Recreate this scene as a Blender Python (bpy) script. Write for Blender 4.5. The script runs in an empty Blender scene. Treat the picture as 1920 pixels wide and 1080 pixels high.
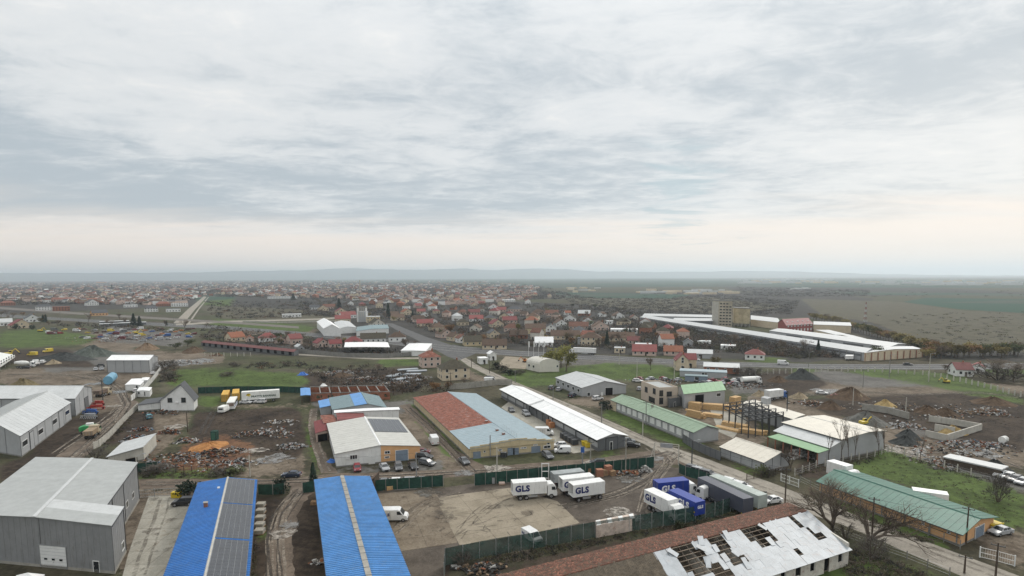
import bpy, math, random
import numpy as np
from mathutils import Vector, Matrix
random.seed(7); rng = np.random.default_rng(7)
scene = bpy.context.scene
COL = scene.collection

# ---------------------------------------------------------------- camera
CAM_H = 47.0; FPX = 1100.0; PITCH = math.radians(6.0); ROLL = math.radians(0.25); CY = 634.0
_F = Vector((0, math.cos(PITCH), -math.sin(PITCH))); _R0 = Vector((1, 0, 0)); _U0 = _R0.cross(_F)
_R = _R0*math.cos(ROLL) - _U0*math.sin(ROLL); _U = _R0*math.sin(ROLL) + _U0*math.cos(ROLL)
cam_data = bpy.data.cameras.new('camera'); cam = bpy.data.objects.new('camera', cam_data); COL.objects.link(cam)
cam_data.sensor_width = 36.0; cam_data.lens = 36.0*FPX/1920.0
cam_data.shift_y = (CY-540.0)/1920.0
cam_data.clip_start = 0.5; cam_data.clip_end = 60000
m = Matrix((( _R.x, _U.x, -_F.x, 0), (_R.y, _U.y, -_F.y, 0), (_R.z, _U.z, -_F.z, CAM_H), (0, 0, 0, 1)))
cam.matrix_world = m
scene.camera = cam
scene.render.resolution_x = 1024; scene.render.resolution_y = 576
scene.view_settings.view_transform = 'Standard'; scene.view_settings.look = 'None'
scene.view_settings.gamma = 1.0; scene.view_settings.use_curve_mapping = False
scene.view_settings.exposure = 0.40
scene.cycles.use_denoising = True
scene.cycles.max_bounces = 5; scene.cycles.volume_bounces = 2; scene.cycles.diffuse_bounces = 3
scene.cycles.transparent_max_bounces = 12

# ---------------------------------------------------------------- light: overcast sky and a veiled sun ahead to the right
SUN_EL = math.radians(38); SUN_AZ = math.radians(38)      # azimuth from +Y towards +X
world = bpy.data.worlds.new('World'); scene.world = world; world.use_nodes = True
wn = world.node_tree.nodes; wl = world.node_tree.links; wn.clear()
def wnode(t, **kw):
 n = wn.new(t)
 for k, v in kw.items(): setattr(n, k, v)
 return n
def wmath(op, a, b=None, c=None, clamp=False):
 n = wn.new('ShaderNodeMath'); n.operation = op; n.use_clamp = clamp
 for i, v in enumerate((a, b, c)):
  if v is None: continue
  if isinstance(v, (int, float)): n.inputs[i].default_value = v
  else: wl.new(v, n.inputs[i])
 return n.outputs[0]
def wmix(f, a, b):
 n = wn.new('ShaderNodeMix'); n.data_type = 'RGBA'
 for s, v in ((n.inputs[0], f), (n.inputs[6], a), (n.inputs[7], b)):
  if isinstance(v, (int, float)): s.default_value = v
  elif isinstance(v, tuple): s.default_value = (*v, 1)
  else: wl.new(v, s)
 return n.outputs[2]
def wrange(v, a, b, c=0.0, d=1.0):
 n = wn.new('ShaderNodeMapRange'); n.interpolation_type = 'SMOOTHSTEP'; wl.new(v, n.inputs[0])
 n.inputs[1].default_value = a; n.inputs[2].default_value = b; n.inputs[3].default_value = c; n.inputs[4].default_value = d
 return n.outputs[0]
def wnoise(vec, scale, detail, rough=.55, dist=0.0, off=(0, 0, 0), sc=(1, 1, 1), rot=0.0):
 mp = wn.new('ShaderNodeMapping'); wl.new(vec, mp.inputs[0]); mp.inputs[1].default_value = off
 mp.inputs[2].default_value = (0, 0, rot); mp.inputs[3].default_value = sc
 n = wn.new('ShaderNodeTexNoise'); wl.new(mp.outputs[0], n.inputs['Vector'])
 n.inputs['Scale'].default_value = scale; n.inputs['Detail'].default_value = detail
 n.inputs['Roughness'].default_value = rough; n.inputs['Distortion'].default_value = dist
 return n.outputs['Fac']
tc = wnode('ShaderNodeTexCoord'); sep = wnode('ShaderNodeSeparateXYZ'); wl.new(tc.outputs['Generated'], sep.inputs[0])
X, Y, Z = sep.outputs
zz = wmath('MAXIMUM', Z, 0.0)
den = wmath('ADD', zz, 0.07)
cmb = wnode('ShaderNodeCombineXYZ'); wl.new(wmath('DIVIDE', X, den), cmb.inputs[0]); wl.new(wmath('DIVIDE', Y, den), cmb.inputs[1])
PLN = cmb.outputs[0]
nbig = wnoise(PLN, 0.38, 4, .55, .4, off=(3.1, 1.7, 0), sc=(0.8, 1.0, 1), rot=.6)
nmid = wnoise(PLN, 1.3, 8, .66, .5, off=(7, 2, 0), sc=(0.8, 1.15, 1), rot=.6)
nfin = wnoise(PLN, 5.0, 7, .65, .6, off=(1, 9, 0), sc=(0.9, 1.1, 1), rot=-.35)
dens = wmath('ADD', wmath('ADD', wmath('MULTIPLY', nbig, .44), wmath('MULTIPLY', nmid, .36)), wmath('MULTIPLY', nfin, .20))
low = wmath('MULTIPLY', wrange(Z, .07, .10), wrange(Z, .30, .12))
leftw = wrange(X, .55, -.6, .25, 1.0)
dens2 = wmath('SUBTRACT', dens, wmath('MULTIPLY', wmath('MULTIPLY', low, leftw), .125))
t = wrange(dens2, .36, .51)
cloud = wmix(t, (.365, .412, .448), (.600, .615, .620))
hi = wrange(dens2, .50, .60)
cloud = wmix(wmath('MULTIPLY', hi, .7), cloud, (.74, .725, .70))
rgl = wmath('MULTIPLY', wrange(X, .2, .8), wrange(Z, .40, .08))
cloud = wmix(wmath('MULTIPLY', rgl, .35), cloud, (.80, .745, .675))
hstreak = wnoise(PLN, 0.55, 5, .6, .2, off=(2, 5, 0), sc=(.35, 1.4, 1), rot=.1)
hz = wmath('ADD', Z, wmath('MULTIPLY', wmath('SUBTRACT', hstreak, .5), .12))
horiz = wrange(hz, .118, .052)
cloud = wmix(wmath('MULTIPLY', horiz, .85), cloud, (.80, .695, .605))
dt = wnode('ShaderNodeVectorMath'); dt.operation = 'DISTANCE'; wl.new(tc.outputs['Generated'], dt.inputs[0]); dt.inputs[1].default_value = (.262, .941, .138)
thin = wmath('ADD', dt.outputs['Value'], wmath('MULTIPLY', wmath('SUBTRACT', nmid, .5), .45))
cloud = wmix(wrange(thin, .075, .0, 0, .55), cloud, (.33, .44, .48))
zen = wrange(Z, .25, .95, 1.0, 1.75)
mul = wnode('ShaderNodeVectorMath'); mul.operation = 'SCALE'; wl.new(cloud, mul.inputs[0]); wl.new(zen, mul.inputs['Scale'])
sky = wnode('ShaderNodeTexSky'); sky.sky_type = 'NISHITA'; sky.sun_disc = False
sky.sun_elevation = SUN_EL; sky.sun_rotation = SUN_AZ; sky.altitude = 100; sky.dust_density = 2.0
b1 = wnode('ShaderNodeBackground'); wl.new(sky.outputs[0], b1.inputs[0]); b1.inputs[1].default_value = 0.08
b2 = wnode('ShaderNodeBackground'); wl.new(mul.outputs[0], b2.inputs[0]); b2.inputs[1].default_value = 1.0
ms = wnode('ShaderNodeMixShader'); ms.inputs[0].default_value = .94
wl.new(b1.outputs[0], ms.inputs[1]); wl.new(b2.outputs[0], ms.inputs[2])
wo = wnode('ShaderNodeOutputWorld'); wl.new(ms.outputs[0], wo.inputs[0])
sd = bpy.data.lights.new('sun', 'SUN'); sd.energy = 1.3; sd.angle = math.radians(14); sd.color = (1.0, .95, .88)
sun = bpy.data.objects.new('sun', sd); COL.objects.link(sun)
sdir = Vector((math.sin(SUN_AZ)*math.cos(SUN_EL), math.cos(SUN_AZ)*math.cos(SUN_EL), math.sin(SUN_EL)))
sun.rotation_euler = (-sdir).to_track_quat('-Z', 'Y').to_euler(); sun.location = (0, 0, 120)

# ---------------------------------------------------------------- photo pixel <-> place
def ray(px, py):
 return _F + _R*((px-960)/FPX) - _U*((py-CY)/FPX)
def P(px, py, z=0.0):
 d = ray(px, py); s = (z-CAM_H)/d.z
 return Vector((d.x*s, d.y*s, z))
def proj(p):
 v = Vector(p) - Vector((0, 0, CAM_H)); dz = v.dot(_F)
 return (960+FPX*v.dot(_R)/dz, CY-FPX*v.dot(_U)/dz)
def zat(xy, py):
 """height of the point above the ground position xy that appears at picture row py"""
 lo, hi = -5.0, 80.0
 for _ in range(40):
  mid = (lo+hi)/2
  if proj((xy[0], xy[1], mid))[1] > py: lo = mid
  else: hi = mid
 return (lo+hi)/2
def ppm(px, py):                                    # pixels per metre at a ground point
 p = P(px, py); return FPX/((p-Vector((0, 0, CAM_H))).dot(_F))

# ---------------------------------------------------------------- materials
MATS = {}
def nt_helpers(nt):
 N = nt.nodes; L = nt.links
 def link(v, s):
  if isinstance(v, (int, float)): s.default_value = v
  elif isinstance(v, tuple): s.default_value = (*v, 1) if len(v) == 3 else v
  else: L.new(v, s)
 def noise(vec, scale, detail=4, rough=.6, dist=0.0, sc=None):
  if sc is not None:
   mp = N.new('ShaderNodeMapping'); L.new(vec, mp.inputs[0]); mp.inputs[3].default_value = sc; vec = mp.outputs[0]
  n = N.new('ShaderNodeTexNoise'); L.new(vec, n.inputs['Vector']); n.inputs['Scale'].default_value = scale
  n.inputs['Detail'].default_value = detail; n.inputs['Roughness'].default_value = rough; n.inputs['Distortion'].default_value = dist
  return n.outputs['Fac']
 def rng_(v, a, b, c=0.0, d=1.0, smooth=True):
  n = N.new('ShaderNodeMapRange'); n.interpolation_type = 'SMOOTHSTEP' if smooth else 'LINEAR'; link(v, n.inputs[0])
  for i, q in enumerate((a, b, c, d)): n.inputs[i+1].default_value = q
  return n.outputs[0]
 def mix(f, a, b, mode='MIX'):
  n = N.new('ShaderNodeMix'); n.data_type = 'RGBA'; n.blend_type = mode
  link(f, n.inputs[0]); link(a, n.inputs[6]); link(b, n.inputs[7]); return n.outputs[2]
 def mth(op, a, b=0.0):
  n = N.new('ShaderNodeMath'); n.operation = op; link(a, n.inputs[0]); link(b, n.inputs[1]); return n.outputs[0]
 return N, L, link, noise, rng_, mix, mth
def newmat(name):
 m = bpy.data.materials.new(name); m.use_nodes = True; nt = m.node_tree; nt.nodes.clear()
 out = nt.nodes.new('ShaderNodeOutputMaterial'); b = nt.nodes.new('ShaderNodeBsdfPrincipled'); nt.links.new(b.outputs[0], out.inputs[0])
 g = nt.nodes.new('ShaderNodeNewGeometry')
 MATS[name] = m
 return m, nt, b, g.outputs['Position']
def mul3(c, k): return tuple(min(1.0, x*k) for x in c)
def M(name, col, rough=.75, metal=0.0, var=.18, scale=.6, dirt=0.0, dirtcol=(.10, .085, .065), spec=.3, streak=False, bump=0.0, bscale=20, objvar=0.0):
 if name in MATS: return MATS[name]
 m, nt, b, pos = newmat(name)
 N, L, link, noise, rng_, mix, mth = nt_helpers(nt)
 n1 = noise(pos, scale, 5, .62)
 n2 = noise(pos, scale*9, 3, .6)
 f = rng_(mth('ADD', mth('MULTIPLY', n1, .65), mth('MULTIPLY', n2, .35)), .36, .64)
 c = mix(f, mul3(col, 1-var), mul3(col, 1+var))
 if objvar:
  oi = N.new('ShaderNodeObjectInfo')
  c = mix(oi.outputs['Random'], mix(1.0, c, tuple([1-objvar]*3), 'MULTIPLY'), mix(1.0, c, tuple([1+objvar]*3), 'MULTIPLY'))
 if dirt:
  d = noise(pos, .9, 6, .7, .4, sc=(2.2, 2.2, .35) if streak else None)
  c = mix(rng_(d, .52, .72, 0, dirt), c, dirtcol)
 link(c, b.inputs['Base Color']); b.inputs['Roughness'].default_value = rough; b.inputs['Metallic'].default_value = metal
 b.inputs['Specular IOR Level'].default_value = spec
 if bump:
  bp = N.new('ShaderNodeBump'); bp.inputs['Strength'].default_value = bump; bp.inputs['Distance'].default_value = .05
  link(noise(pos, bscale, 3), bp.inputs['Height']); link(bp.outputs[0], b.inputs['Normal'])
 return m

# ---------------------------------------------------------------- mesh builder
class MB:
 def __init__(s, fr=None): s.V = []; s.F = []; s.I = []; s.fr = fr
 def v(s, p):
  s.V.append(tuple(s.fr(p)) if s.fr else tuple(p)); return len(s.V)-1
 def poly(s, pts, m=0): s.F.append([s.v(p) for p in pts]); s.I.append(m); return s
 def box(s, x0, y0, z0, x1, y1, z1, m=0, top=True):
  i = len(s.V)
  for z in (z0, z1):
   for (x, y) in ((x0, y0), (x1, y0), (x1, y1), (x0, y1)): s.v((x, y, z))
  for f in ((0, 3, 2, 1), (4, 5, 6, 7), (0, 1, 5, 4), (1, 2, 6, 5), (2, 3, 7, 6), (3, 0, 4, 7)):
   s.F.append([i+k for k in f]); s.I.append(m)
  return s
 def hexa(s, b4, t4, m=0):
  i = len(s.V)
  for p in list(b4)+list(t4): s.v(p)
  for f in ((0, 3, 2, 1), (4, 5, 6, 7), (0, 1, 5, 4), (1, 2, 6, 5), (2, 3, 7, 6), (3, 0, 4, 7)):
   s.F.append([i+k for k in f]); s.I.append(m)
  return s
 def tube(s, p, q, r, n=6, m=0, r2=None):
  p = Vector(p); q = Vector(q); r2 = r if r2 is None else r2
  d = (q-p); 
  if d.length < 1e-6: return s
  d.normalize(); a = d.orthogonal().normalized(); b = d.cross(a)
  i = len(s.V)
  for c, rr in ((p, r), (q, r2)):
   for k in range(n):
    t = 2*math.pi*k/n; s.v(c+a*(rr*math.cos(t))+b*(rr*math.sin(t)))
  for k in range(n):
   k2 = (k+1) % n; s.F.append([i+k, i+k2, i+n+k2, i+n+k]); s.I.append(m)
  s.F.append([i+k for k in range(n)][::-1]); s.I.append(m); s.F.append([i+n+k for k in range(n)]); s.I.append(m)
  return s
 def prism(s, prof, y0, y1, m=0):             # prof: list of (x, z), extruded along y
  n = len(prof); i = len(s.V)
  for y in (y0, y1):
   for (x, z) in prof: s.v((x, y, z))
  for k in range(n):
   k2 = (k+1) % n; s.F.append([i+k, i+k2, i+n+k2, i+n+k]); s.I.append(m)
  s.F.append([i+k for k in range(n)][::-1]); s.I.append(m); s.F.append([i+n+k for k in range(n)]); s.I.append(m)
  return s
 def mesh(s, name, mats):
  me = bpy.data.meshes.new(name); me.from_pydata(s.V, [], s.F)
  for mt in (mats if isinstance(mats, (list, tuple)) else [mats]): me.materials.append(mt)
  me.polygons.foreach_set('material_index', s.I); me.update(); return me
 def build(s, name, mats, parent=None, kind=None):
  o = bpy.data.objects.new(name, s.mesh(name, mats)); COL.objects.link(o)
  if parent: o.parent = parent
  if kind: o['kind'] = kind
  return o
def tag(o, label, cat, group=None, kind=None):
 if label: o['label'] = label
 if cat: o['category'] = cat
 if group: o['group'] = group
 if kind: o['kind'] = kind
 return o
def thing(name, label, cat, loc=(0, 0, 0), rz=0.0, group=None):
 o = bpy.data.objects.new(name, None); COL.objects.link(o); o.location = loc; o.rotation_euler = (0, 0, rz)
 o.empty_display_size = .5
 return tag(o, label, cat, group)
def dup(root, loc, rz, label=None, group=None, scale=None):
 r = root.copy(); COL.objects.link(r); r.location = loc; r.rotation_euler = (0, 0, rz)
 if scale: r.scale = (scale, scale, scale) if isinstance(scale, (int, float)) else scale
 if label: r['label'] = label
 if group: r['group'] = group
 for ch in list(root.children):
  c = ch.copy(); COL.objects.link(c); c.parent = r
  for g in list(ch.children):
   d = g.copy(); COL.objects.link(d); d.parent = c
 return r
ORD = ['first', 'second', 'third', 'fourth', 'fifth', 'sixth', 'seventh', 'eighth', 'ninth', 'tenth', 'eleventh', 'twelfth', 'thirteenth',
       'fourteenth', 'fifteenth', 'sixteenth', 'seventeenth', 'eighteenth', 'nineteenth', 'twentieth']
def ordn(i):
 if i < 20: return ORD[i]
 return f'{i+1}' + ('th' if (i+1) % 100 in (11, 12, 13) else {1: 'st', 2: 'nd', 3: 'rd'}.get((i+1) % 10, 'th'))

W_WHITE = M('white_sheet', (.70, .70, .68), .55, var=.06, dirt=.25, streak=True)
W_GREY = M('grey_wall_panel', (.225, .228, .23), .6, var=.08, dirt=.35, streak=True)
W_LGREY = M('light_grey_wall_panel', (.36, .367, .37), .6, var=.05, dirt=.15, streak=True)
W_CREAM = M('cream_render', (.56, .47, .34), .85, var=.08, dirt=.35, streak=True)
W_YEL = M('yellow_render', (.52, .43, .27), .85, var=.1, dirt=.5, dirtcol=(.3, .26, .2), streak=True)
W_ORANGE = M('orange_render', (.62, .36, .18), .85, var=.07, dirt=.2, dirtcol=(.35, .25, .17), streak=True)
W_PINK = M('pale_pink_render', (.52, .40, .34), .85, var=.1, dirt=.3, streak=True)
W_OLD = M('flaking_white_wall', (.55, .52, .46), .9, var=.12, dirt=.8, dirtcol=(.26, .16, .12), scale=2)
W_BRICK = M('raw_brick_wall', (.27, .115, .07), .9, var=.25, scale=1.5, dirt=.5, dirtcol=(.25, .2, .17))
W_DGREY = M('dark_grey_cladding', (.12, .125, .13), .6, var=.08)
R_GREY = M('pale_grey_roof_sheet', (.34, .35, .34), .5, var=.08, dirt=.3, dirtcol=(.24, .235, .22), objvar=.03)
R_WHITE = M('white_roof_sheet', (.76, .76, .75), .5, var=.06, dirt=.3, dirtcol=(.48, .46, .43), objvar=.03)
R_LIGHT = M('light_grey_roof_sheet', (.47, .48, .475), .5, var=.07, dirt=.3, dirtcol=(.3, .29, .27), objvar=.04)
R_CREAM = M('cream_roof_sheet', (.60, .56, .48), .55, var=.06, dirt=.2)
R_OFFW = M('offwhite_roof_sheet', (.48, .475, .44), .6, var=.07, dirt=.35, dirtcol=(.28, .26, .22))
R_GREEN = M('pale_green_roof_sheet', (.20, .34, .19), .6, var=.07, dirt=.2)
R_PGREEN = M('weathered_green_roof_sheet', (.225, .30, .215), .65, var=.09, dirt=.4, dirtcol=(.2, .2, .14))
R_TEAL = M('teal_green_roof_sheet', (.040, .128, .094), .5, var=.14, dirt=.4, objvar=.05, dirtcol=(.08, .14, .1))
R_BLUE = M('blue_tile_sheet', (.070, .240, .53), .42, var=.14, dirt=.45, dirtcol=(.16, .27, .42), spec=.5)
R_BLUE2 = M('vivid_blue_tile_sheet', (.020, .155, .46), .42, var=.14, dirt=.35, dirtcol=(.1, .2, .4), spec=.5)
R_PBLUE = M('pale_blue_roof_sheet', (.275, .345, .375), .5, var=.08, dirt=.4, dirtcol=(.36, .35, .33))
R_SLATE = M('dull_bluegrey_roof_sheet', (.17, .235, .25), .6, var=.08, dirt=.2)
R_RUST = M('rusted_red_roof', (.205, .075, .050), .8, var=.4, scale=1.0, dirt=.85, dirtcol=(.31, .25, .22))
R_TILE = M('terracotta_tile', (.135, .062, .042), .85, var=.5, scale=1.3, dirt=.8, dirtcol=(.075, .06, .045), objvar=.15)
R_OLDTILE = M('brown_weathered_tile', (.100, .066, .047), .9, var=.35, scale=1.2, dirt=.6, dirtcol=(.06, .06, .04), objvar=.25)
R_MOSS = M('mossy_dark_tile', (.06, .052, .036), .9, var=.35, scale=1.2, dirt=.5, dirtcol=(.05, .06, .025))
R_RED = M('bright_red_roof', (.175, .045, .040), .6, var=.15, dirt=.3, objvar=.3)
R_DRED = M('dark_red_roof', (.165, .035, .035), .65, var=.12, dirt=.2)
R_ORANGE = M('orange_tile_roof', (.24, .095, .055), .8, var=.2, scale=2, dirt=.4, dirtcol=(.12, .07, .05))
R_DARK = M('anthracite_roof', (.06, .063, .068), .6, var=.12)
TRIM_D = M('dark_trim', (.04, .042, .045), .5)
TRIM_W = M('white_trim', (.68, .68, .66), .6, var=.05)
CONC = M('concrete', (.30, .285, .25), .9, var=.15, dirt=.3, bump=.3)
CONC_L = M('pale_concrete_panel', (.44, .42, .37), .9, var=.12, dirt=.35, streak=True)
CONC_D = M('grey_concrete', (.20, .195, .18), .9, var=.15, dirt=.3)
STEEL = M('galvanised_steel', (.40, .41, .42), .4, metal=.6, var=.1)
DSTEEL = M('dark_painted_steel', (.045, .047, .05), .5, var=.1)
WOOD_D = M('dark_timber', (.07, .052, .038), .9, var=.3, scale=2)
WOOD_L = M('fresh_sawn_timber', (.50, .33, .16), .8, var=.15, scale=2)
GLASS_D = M('dark_window_glass', (.02, .024, .028), .15, var=.1, spec=.6)
BLUEGREY = M('bluegrey_door_paint', (.19, .235, .29), .6, var=.1, dirt=.2)
RUBBER = M('black_rubber', (.02, .02, .02), .8)
RIM = M('wheel_rim', (.35, .35, .36), .35, metal=.7)
NETG = M('dark_green_netting', (.018, .055, .042), .9, var=.3, scale=1.0, dirt=.3, dirtcol=(.03, .07, .06))
YEL = M('yellow_plastic', (.60, .44, .03), .5, var=.1)
REDP = M('red_paint', (.35, .03, .025), .5, var=.15)
BLUEP = M('blue_paint', (.03, .10, .32), .4, var=.1)
GREENP = M('green_paint', (.04, .30, .10), .5, var=.12)
SOLAR = M('solar_cell', (.040, .043, .050), .25, var=.12, spec=.6)
TXT_B = M('navy_lettering', (.01, .018, .11), .6, var=.02)
TXT_W = M('white_lettering', (.75, .75, .75), .6, var=.02)
HEADL = M('headlight_glass', (.55, .56, .58), .15, spec=.8)
TAILL = M('tail_light_red', (.35, .01, .01), .3)
# ---------------------------------------------------------------- ground: one sheet, polar grid about the view point, colour classes as soft masks
def inpoly(px, py, poly):
 ins = np.zeros(px.shape, bool); n = len(poly)
 for i in range(n):
  x1, y1 = poly[i]; x2, y2 = poly[(i+1) % n]
  if y1 == y2: continue
  c = ((y1 > py) != (y2 > py)) & (px < (x2-x1)*(py-y1)/(y2-y1)+x1)
  ins ^= c
 return ins
NA, NR = 620, 560
az = np.radians(np.linspace(-52, 52, NA)); azo = np.radians(np.arange(56, 306, 6.0))
AZ = np.concatenate([az, azo]); RR = 40*np.exp(np.linspace(0, math.log(36000/40), NR))
gx = np.sin(AZ)[None, :]*RR[:, None]; gy = np.cos(AZ)[None, :]*RR[:, None]
dx, dy, dz = gx, gy, np.full_like(gx, -CAM_H)
dep = dx*_F.x+dy*_F.y+dz*_F.z; dep = np.where(dep < 1, 1, dep)
qx = 960+FPX*(dx*_R.x+dy*_R.y+dz*_R.z)/dep; qy = CY-FPX*(dx*_U.x+dy*_U.y+dz*_U.z)/dep
valid = (np.arange(len(AZ)) < NA)[None, :] & (dep > 1)
CLS = {
 'green': [
  [(0, 622), (80, 618), (190, 630), (165, 645), (60, 652), (0, 652)], [(325, 694), (430, 692), (560, 700), (585, 722), (480, 728), (310, 724)],
  [(372, 743), (412, 743), (414, 762), (374, 763)], [(757, 762), (772, 756), (853, 836), (885, 864), (912, 860), (905, 873), (874, 874), (822, 840), (792, 802)],
  [(1108, 772), (1150, 770), (1285, 822), (1338, 840), (1300, 845), (1200, 812)], [(1352, 864), (1432, 889), (1410, 898)],
  [(1575, 872), (1672, 848), (1790, 885), (1925, 925), (1925, 1000), (1870, 978), (1740, 925)], [(1540, 918), (1640, 950), (1805, 1030), (1780, 1040), (1600, 975)],
  [(935, 702), (985, 690), (1000, 700), (1060, 690), (1130, 682), (1250, 684), (1300, 712), (1200, 713), (1050, 707), (1040, 722), (975, 726)],
  [(710, 671), (785, 673), (785, 686), (712, 686)], [(400, 598), (470, 600), (590, 612), (580, 624), (390, 616)], [(1800, 690), (1925, 682), (1925, 704), (1830, 700)],
  [(572, 790), (592, 790), (600, 880), (588, 890)], [(0, 905), (22, 905), (30, 940), (0, 945)], [(1640, 838), (1700, 850), (1660, 860)],
  [(1120, 850), (1165, 846), (1170, 858), (1130, 862)], [(620, 800), (635, 800), (640, 850), (622, 850)], [(1480, 690), (1530, 690), (1530, 700), (1480, 700)],
  [(240, 885), (400, 880), (420, 897), (240, 899)], [(370, 555), (440, 560), (430, 575), (375, 572)], [(1400, 668), (1480, 672), (1480, 682), (1400, 680)],
  [(480, 985), (500, 985), (505, 1010), (485, 1015)], [(1500, 1040), (1640, 1050), (1800, 1090), (1480, 1090)], [(1640, 690), (1790, 700), (1920, 745), (1925, 760), (1700, 715), (1560, 695)]],
 'mud': [
  [(95, 790), (175, 780), (250, 755), (240, 780), (200, 815), (150, 850), (60, 905), (0, 915), (0, 870), (60, 850)], [(370, 770), (560, 765), (575, 830), (560, 860), (400, 850), (350, 810)],
  [(640, 1050), (560, 930), (600, 925), (620, 1085), (780, 1085)], [(480, 930), (590, 925), (615, 1085), (470, 1085)], [(756, 1036), (860, 1020), (870, 1050), (835, 1085), (775, 1085)],
  [(960, 940), (1070, 930), (1220, 930), (1300, 960), (1290, 985), (1095, 990), (1045, 940)], [(1480, 750), (1700, 740), (1920, 760), (1925, 850), (1700, 800), (1560, 780)],
  [(1500, 870), (1570, 860), (1610, 870), (1540, 900), (1490, 890)], [(1650, 875), (1720, 890), (1790, 930), (1740, 925), (1660, 890)], [(240, 770), (290, 775), (290, 820), (190, 840), (210, 800)],
  [(560, 700), (720, 690), (790, 700), (790, 735), (640, 745), (570, 725)], [(1420, 700), (1500, 690), (1560, 720), (1480, 745), (1400, 720)], [(1640, 965), (1760, 1005), (1800, 1040), (1600, 985)],
  [(0, 655), (130, 655), (190, 690), (60, 688), (0, 672)], [(1700, 740), (1925, 735), (1925, 800), (1760, 800)], [(980, 1050), (1500, 950), (1500, 1000), (900, 1085), (860, 1060)]],
 'dirt': [
  [(0, 692), (90, 690), (180, 685), (290, 675), (310, 700), (240, 728), (255, 760), (190, 790), (175, 760), (160, 722), (0, 724)],
  [(285, 772), (360, 772), (350, 800), (290, 860), (215, 860), (240, 800)], [(470, 835), (560, 838), (575, 870), (570, 893), (420, 893), (460, 860)],
  [(740, 770), (780, 765), (875, 855), (880, 880), (840, 884), (770, 830)], [(938, 762), (965, 745), (1075, 810), (1115, 850), (1050, 850), (1010, 805)],
  [(490, 965), (560, 912), (600, 912), (560, 980), (560, 1085), (490, 1085)], [(1265, 770), (1390, 750), (1440, 830), (1360, 840), (1290, 800)],
  [(945, 668), (1000, 680), (990, 692), (935, 688)], [(1520, 705), (1920, 720), (1925, 745), (1640, 748), (1480, 735)], [(1740, 800), (1925, 830), (1925, 880), (1700, 860), (1640, 820)],
  [(200, 655), (420, 665), (420, 680), (300, 690), (200, 690)], [(1400, 740), (1560, 755), (1600, 800), (1500, 790), (1400, 765)], [(1810, 985), (1925, 1000), (1925, 1070), (1850, 1050)],
  [(60, 640), (200, 620), (330, 640), (230, 655)], [(1035, 745), (1175, 742), (1200, 770), (1110, 765)], [(860, 690), (930, 712), (960, 722), (930, 722), (870, 712)],
  [(1660, 780), (1740, 790), (1700, 820), (1640, 800)], [(930, 1000), (1080, 990), (1000, 1030), (880, 1050)], [(350, 760), (590, 757), (590, 765), (350, 768)],
  [(230, 918), (370, 918), (320, 1085), (220, 1085)], [(420, 620), (600, 615), (590, 626), (430, 630)]],
 'gravel': [
  [(1500, 692), (1790, 712), (1800, 722), (1640, 728), (1500, 712)], [(50, 655), (250, 660), (230, 690), (90, 700)], [(700, 920), (820, 915), (860, 1010), (750, 1035)],
  [(890, 895), (1225, 868), (1310, 940), (1220, 940), (960, 935)], [(1380, 700), (1500, 715), (1500, 745), (1370, 740)], [(1690, 790), (1925, 800), (1925, 840), (1700, 815)],
  [(200, 610), (370, 625), (340, 650), (180, 640)], [(1000, 670), (1400, 685), (1480, 690), (1300, 694), (1000, 680)], [(1620, 850), (1925, 890), (1925, 930), (1780, 895)],
  [(580, 752), (780, 752), (770, 775), (590, 770)], [(620, 880), (830, 865), (835, 885), (620, 895)]],
 'rust': [[(330, 840), (420, 815), (480, 838), (450, 870), (400, 885), (330, 885)], [(355, 835), (420, 828), (430, 842), (360, 848)]],
 'scrub': [
  [(0, 545), (330, 545), (480, 555), (620, 545), (860, 560), (1180, 575), (1350, 610), (1560, 650), (1700, 665), (1500, 680), (1250, 668), (1000, 660), (830, 640), (600, 590), (330, 575), (0, 590)],
  [(0, 522), (900, 530), (1000, 545), (1100, 560), (860, 562), (0, 548)], [(1040, 548), (1500, 548), (1640, 560), (1600, 590), (1400, 600), (1150, 590)],
  [(1340, 535), (1750, 540), (1920, 548), (1925, 552), (1560, 556), (1380, 545)], [(1500, 590), (1620, 600), (1760, 650), (1925, 660), (1925, 680), (1740, 672), (1600, 625)], [(640, 590), (720, 600), (830, 650), (700, 660), (560, 650)],
  [(380, 640), (700, 650), (790, 665), (710, 670), (560, 668), (380, 660)], [(1300, 685), (1420, 690), (1420, 710), (1300, 705)]],
 'field': [
  [(-50, 514), (1000, 520), (1970, 527), (1970, 540), (1300, 538), (1000, 540), (860, 532), (300, 526), (-50, 522)], [(1740, 558), (1970, 562), (1970, 590), (1800, 580), (1690, 566)],
  [(330, 550), (450, 548), (440, 560), (380, 565)], [(1040, 548), (1300, 552), (1260, 560), (1050, 558)], [(1530, 545), (1970, 552), (1970, 556), (1600, 552)]],
 'straw': [
  [(1020, 552), (1340, 558), (1480, 575), (1360, 590), (1120, 575)], [(1500, 560), (1690, 566), (1800, 582), (1970, 592), (1970, 660), (1760, 655), (1640, 605), (1540, 590)],
  [(230, 640), (300, 690), (200, 700)], [(300, 700), (600, 690), (600, 730), (300, 735)], [(430, 612), (560, 614), (600, 626), (420, 628)], [(360, 572), (560, 580), (640, 600), (420, 598)],
  [(1080, 715), (1250, 690), (1290, 712), (1210, 716)]]}
masks = {}
def blur(a, k):
 for ax in (0, 1):
  for _ in range(2):
   b = a.copy()
   for s in range(1, k+1): b += np.roll(a, s, ax)+np.roll(a, -s, ax)
   a = b/(2*k+1)
 return a
for c, polys in CLS.items():
 mk = np.zeros_like(gx)
 for pl in polys: mk[inpoly(qx, qy, pl) & valid] = 1.0
 k = 1 if c in ('field', 'straw', 'scrub') else 2
 masks[c] = blur(mk, k)
NC = len(AZ)
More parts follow.
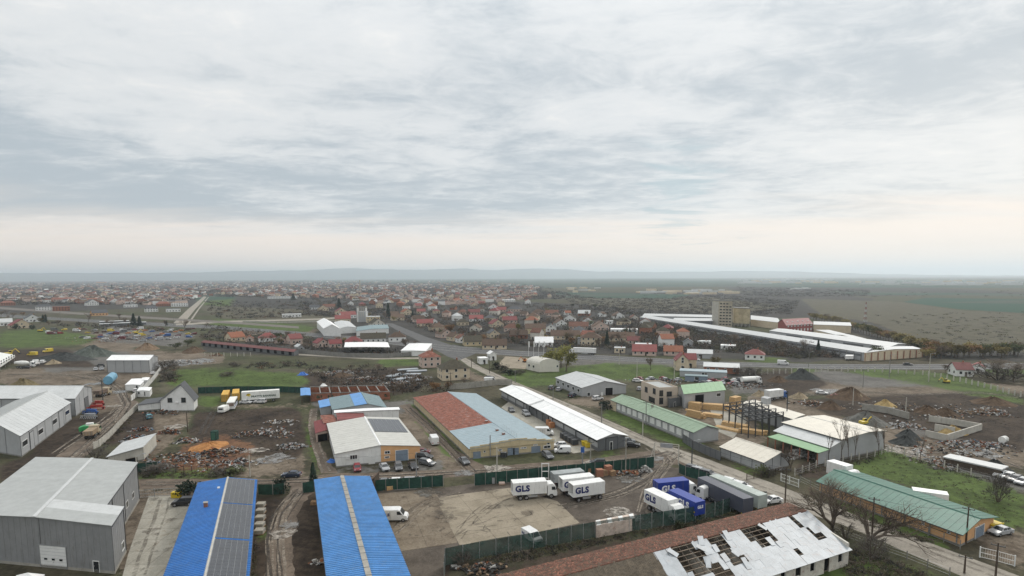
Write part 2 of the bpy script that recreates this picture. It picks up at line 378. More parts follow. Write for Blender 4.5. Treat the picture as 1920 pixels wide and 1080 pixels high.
V = np.stack([gx.ravel(), gy.ravel(), np.zeros(gx.size)], 1)
V = np.concatenate([V, [[0, 0, 0]]])
ii = np.arange(NR-1)[:, None]*NC; jj = np.arange(NC)[None, :]; j2 = (jj+1) % NC
quads = np.stack([ii+jj, ii+j2, ii+NC+j2, ii+NC+jj], -1).reshape(-1, 4)[:, ::-1]
jr = np.arange(NC); tris = np.stack([np.full(NC, len(V)-1), (jr+1) % NC, jr], 1)
def fastmesh(name, verts, faces_list, mats, matidx=None, cols=None, kind=None, parent=None):
 me = bpy.data.meshes.new(name); me.vertices.add(len(verts)); me.vertices.foreach_set('co', np.asarray(verts, 'f').ravel())
 loops = np.concatenate([f.ravel() for f in faces_list]).astype('i'); tot = np.concatenate([np.full(len(f), f.shape[1], 'i') for f in faces_list])
 st = np.concatenate([[0], np.cumsum(tot)[:-1]]).astype('i')
 me.loops.add(len(loops)); me.loops.foreach_set('vertex_index', loops)
 me.polygons.add(len(tot)); me.polygons.foreach_set('loop_start', st)
 try: me.polygons.foreach_set('loop_total', tot)
 except Exception: pass
 for mt in (mats if isinstance(mats, (list, tuple)) else [mats]): me.materials.append(mt)
 if matidx is not None: me.polygons.foreach_set('material_index', np.asarray(matidx, 'i'))
 if cols:
  for nm, arr in cols.items():
   at = me.attributes.new(nm, 'FLOAT_COLOR', 'POINT'); at.data.foreach_set('color', np.asarray(arr, 'f').ravel())
 me.update(calc_edges=True); me.validate()
 o = bpy.data.objects.new(name, me); COL.objects.link(o)
 if kind: o['kind'] = kind
 if parent: o.parent = parent
 return o
def pk(*names):
 a = np.stack([masks[n].ravel() if n else np.zeros(gx.size) for n in names], 1); return np.concatenate([a, np.zeros((1, 4))])
gm, nt, b, pos = newmat('ground')
N, L, link, noise, rng_, mix, mth = nt_helpers(nt)
aA = N.new('ShaderNodeAttribute'); aA.attribute_name = 'mask_a'; aB = N.new('ShaderNodeAttribute'); aB.attribute_name = 'mask_b'
sA = N.new('ShaderNodeSeparateColor'); L.new(aA.outputs['Color'], sA.inputs[0]); sB = N.new('ShaderNodeSeparateColor'); L.new(aB.outputs['Color'], sB.inputs[0])
nL = noise(pos, .012, 6, .65); nM = noise(pos, .09, 6, .68); nF = noise(pos, .7, 5, .65); nX = noise(pos, 3.5, 4, .7)
edge = mth('ADD', mth('MULTIPLY', mth('SUBTRACT', nM, .5), 1.5), mth('MULTIPLY', mth('SUBTRACT', nF, .5), 1.1))
def fac(mask, w=.16, c=.5): return rng_(mth('ADD', mask, edge), c-w, c+w)
var = rng_(mth('ADD', mth('MULTIPLY', nM, .42), mth('ADD', mth('MULTIPLY', nF, .36), mth('MULTIPLY', nX, .22))), .40, .60)
def cc(a, b_): return mix(var, a, b_)
base = mix(rng_(nL, .42, .58), cc((.038, .034, .023), (.092, .080, .053)), cc((.036, .041, .021), (.078, .080, .042)))
base = mix(rng_(nF, .58, .74, 0, .6), base, (.045, .036, .028))
c = base
c = mix(fac(sB.outputs[1]), c, cc((.028, .027, .025), (.062, .057, .050)))                # scrub
c = mix(fac(sB.outputs[2]), c, cc((.058, .055, .037), (.105, .094, .064)))               # straw
c = mix(rng_(sB.outputs[0], .3, .7) if False else fac(sA.outputs[2]), c, cc((.075, .058, .042), (.195, .160, .122)))   # dirt
c = mix(fac(aB.outputs['Alpha']), c, cc((.085, .080, .074), (.150, .143, .130)))         # gravel
c = mix(fac(sA.outputs[1]), c, cc((.020, .0155, .0125), (.066, .050, .037)))               # mud
c = mix(fac(sB.outputs[0]), c, cc((.070, .040, .028), (.165, .090, .052)))                  # rust
c = mix(fac(sA.outputs[0], .22), c, cc((.040, .056, .018), (.088, .125, .036)))          # green
c = mix(rng_(aA.outputs['Alpha'], .35, .65), c, mix(rng_(noise(pos, .0011, 3, .6, sc=(1, 3, 1)), .45, .55), (.024, .060, .040), (.055, .066, .050)))   # far field
link(c, b.inputs['Base Color']); b.inputs['Roughness'].default_value = .95; b.inputs['Specular IOR Level'].default_value = .12
bp = N.new('ShaderNodeBump'); bp.inputs['Strength'].default_value = .5; bp.inputs['Distance'].default_value = .35
link(mth('ADD', nF, mth('MULTIPLY', nX, .4)), bp.inputs['Height']); link(bp.outputs[0], b.inputs['Normal'])
ground = fastmesh('ground', V, [quads, tris], gm, cols={'mask_a': pk('green', 'mud', 'dirt', 'field'), 'mask_b': pk('rust', 'scrub', 'straw', 'gravel')}, kind='structure')
ground['label'] = 'flat plain of mud, gravel, rough grass and distant fields'

# ---------------------------------------------------------------- roads and paved yards as sheets
def roadmat(name, a, b_, patch=(.09, .075, .06), pamt=.6, rough=.9):
 m, nt, b, pos = newmat(name); N, L, link, noise, rng_, mix, mth = nt_helpers(nt)
 v = rng_(mth('ADD', mth('MULTIPLY', noise(pos, .25, 6, .65), .6), mth('MULTIPLY', noise(pos, 3, 4, .65), .4)), .36, .62)
 c = mix(v, a, b_); c = mix(rng_(noise(pos, .5, 7, .7, .6), .54, .68, 0, pamt), c, patch)
 link(c, b.inputs['Base Color']); b.inputs['Roughness'].default_value = rough; b.inputs['Specular IOR Level'].default_value = .2
 bp = N.new('ShaderNodeBump'); bp.inputs['Strength'].default_value = .25; bp.inputs['Distance'].default_value = .1
 link(noise(pos, 2.5, 5), bp.inputs['Height']); link(bp.outputs[0], b.inputs['Normal'])
 return m
ROAD_C = roadmat('worn_concrete_road', (.20, .18, .15), (.31, .28, .235), pamt=.35)
ROAD_A = roadmat('grey_asphalt', (.070, .070, .070), (.115, .114, .112), pamt=.4)
ROAD_D = roadmat('rutted_dirt_road', (.075, .058, .044), (.165, .130, .100), patch=(.055, .042, .032), pamt=.8)
YARD_T = roadmat('tan_concrete_slab', (.20, .170, .125), (.29, .25, .19), patch=(.13, .10, .075), pamt=.55)
YARD_D = roadmat('dark_dirty_yard', (.055, .045, .036), (.115, .096, .078), patch=(.045, .037, .03), pamt=.7)
YARD_B = roadmat('brown_stained_concrete', (.115, .09, .065), (.21, .175, .13), patch=(.065, .05, .038), pamt=.8)
SLAB_G = roadmat('pale_slab_concrete', (.25, .235, .195), (.36, .34, .29), patch=(.19, .15, .10), pamt=.6)
def strip(name, left, right, z, mat, label=None, wob=0.0):
 """left/right: lists of photo pixels along the two edges of the sheet"""
 def dens(pl):
  pts = [P(*q) for q in pl]; out = []
  for a, b_ in zip(pts[:-1], pts[1:]):
   for k in range(8): out.append(a.lerp(b_, k/8))
  out.append(pts[-1]); return out
 A = dens(left); B = dens(right); mb = MB()
 for i, (a, b_) in enumerate(zip(A, B)):
  w = Vector((random.uniform(-wob, wob), random.uniform(-wob, wob), 0)); w2 = Vector((random.uniform(-wob, wob), random.uniform(-wob, wob), 0))
  a += w; b_ += w2; mb.v((a.x, a.y, z)); mb.v((b_.x, b_.y, z))
 for i in range(len(A)-1): mb.F.append([2*i, 2*i+2, 2*i+3, 2*i+1]); mb.I.append(0)
 o = mb.build(name, mat, kind='structure')
 if label: o['label'] = label
 return o
def sheet(name, pts, z, mat, label=None, parent=None):
 mb = MB(); mb.poly([(*P(*q).xy, z) for q in pts]); o = mb.build(name, mat, parent, kind='structure')
 if label: o['label'] = label
 return o
strip('concrete_street', [(862, 664), (905, 690), (980, 722), (1100, 770), (1225, 826), (1330, 862), (1480, 918), (1700, 1002), (1960, 1098)],
      [(848, 664), (878, 686), (950, 722), (1060, 765), (1170, 815), (1290, 872), (1450, 940), (1600, 992), (1870, 1110)], .020, ROAD_C, 'long straight worn concrete street running through the industrial estate', .12)
strip('village_street', [(735, 606), (760, 616), (800, 632), (850, 648), (885, 655)], [(722, 606), (742, 618), (775, 634), (815, 655), (850, 668)], .016, ROAD_A, 'straight asphalt street lined with houses leading into the village', .1)
strip('highway', [(-20, 588), (150, 598), (330, 607), (420, 611), (560, 622), (700, 634), (850, 648), (960, 657), (1140, 667), (1340, 678), (1540, 683), (1750, 683), (1960, 680)],
      [(-20, 593), (150, 603), (330, 613), (420, 617), (560, 629), (700, 642), (850, 660), (960, 667), (1140, 676), (1340, 686), (1540, 692), (1750, 693), (1960, 692)], .012, ROAD_A, 'grey asphalt main road crossing behind the industrial estate')
strip('village_road', [(330, 607), (355, 606), (400, 602), (480, 600), (600, 597), (640, 594)], [(330, 610), (355, 609), (400, 606), (480, 603), (600, 600), (640, 597)], .024, ROAD_C, 'pale concrete road edging the green meadow')
strip('town_avenue', [(325, 606), (352, 580), (382, 556)], [(345, 606), (366, 580), (388, 556)], .018, ROAD_C, 'pale straight avenue running from the main road into the town')
strip('town_avenue_path', [(352, 606), (372, 578), (390, 557)], [(356, 606), (375, 578), (392, 557)], .016, ROAD_C, 'narrow pale path beside the straight avenue')
strip('railway', [(-20, 574), (150, 586), (330, 597), (450, 604), (560, 612)], [(-20, 578), (150, 590), (330, 601), (450, 608), (560, 616)], .03, M('ballast', (.13, .115, .10), .95, var=.3), 'strip of railway ballast beyond the main road')
strip('dirt_street', [(262, 898), (420, 898), (545, 897), (625, 888), (760, 884), (880, 878), (1000, 868), (1130, 858), (1215, 846), (1250, 838)],
      [(262, 916), (420, 915), (545, 912), (650, 905), (760, 902), (890, 892), (1010, 884), (1130, 876), (1225, 868), (1300, 874)], .008, ROAD_D, 'rutted brown dirt street passing the fenced truck yard', .3)
strip('dirt_track', [(496, 1085), (506, 1020), (520, 960), (548, 915), (552, 900)], [(552, 1085), (548, 1020), (560, 960), (590, 915), (588, 900)], .012, ROAD_D, 'muddy track with wheel ruts between the two blue roofs', .35)
strip('estate_track', [(236, 742), (262, 757), (250, 775), (205, 815), (150, 865), (100, 905)], [(205, 742), (225, 760), (215, 775), (160, 815), (100, 860), (40, 905)], .010, ROAD_D, 'curving dirt track beside the concrete panel fence', .4)
strip('alley', [(748, 760), (790, 800), (835, 845), (872, 880)], [(768, 757), (800, 786), (850, 840), (915, 878)], .012, ROAD_D, 'dirt alley between the white hall and the yellow hall', .25)
strip('field_lane', [(582, 766), (577, 800), (585, 840), (600, 888)], [(596, 766), (592, 800), (604, 840), (632, 886)], .010, ROAD_D, 'two-rut lane running past the red lean-to', .25)
strip('side_yard_lane', [(940, 764), (1000, 808), (1075, 850)], [(965, 745), (1040, 790), (1120, 843)], .014, SLAB_G, 'concrete lane in front of the long white workshop')
strip('meadow_lane', [(560, 663), (700, 671), (790, 670)], [(560, 666), (700, 674), (790, 673)], .014, ROAD_C, 'thin pale lane along the meadow')
sheet('junction', [(815, 655), (850, 646), (905, 657), (880, 668), (860, 676), (838, 668)], .028, ROAD_A, 'asphalt junction where the village street meets the main road')
def clipc(sub, clip):
 def inside(p, a, b_): return (b_[0]-a[0])*(p[1]-a[1])-(b_[1]-a[1])*(p[0]-a[0]) >= 0
 def inter(p, q, a, b_):
  d1 = (p[0]-q[0], p[1]-q[1]); d2 = (a[0]-b_[0], a[1]-b_[1]); n1 = p[0]*q[1]-p[1]*q[0]; n2 = a[0]*b_[1]-a[1]*b_[0]
  dd = d1[0]*d2[1]-d1[1]*d2[0]; return ((n1*d2[0]-d1[0]*n2)/dd, (n1*d2[1]-d1[1]*n2)/dd)
 out = sub
 for i in range(len(clip)):
  a, b_ = clip[i], clip[(i+1) % len(clip)]; inp = out; out = []
  if not inp: return []
  s = inp[-1]
  for e in inp:
   if inside(e, a, b_):
    if not inside(s, a, b_): out.append(inter(s, e, a, b_))
    out.append(e)
   elif inside(s, a, b_): out.append(inter(s, e, a, b_))
   s = e
 return out
def slabs(name, label, pts, ang_from, cell, mat, z=.03, gap=.06, jit=.01):
 W = [tuple(P(*q).xy) for q in pts]
 ar = sum(W[i][0]*W[(i+1) % len(W)][1]-W[(i+1) % len(W)][0]*W[i][1] for i in range(len(W)))
 if ar < 0: W = W[::-1]
 a, b_ = P(*ang_from[0]).xy, P(*ang_from[1]).xy; u = (b_-a).normalized(); v = Vector((-u.y, u.x))
 o = Vector(W[0]); root = thing(name, None, None, (o.x, o.y, 0)); root['kind'] = 'structure'; root['label'] = label
 cs = [((Vector(w)-o).dot(u), (Vector(w)-o).dot(v)) for w in W]
 s0, s1 = min(c[0] for c in cs), max(c[0] for c in cs); t0, t1 = min(c[1] for c in cs), max(c[1] for c in cs)
 i = 0
 for si in range(int((s1-s0)/cell[0])+1):
  for ti in range(int((t1-t0)/cell[1])+1):
   A0, B0 = s0+si*cell[0]+gap/2, t0+ti*cell[1]+gap/2
   q = clipc([(A0, B0), (A0+cell[0]-gap, B0), (A0+cell[0]-gap, B0+cell[1]-gap), (A0, B0+cell[1]-gap)], cs)
   if len(q) < 3: continue
   mb = MB(); dz = random.uniform(0, jit); n = len(q)
   w = [u*x+v*y for x, y in q]
   for zz_ in (0.0, z+dz):
    for p in w: mb.v((p.x, p.y, zz_))
   mb.F.append([n+k for k in range(n)]); mb.I.append(0)
   for k in range(n): mb.F.append([k, (k+1) % n, n+(k+1) % n, n+k]); mb.I.append(0)
   s = mb.build('slab', mat, root); i += 1
 return root
sheet('yard_surface', [(700, 922), (832, 914), (892, 906), (1228, 872), (1290, 880), (1400, 930), (1395, 948), (1285, 980), (1116, 1006), (900, 1045), (835, 1060), (835, 1085), (768, 1085)], .006, YARD_D, 'dark dirty hardstanding of the truck yard')
slabs('concrete_yard', 'big tan concrete apron in the middle of the truck yard', [(816, 933), (955, 915), (1045, 940), (1092, 986), (985, 1003), (865, 1029)], ((865, 1029), (1092, 986)), (7, 5), YARD_T)
slabs('stained_yard', 'brown stained concrete strip beside the bright blue roof', [(705, 926), (815, 917), (858, 1018), (752, 1034)], ((752, 1034), (858, 1018)), (6, 4.5), YARD_B)
slabs('forecourt', 'pale slab forecourt between the big grey hall and the blue roof', [(268, 930), (375, 930), (316, 1085), (224, 1085), (240, 1040)], ((224, 1085), (316, 1085)), (3.4, 4.6), SLAB_G)
slabs('forecourt_walk', 'tan concrete apron outside the tent hall', [(948, 668), (1003, 672), (985, 692), (930, 688)], ((948, 668), (1003, 672)), (9, 9), YARD_T)
slabs('sawmill_yard', 'pale concrete yard with stacked timber', [(1262, 772), (1300, 768), (1392, 752), (1400, 790), (1360, 840), (1348, 810)], ((1262, 772), (1348, 810)), (8, 8), SLAB_G, z=.02)

def trackmat(name, c, amin=.25, amax=.85, rough=.9):
 m, nt, b, pos = newmat(name); N, L, link, noise, rng_, mix, mth = nt_helpers(nt)
 link(mix(rng_(noise(pos, 1.2, 5, .7), .35, .65), mul3(c, .7), mul3(c, 1.3)), b.inputs['Base Color']); b.inputs['Roughness'].default_value = rough
 link(rng_(noise(pos, .45, 6, .75), .38, .60, amin, amax), b.inputs['Alpha']); return m
TRK_L = trackmat('pale_dry_track', (.22, .185, .145)); TRK_D = trackmat('dark_wet_track', (.045, .036, .028)); CRK = trackmat('slab_crack', (.06, .05, .04), .2, 1)
PUD = trackmat('wet_puddle', (.16, .15, .135), .1, .95, .12); STN = trackmat('dark_stain', (.10, .08, .06), 0, .42); PAL = trackmat('pale_silt', (.34, .31, .27), 0, .85)
TZ0 = [.046]
def ribbon(name, label, pts, w, mat, off=0.0, wob=.1):
 W = [P(*q).xy for q in pts]; D = []
 for a, c in zip(W[:-1], W[1:]):
  n = max(2, int((c-a).length/2.5))
  for k in range(n): D.append(a.lerp(c, k/n))
 D.append(W[-1])
 for _ in range(2): D = [D[0]]+[(D[i-1]+D[i]*2+D[i+1])/4 for i in range(1, len(D)-1)]+[D[-1]]
 mb = MB(); z = TZ0[0]; TZ0[0] += .0006
 for i, p in enumerate(D):
  d = (D[min(i+1, len(D)-1)]-D[max(i-1, 0)]).normalized(); n = Vector((-d.y, d.x)); ww = w/2*random.uniform(.75, 1.2); c = p+n*(off+random.uniform(-wob, wob))
  a = c+n*ww; b_ = c-n*ww; mb.v((a.x, a.y, z)); mb.v((b_.x, b_.y, z))
 for i in range(len(D)-1): mb.F.append([2*i, 2*i+2, 2*i+3, 2*i+1]); mb.I.append(0)
 o = mb.build(name, mat, kind='structure'); o['label'] = label; return o
def ruts(label, pts, n=2, gauge=1.7, mats=(TRK_L, TRK_D), jit=8, w=.35):
 for k in range(n):
  q = [(x+random.uniform(-jit, jit), y+random.uniform(-jit, jit)*.3) for x, y in pts]
  for sd_ in (-1, 1): ribbon('wheel_track', label, q, w*random.uniform(.7, 1.4), mats[k % len(mats)], sd_*gauge/2)
ruts('wheel ruts in the muddy track between the blue roofs', [(516, 1085), (514, 1010), (528, 960), (560, 918)], 5, jit=9)
ruts('wheel ruts through the truck yard entrance', [(1060, 950), (1160, 925), (1220, 895), (1245, 870), (1275, 850)], 5, jit=12)
ruts('second sheaf of wheel ruts in the yard entrance', [(1200, 960), (1215, 920), (1235, 890), (1250, 865), (1222, 842)], 3, jit=9)
ruts('wheel ruts along the dirt street', [(270, 907), (450, 906), (640, 898), (880, 885), (1100, 872), (1215, 858), (1260, 848)], 4, jit=5)
ruts('wheel ruts curving over the left gravel lot', [(20, 700), (120, 702), (200, 715), (225, 735), (238, 760), (215, 790), (160, 840), (90, 900)], 5, jit=8)
ruts('wheel ruts crossing the pale lot left of the panel shed', [(60, 712), (140, 700), (190, 705), (215, 722)], 4, jit=10)
ruts('wheel ruts on the brown mud beside the long grey hall', [(110, 850), (150, 815), (190, 790), (225, 765)], 3, jit=8)
ruts('wheel ruts on the muddy lot beyond the sand store', [(1500, 742), (1600, 735), (1720, 740), (1830, 735), (1910, 745)], 4, jit=8)
ruts('wheel ruts beside the stored building goods', [(1700, 850), (1790, 845), (1860, 860), (1920, 880)], 3, jit=8)
ruts('wheel ruts in the alley', [(762, 765), (800, 800), (845, 845), (885, 885)], 2, jit=4)
ruts('wheel ruts of the field lane', [(589, 768), (584, 800), (595, 842), (612, 886)], 1, jit=1, mats=(TRK_L,), w=.6)
ruts('second two-rut lane beside the old bus', [(402, 772), (390, 790), (378, 815)], 1, jit=1, mats=(TRK_D,), w=.7)
ruts('tyre marks over the big concrete apron', [(850, 1010), (900, 960), (960, 930), (1020, 925)], 2, jit=14, mats=(STN,)); ruts('tyre marks on the stained concrete strip', [(720, 1010), (760, 970), (790, 940), (860, 925)], 3, jit=14, mats=(STN, TRK_L))
ruts('tyre marks on the forecourt', [(262, 1080), (280, 1020), (295, 975), (312, 935)], 1, jit=4, mats=(STN,), w=.5)
ruts('tyre marks on the concrete street', [(862, 668), (960, 718), (1100, 778), (1270, 850), (1420, 914), (1680, 1006), (1920, 1098)], 1, jit=2, mats=(STN,), w=.7, gauge=2.2)
for k in range(16):
 x, y = random.uniform(820, 1060), random.uniform(935, 1010); ribbon('slab_crack', 'thin dark crack in the tan concrete apron', [(x, y), (x+random.uniform(-25, 25), y+random.uniform(-12, 12)), (x+random.uniform(-50, 50), y+random.uniform(-18, 18))], .12, CRK, wob=.25)
_hn = [(-20, 588), (150, 598), (330, 607), (420, 611), (560, 622), (700, 634), (850, 648), (960, 657), (1140, 667), (1340, 678), (1540, 683), (1750, 683), (1960, 680)]; _hf = [(-20, 593), (150, 603), (330, 613), (420, 617), (560, 629), (700, 642), (850, 660), (960, 667), (1140, 676), (1340, 686), (1540, 692), (1750, 693), (1960, 692)]
MARK = M('road_marking_paint', (.5, .5, .48), .7, var=.2)
for f_, w_ in ((.12, .35), (.5, .25), (.88, .35)): ribbon('road_marking', 'white line along the main road', [(x0+(x1-x0)*f_, y0+(y1-y0)*f_) for (x0, y0), (x1, y1) in zip(_hn, _hf)], w_, MARK, wob=0)
def blot(name, label, x, y, rx, mat, seed=0):
 rr = random.Random(seed); a = P(x, y); R_ = rx*ppm(x, y)**-1; z = TZ0[0]; TZ0[0] += .0006; mb = MB(); n = 22
 mb.poly([(math.cos(6.283*k/n)*R_*rr.uniform(.55, 1.15), math.sin(6.283*k/n)*R_*rr.uniform(.5, 1.1), 0) for k in range(n)]); o = mb.build(name, mat, kind='structure'); o.location = (a.x, a.y, z); o['label'] = label
for k, (x, y, r_) in enumerate(((1180, 898, 26), (1120, 905, 16), (1205, 975, 24), (1160, 960, 30), (545, 985, 20), (530, 1000, 26), (225, 735, 18), (212, 762, 16), (175, 720, 18), (240, 880, 14), (1230, 860, 18), (930, 880, 30), (870, 888, 22), (1110, 868, 18), (345, 680, 60), (300, 678, 30), (1560, 735, 40), (1700, 845, 40), (1840, 850, 40), (330, 800, 24), (800, 925, 26), (700, 905, 18), (520, 860, 34), (480, 845, 24), (1390, 905, 14))): blot('silt_patch', 'pale dried silt and wet patch on the dirt', x, y, r_, PAL if k % 2 else PUD, k)
for k in range(26): blot('oil_stain', 'dark irregular stain on the yard', random.uniform(720, 1290), random.uniform(915, 1000), random.uniform(5, 22), STN, 100+k)
for k in range(14): blot('oil_stain', 'dark irregular stain on the forecourt slabs', random.uniform(250, 330), random.uniform(935, 1075), random.uniform(5, 16), STN, 200+k)
# ---------------------------------------------------------------- building kit
class B: pass
def frame(A, Bp, C, base=None, h=None):
 """A,Bp,C: photo pixels of three eave corners (A shared); base: photo pixel of the ground under A"""
 b = B()
 if h is None: h = zat(P(*base), A[1])
 b.h = h; a = P(*A, h); bb = P(*Bp, h); c = P(*C, h)
 b.o = a.xy; b.W = (bb.xy-a.xy).length; b.L = (c.xy-a.xy).length; b.u = (bb.xy-a.xy)/b.W; b.v = (c.xy-a.xy)/b.L
 b.c = b.o+b.u*(b.W/2)+b.v*(b.L/2)
 off = b.o-b.c
 b.fr = lambda p: (off.x+b.u.x*p[0]+b.v.x*p[1], off.y+b.u.y*p[0]+b.v.y*p[1], p[2])
 return b
def st(b, xy):
 d = Vector(xy[:2])-b.o; det = b.u.x*b.v.y-b.u.y*b.v.x
 return ((d.x*b.v.y-d.y*b.v.x)/det, (b.u.x*d.y-b.u.y*d.x)/det)
def hit(b, axis, val, px, py):
 """where the sight line of a photo pixel meets the wall plane s=val ('s') or t=val ('t'): returns (other coord, z)"""
 d = ray(px, py); p0 = Vector((0, 0, CAM_H)); s0, t0 = st(b, (0, 0)); s1, t1 = st(b, (d.x, d.y))
 a0, a1 = (s0, s1) if axis == 's' else (t0, t1); k = (val-a0)/(a1-a0); p = p0+d*k; s, t_ = st(b, p.xy)
 return (t_ if axis == 's' else s), p.z, k
def mbf(b): return MB(b.fr)
def slope(b, side, a, t_, off=0.0):
 """point on a roof slope; side 0 from eave s=0, side 1 from eave s=W; a=0 eave .. 1 ridge"""
 s = b.sr*a if side == 0 else b.W-(b.W-b.sr)*a
 hh = b.h if side == 0 else getattr(b, 'h1', b.h); z = hh+(b.zr-hh)*a
 run = b.sr if side == 0 else b.W-b.sr; ln = math.hypot(run, b.zr-hh) or 1
 nx = -(b.zr-hh)/ln*(1 if side == 0 else -1); nz = run/ln
 return (s+nx*off, t_, z+nz*off)
def hall(name, label, A, Bp, C, base=None, h=None, ridge=None, rise=None, wall=None, roof=None, roof2=None, rooftype='gable', cat='building', group=None,
         over=.3, seam=0, rib=0, trim=None, plinth=True, cap=None, fascia=True, panelnames='roof_panel', wallseam=0):
 b = frame(A, Bp, C, base, h); b.root = thing(name, label, cat, (b.c.x, b.c.y, 0), 0, group)
 W, L, h = b.W, b.L, b.h
 if ridge: s_, z_, _ = hit(b, 't', 0, *ridge); b.sr = min(max(s_, W*.3), W*.7); b.zr = max(z_, h+.2)
 else: b.sr = W/2; b.zr = h+(rise or W*.14)
 if rooftype == 'mono0': b.sr = W; b.zr = h+(rise or 1)           # rises from s=0 to s=W
 if rooftype == 'mono1': b.sr = 0.001; b.zr = h+(rise or 1)
 if rooftype == 'flat': b.sr = W/2; b.zr = h+.15
 e = .05
 prof = [(e, 0), (W-e, 0), (W-e, b.h if b.sr < W-1 or rooftype == 'gable' else b.zr), (b.sr, b.zr-.03), (e, b.h if b.sr > 1 or rooftype == 'gable' else b.zr)]
 prof = [(x, z-.12 if z > .1 else z) for x, z in prof]
 mbf(b).prism(prof, e, L-e).build('wall', wall, b.root)
 b.wallmat = wall
 if plinth: mbf(b).box(-.02, -.02, 0, W+.02, L+.02, .35).build('plinth', CONC_D, b.root)
 sides = [0, 1] if rooftype in ('gable', 'flat') else ([0] if rooftype == 'mono0' else [1])
 for sd_ in sides:
  rm = roof if sd_ == 0 or roof2 is None else roof2
  aov = -over/max(.5, (b.sr if sd_ == 0 else W-b.sr))
  def pt(a, t_, o_): return slope(b, sd_, a, t_, o_)
  if seam:
   n = max(1, int(round((L+2*over)/seam))); w = (L+2*over)/n
   mb = mbf(b); t0 = -over
   lo = [pt(aov, t0+.003, 0), pt(1, t0+.003, 0), pt(1, t0+w-.003, 0), pt(aov, t0+w-.003, 0)]; up = [pt(aov, t0+.003, .07), pt(1, t0+.003, .07), pt(1, t0+w-.003, .07), pt(aov, t0+w-.003, .07)]
   mb.hexa(lo, up)
   lo = [pt(aov, t0, .065), pt(1, t0, .065), pt(1, t0+.06, .065), pt(aov, t0+.06, .065)]; up = [pt(aov, t0, .10), pt(1, t0, .10), pt(1, t0+.06, .10), pt(aov, t0+.06, .10)]
   mb.hexa(lo, up)
   me = mb.mesh(panelnames, rm)
   for k in range(n):
    o = bpy.data.objects.new(panelnames, me); COL.objects.link(o); o.parent = b.root; d = b.v*(w*k); o.location = (d.x, d.y, 0)
  elif rib:
   n = int((L+2*over)/rib); w = (L+2*over)/n; mb = mbf(b)
   zs = [(0, .03), (.45, .03), (.58, .15), (.9, .15)]
   prev = None
   for k in range(n):
    for f_, o_ in zs:
     t_ = -over+w*(k+f_); i0 = mb.v(pt(aov, t_, o_)); i1 = mb.v(pt(1, t_, o_))
     if prev: mb.F.append([prev[0], i0, i1, prev[1]]); mb.I.append(0)
     prev = (i0, i1)
   mb.build('roof_sheet', rm, b.root)
   mb = mbf(b); mb.hexa([pt(aov, -over, -.04), pt(1, -over, -.04), pt(1, L+over, -.04), pt(aov, L+over, -.04)], [pt(aov, -over, .03), pt(1, -over, .03), pt(1, L+over, .03), pt(aov, L+over, .03)])
   mb.build('roof_deck', TRIM_D, b.root)
  else:
   mb = mbf(b); mb.hexa([pt(aov, -over, 0), pt(1, -over, 0), pt(1, L+over, 0), pt(aov, L+over, 0)], [pt(aov, -over, .1), pt(1, -over, .1), pt(1, L+over, .1), pt(aov, L+over, .1)])
   mb.build('roof', rm, b.root)
  if fascia:
   mb = mbf(b); p1 = pt(aov, -over, -.02); p2 = pt(aov, L+over, -.02)
   mb.tube(p1, p2, .09, 5); mb.build('gutter', trim or TRIM_D, b.root)
 if rooftype == 'gable' and (cap or seam or rib):
  mb = mbf(b); mb.hexa([(b.sr-.28, -over-.02, b.zr+.02), (b.sr+.28, -over-.02, b.zr+.02), (b.sr+.28, L+over+.02, b.zr+.02), (b.sr-.28, L+over+.02, b.zr+.02)],
                             [(b.sr-.10, -over-.02, b.zr+.2), (b.sr+.10, -over-.02, b.zr+.2), (b.sr+.10, L+over+.02, b.zr+.2), (b.sr-.10, L+over+.02, b.zr+.2)])
  mb.build('ridge_cap', cap or rm, b.root)
 if wallseam:
  for ax, ln in (('t', W), ('s', L)):
   for val, dr in ((0, -1), ((L if ax == 't' else W), 1)):
    n = max(1, int(ln/wallseam)); mb = mbf(b)
    for k in range(0, n+1):
     q = min(ln-.05, max(.05, ln*k/n))
     hh = b.h if ax == 's' else b.h+(b.zr-b.h)*(q/b.sr if q < b.sr else (W-q)/max(.01, (W-b.sr)))
     if ax == 't': mb.box(q-.05, val-.03 if dr < 0 else val, .3, q+.05, val if dr < 0 else val+.03, hh-.15)
     else: mb.box(val-.03 if dr < 0 else val, q-.05, .3, val if dr < 0 else val+.03, q+.05, hh-.15)
    mb.build('wall_joint', trim or TRIM_D, b.root)
 return b
def wallhit(b, px, py):
 best = None
 for ax, val, ln in (('t', 0, b.W), ('t', b.L, b.W), ('s', 0, b.L), ('s', b.W, b.L)):
  q, z, k = hit(b, ax, val, px, py)
  if k > 0 and -1.0 < q < ln+1.0 and -1.5 < z < b.zr+1.0:
   if best is None or k < best[4]: best = (ax, val, q, z, k)
 return best
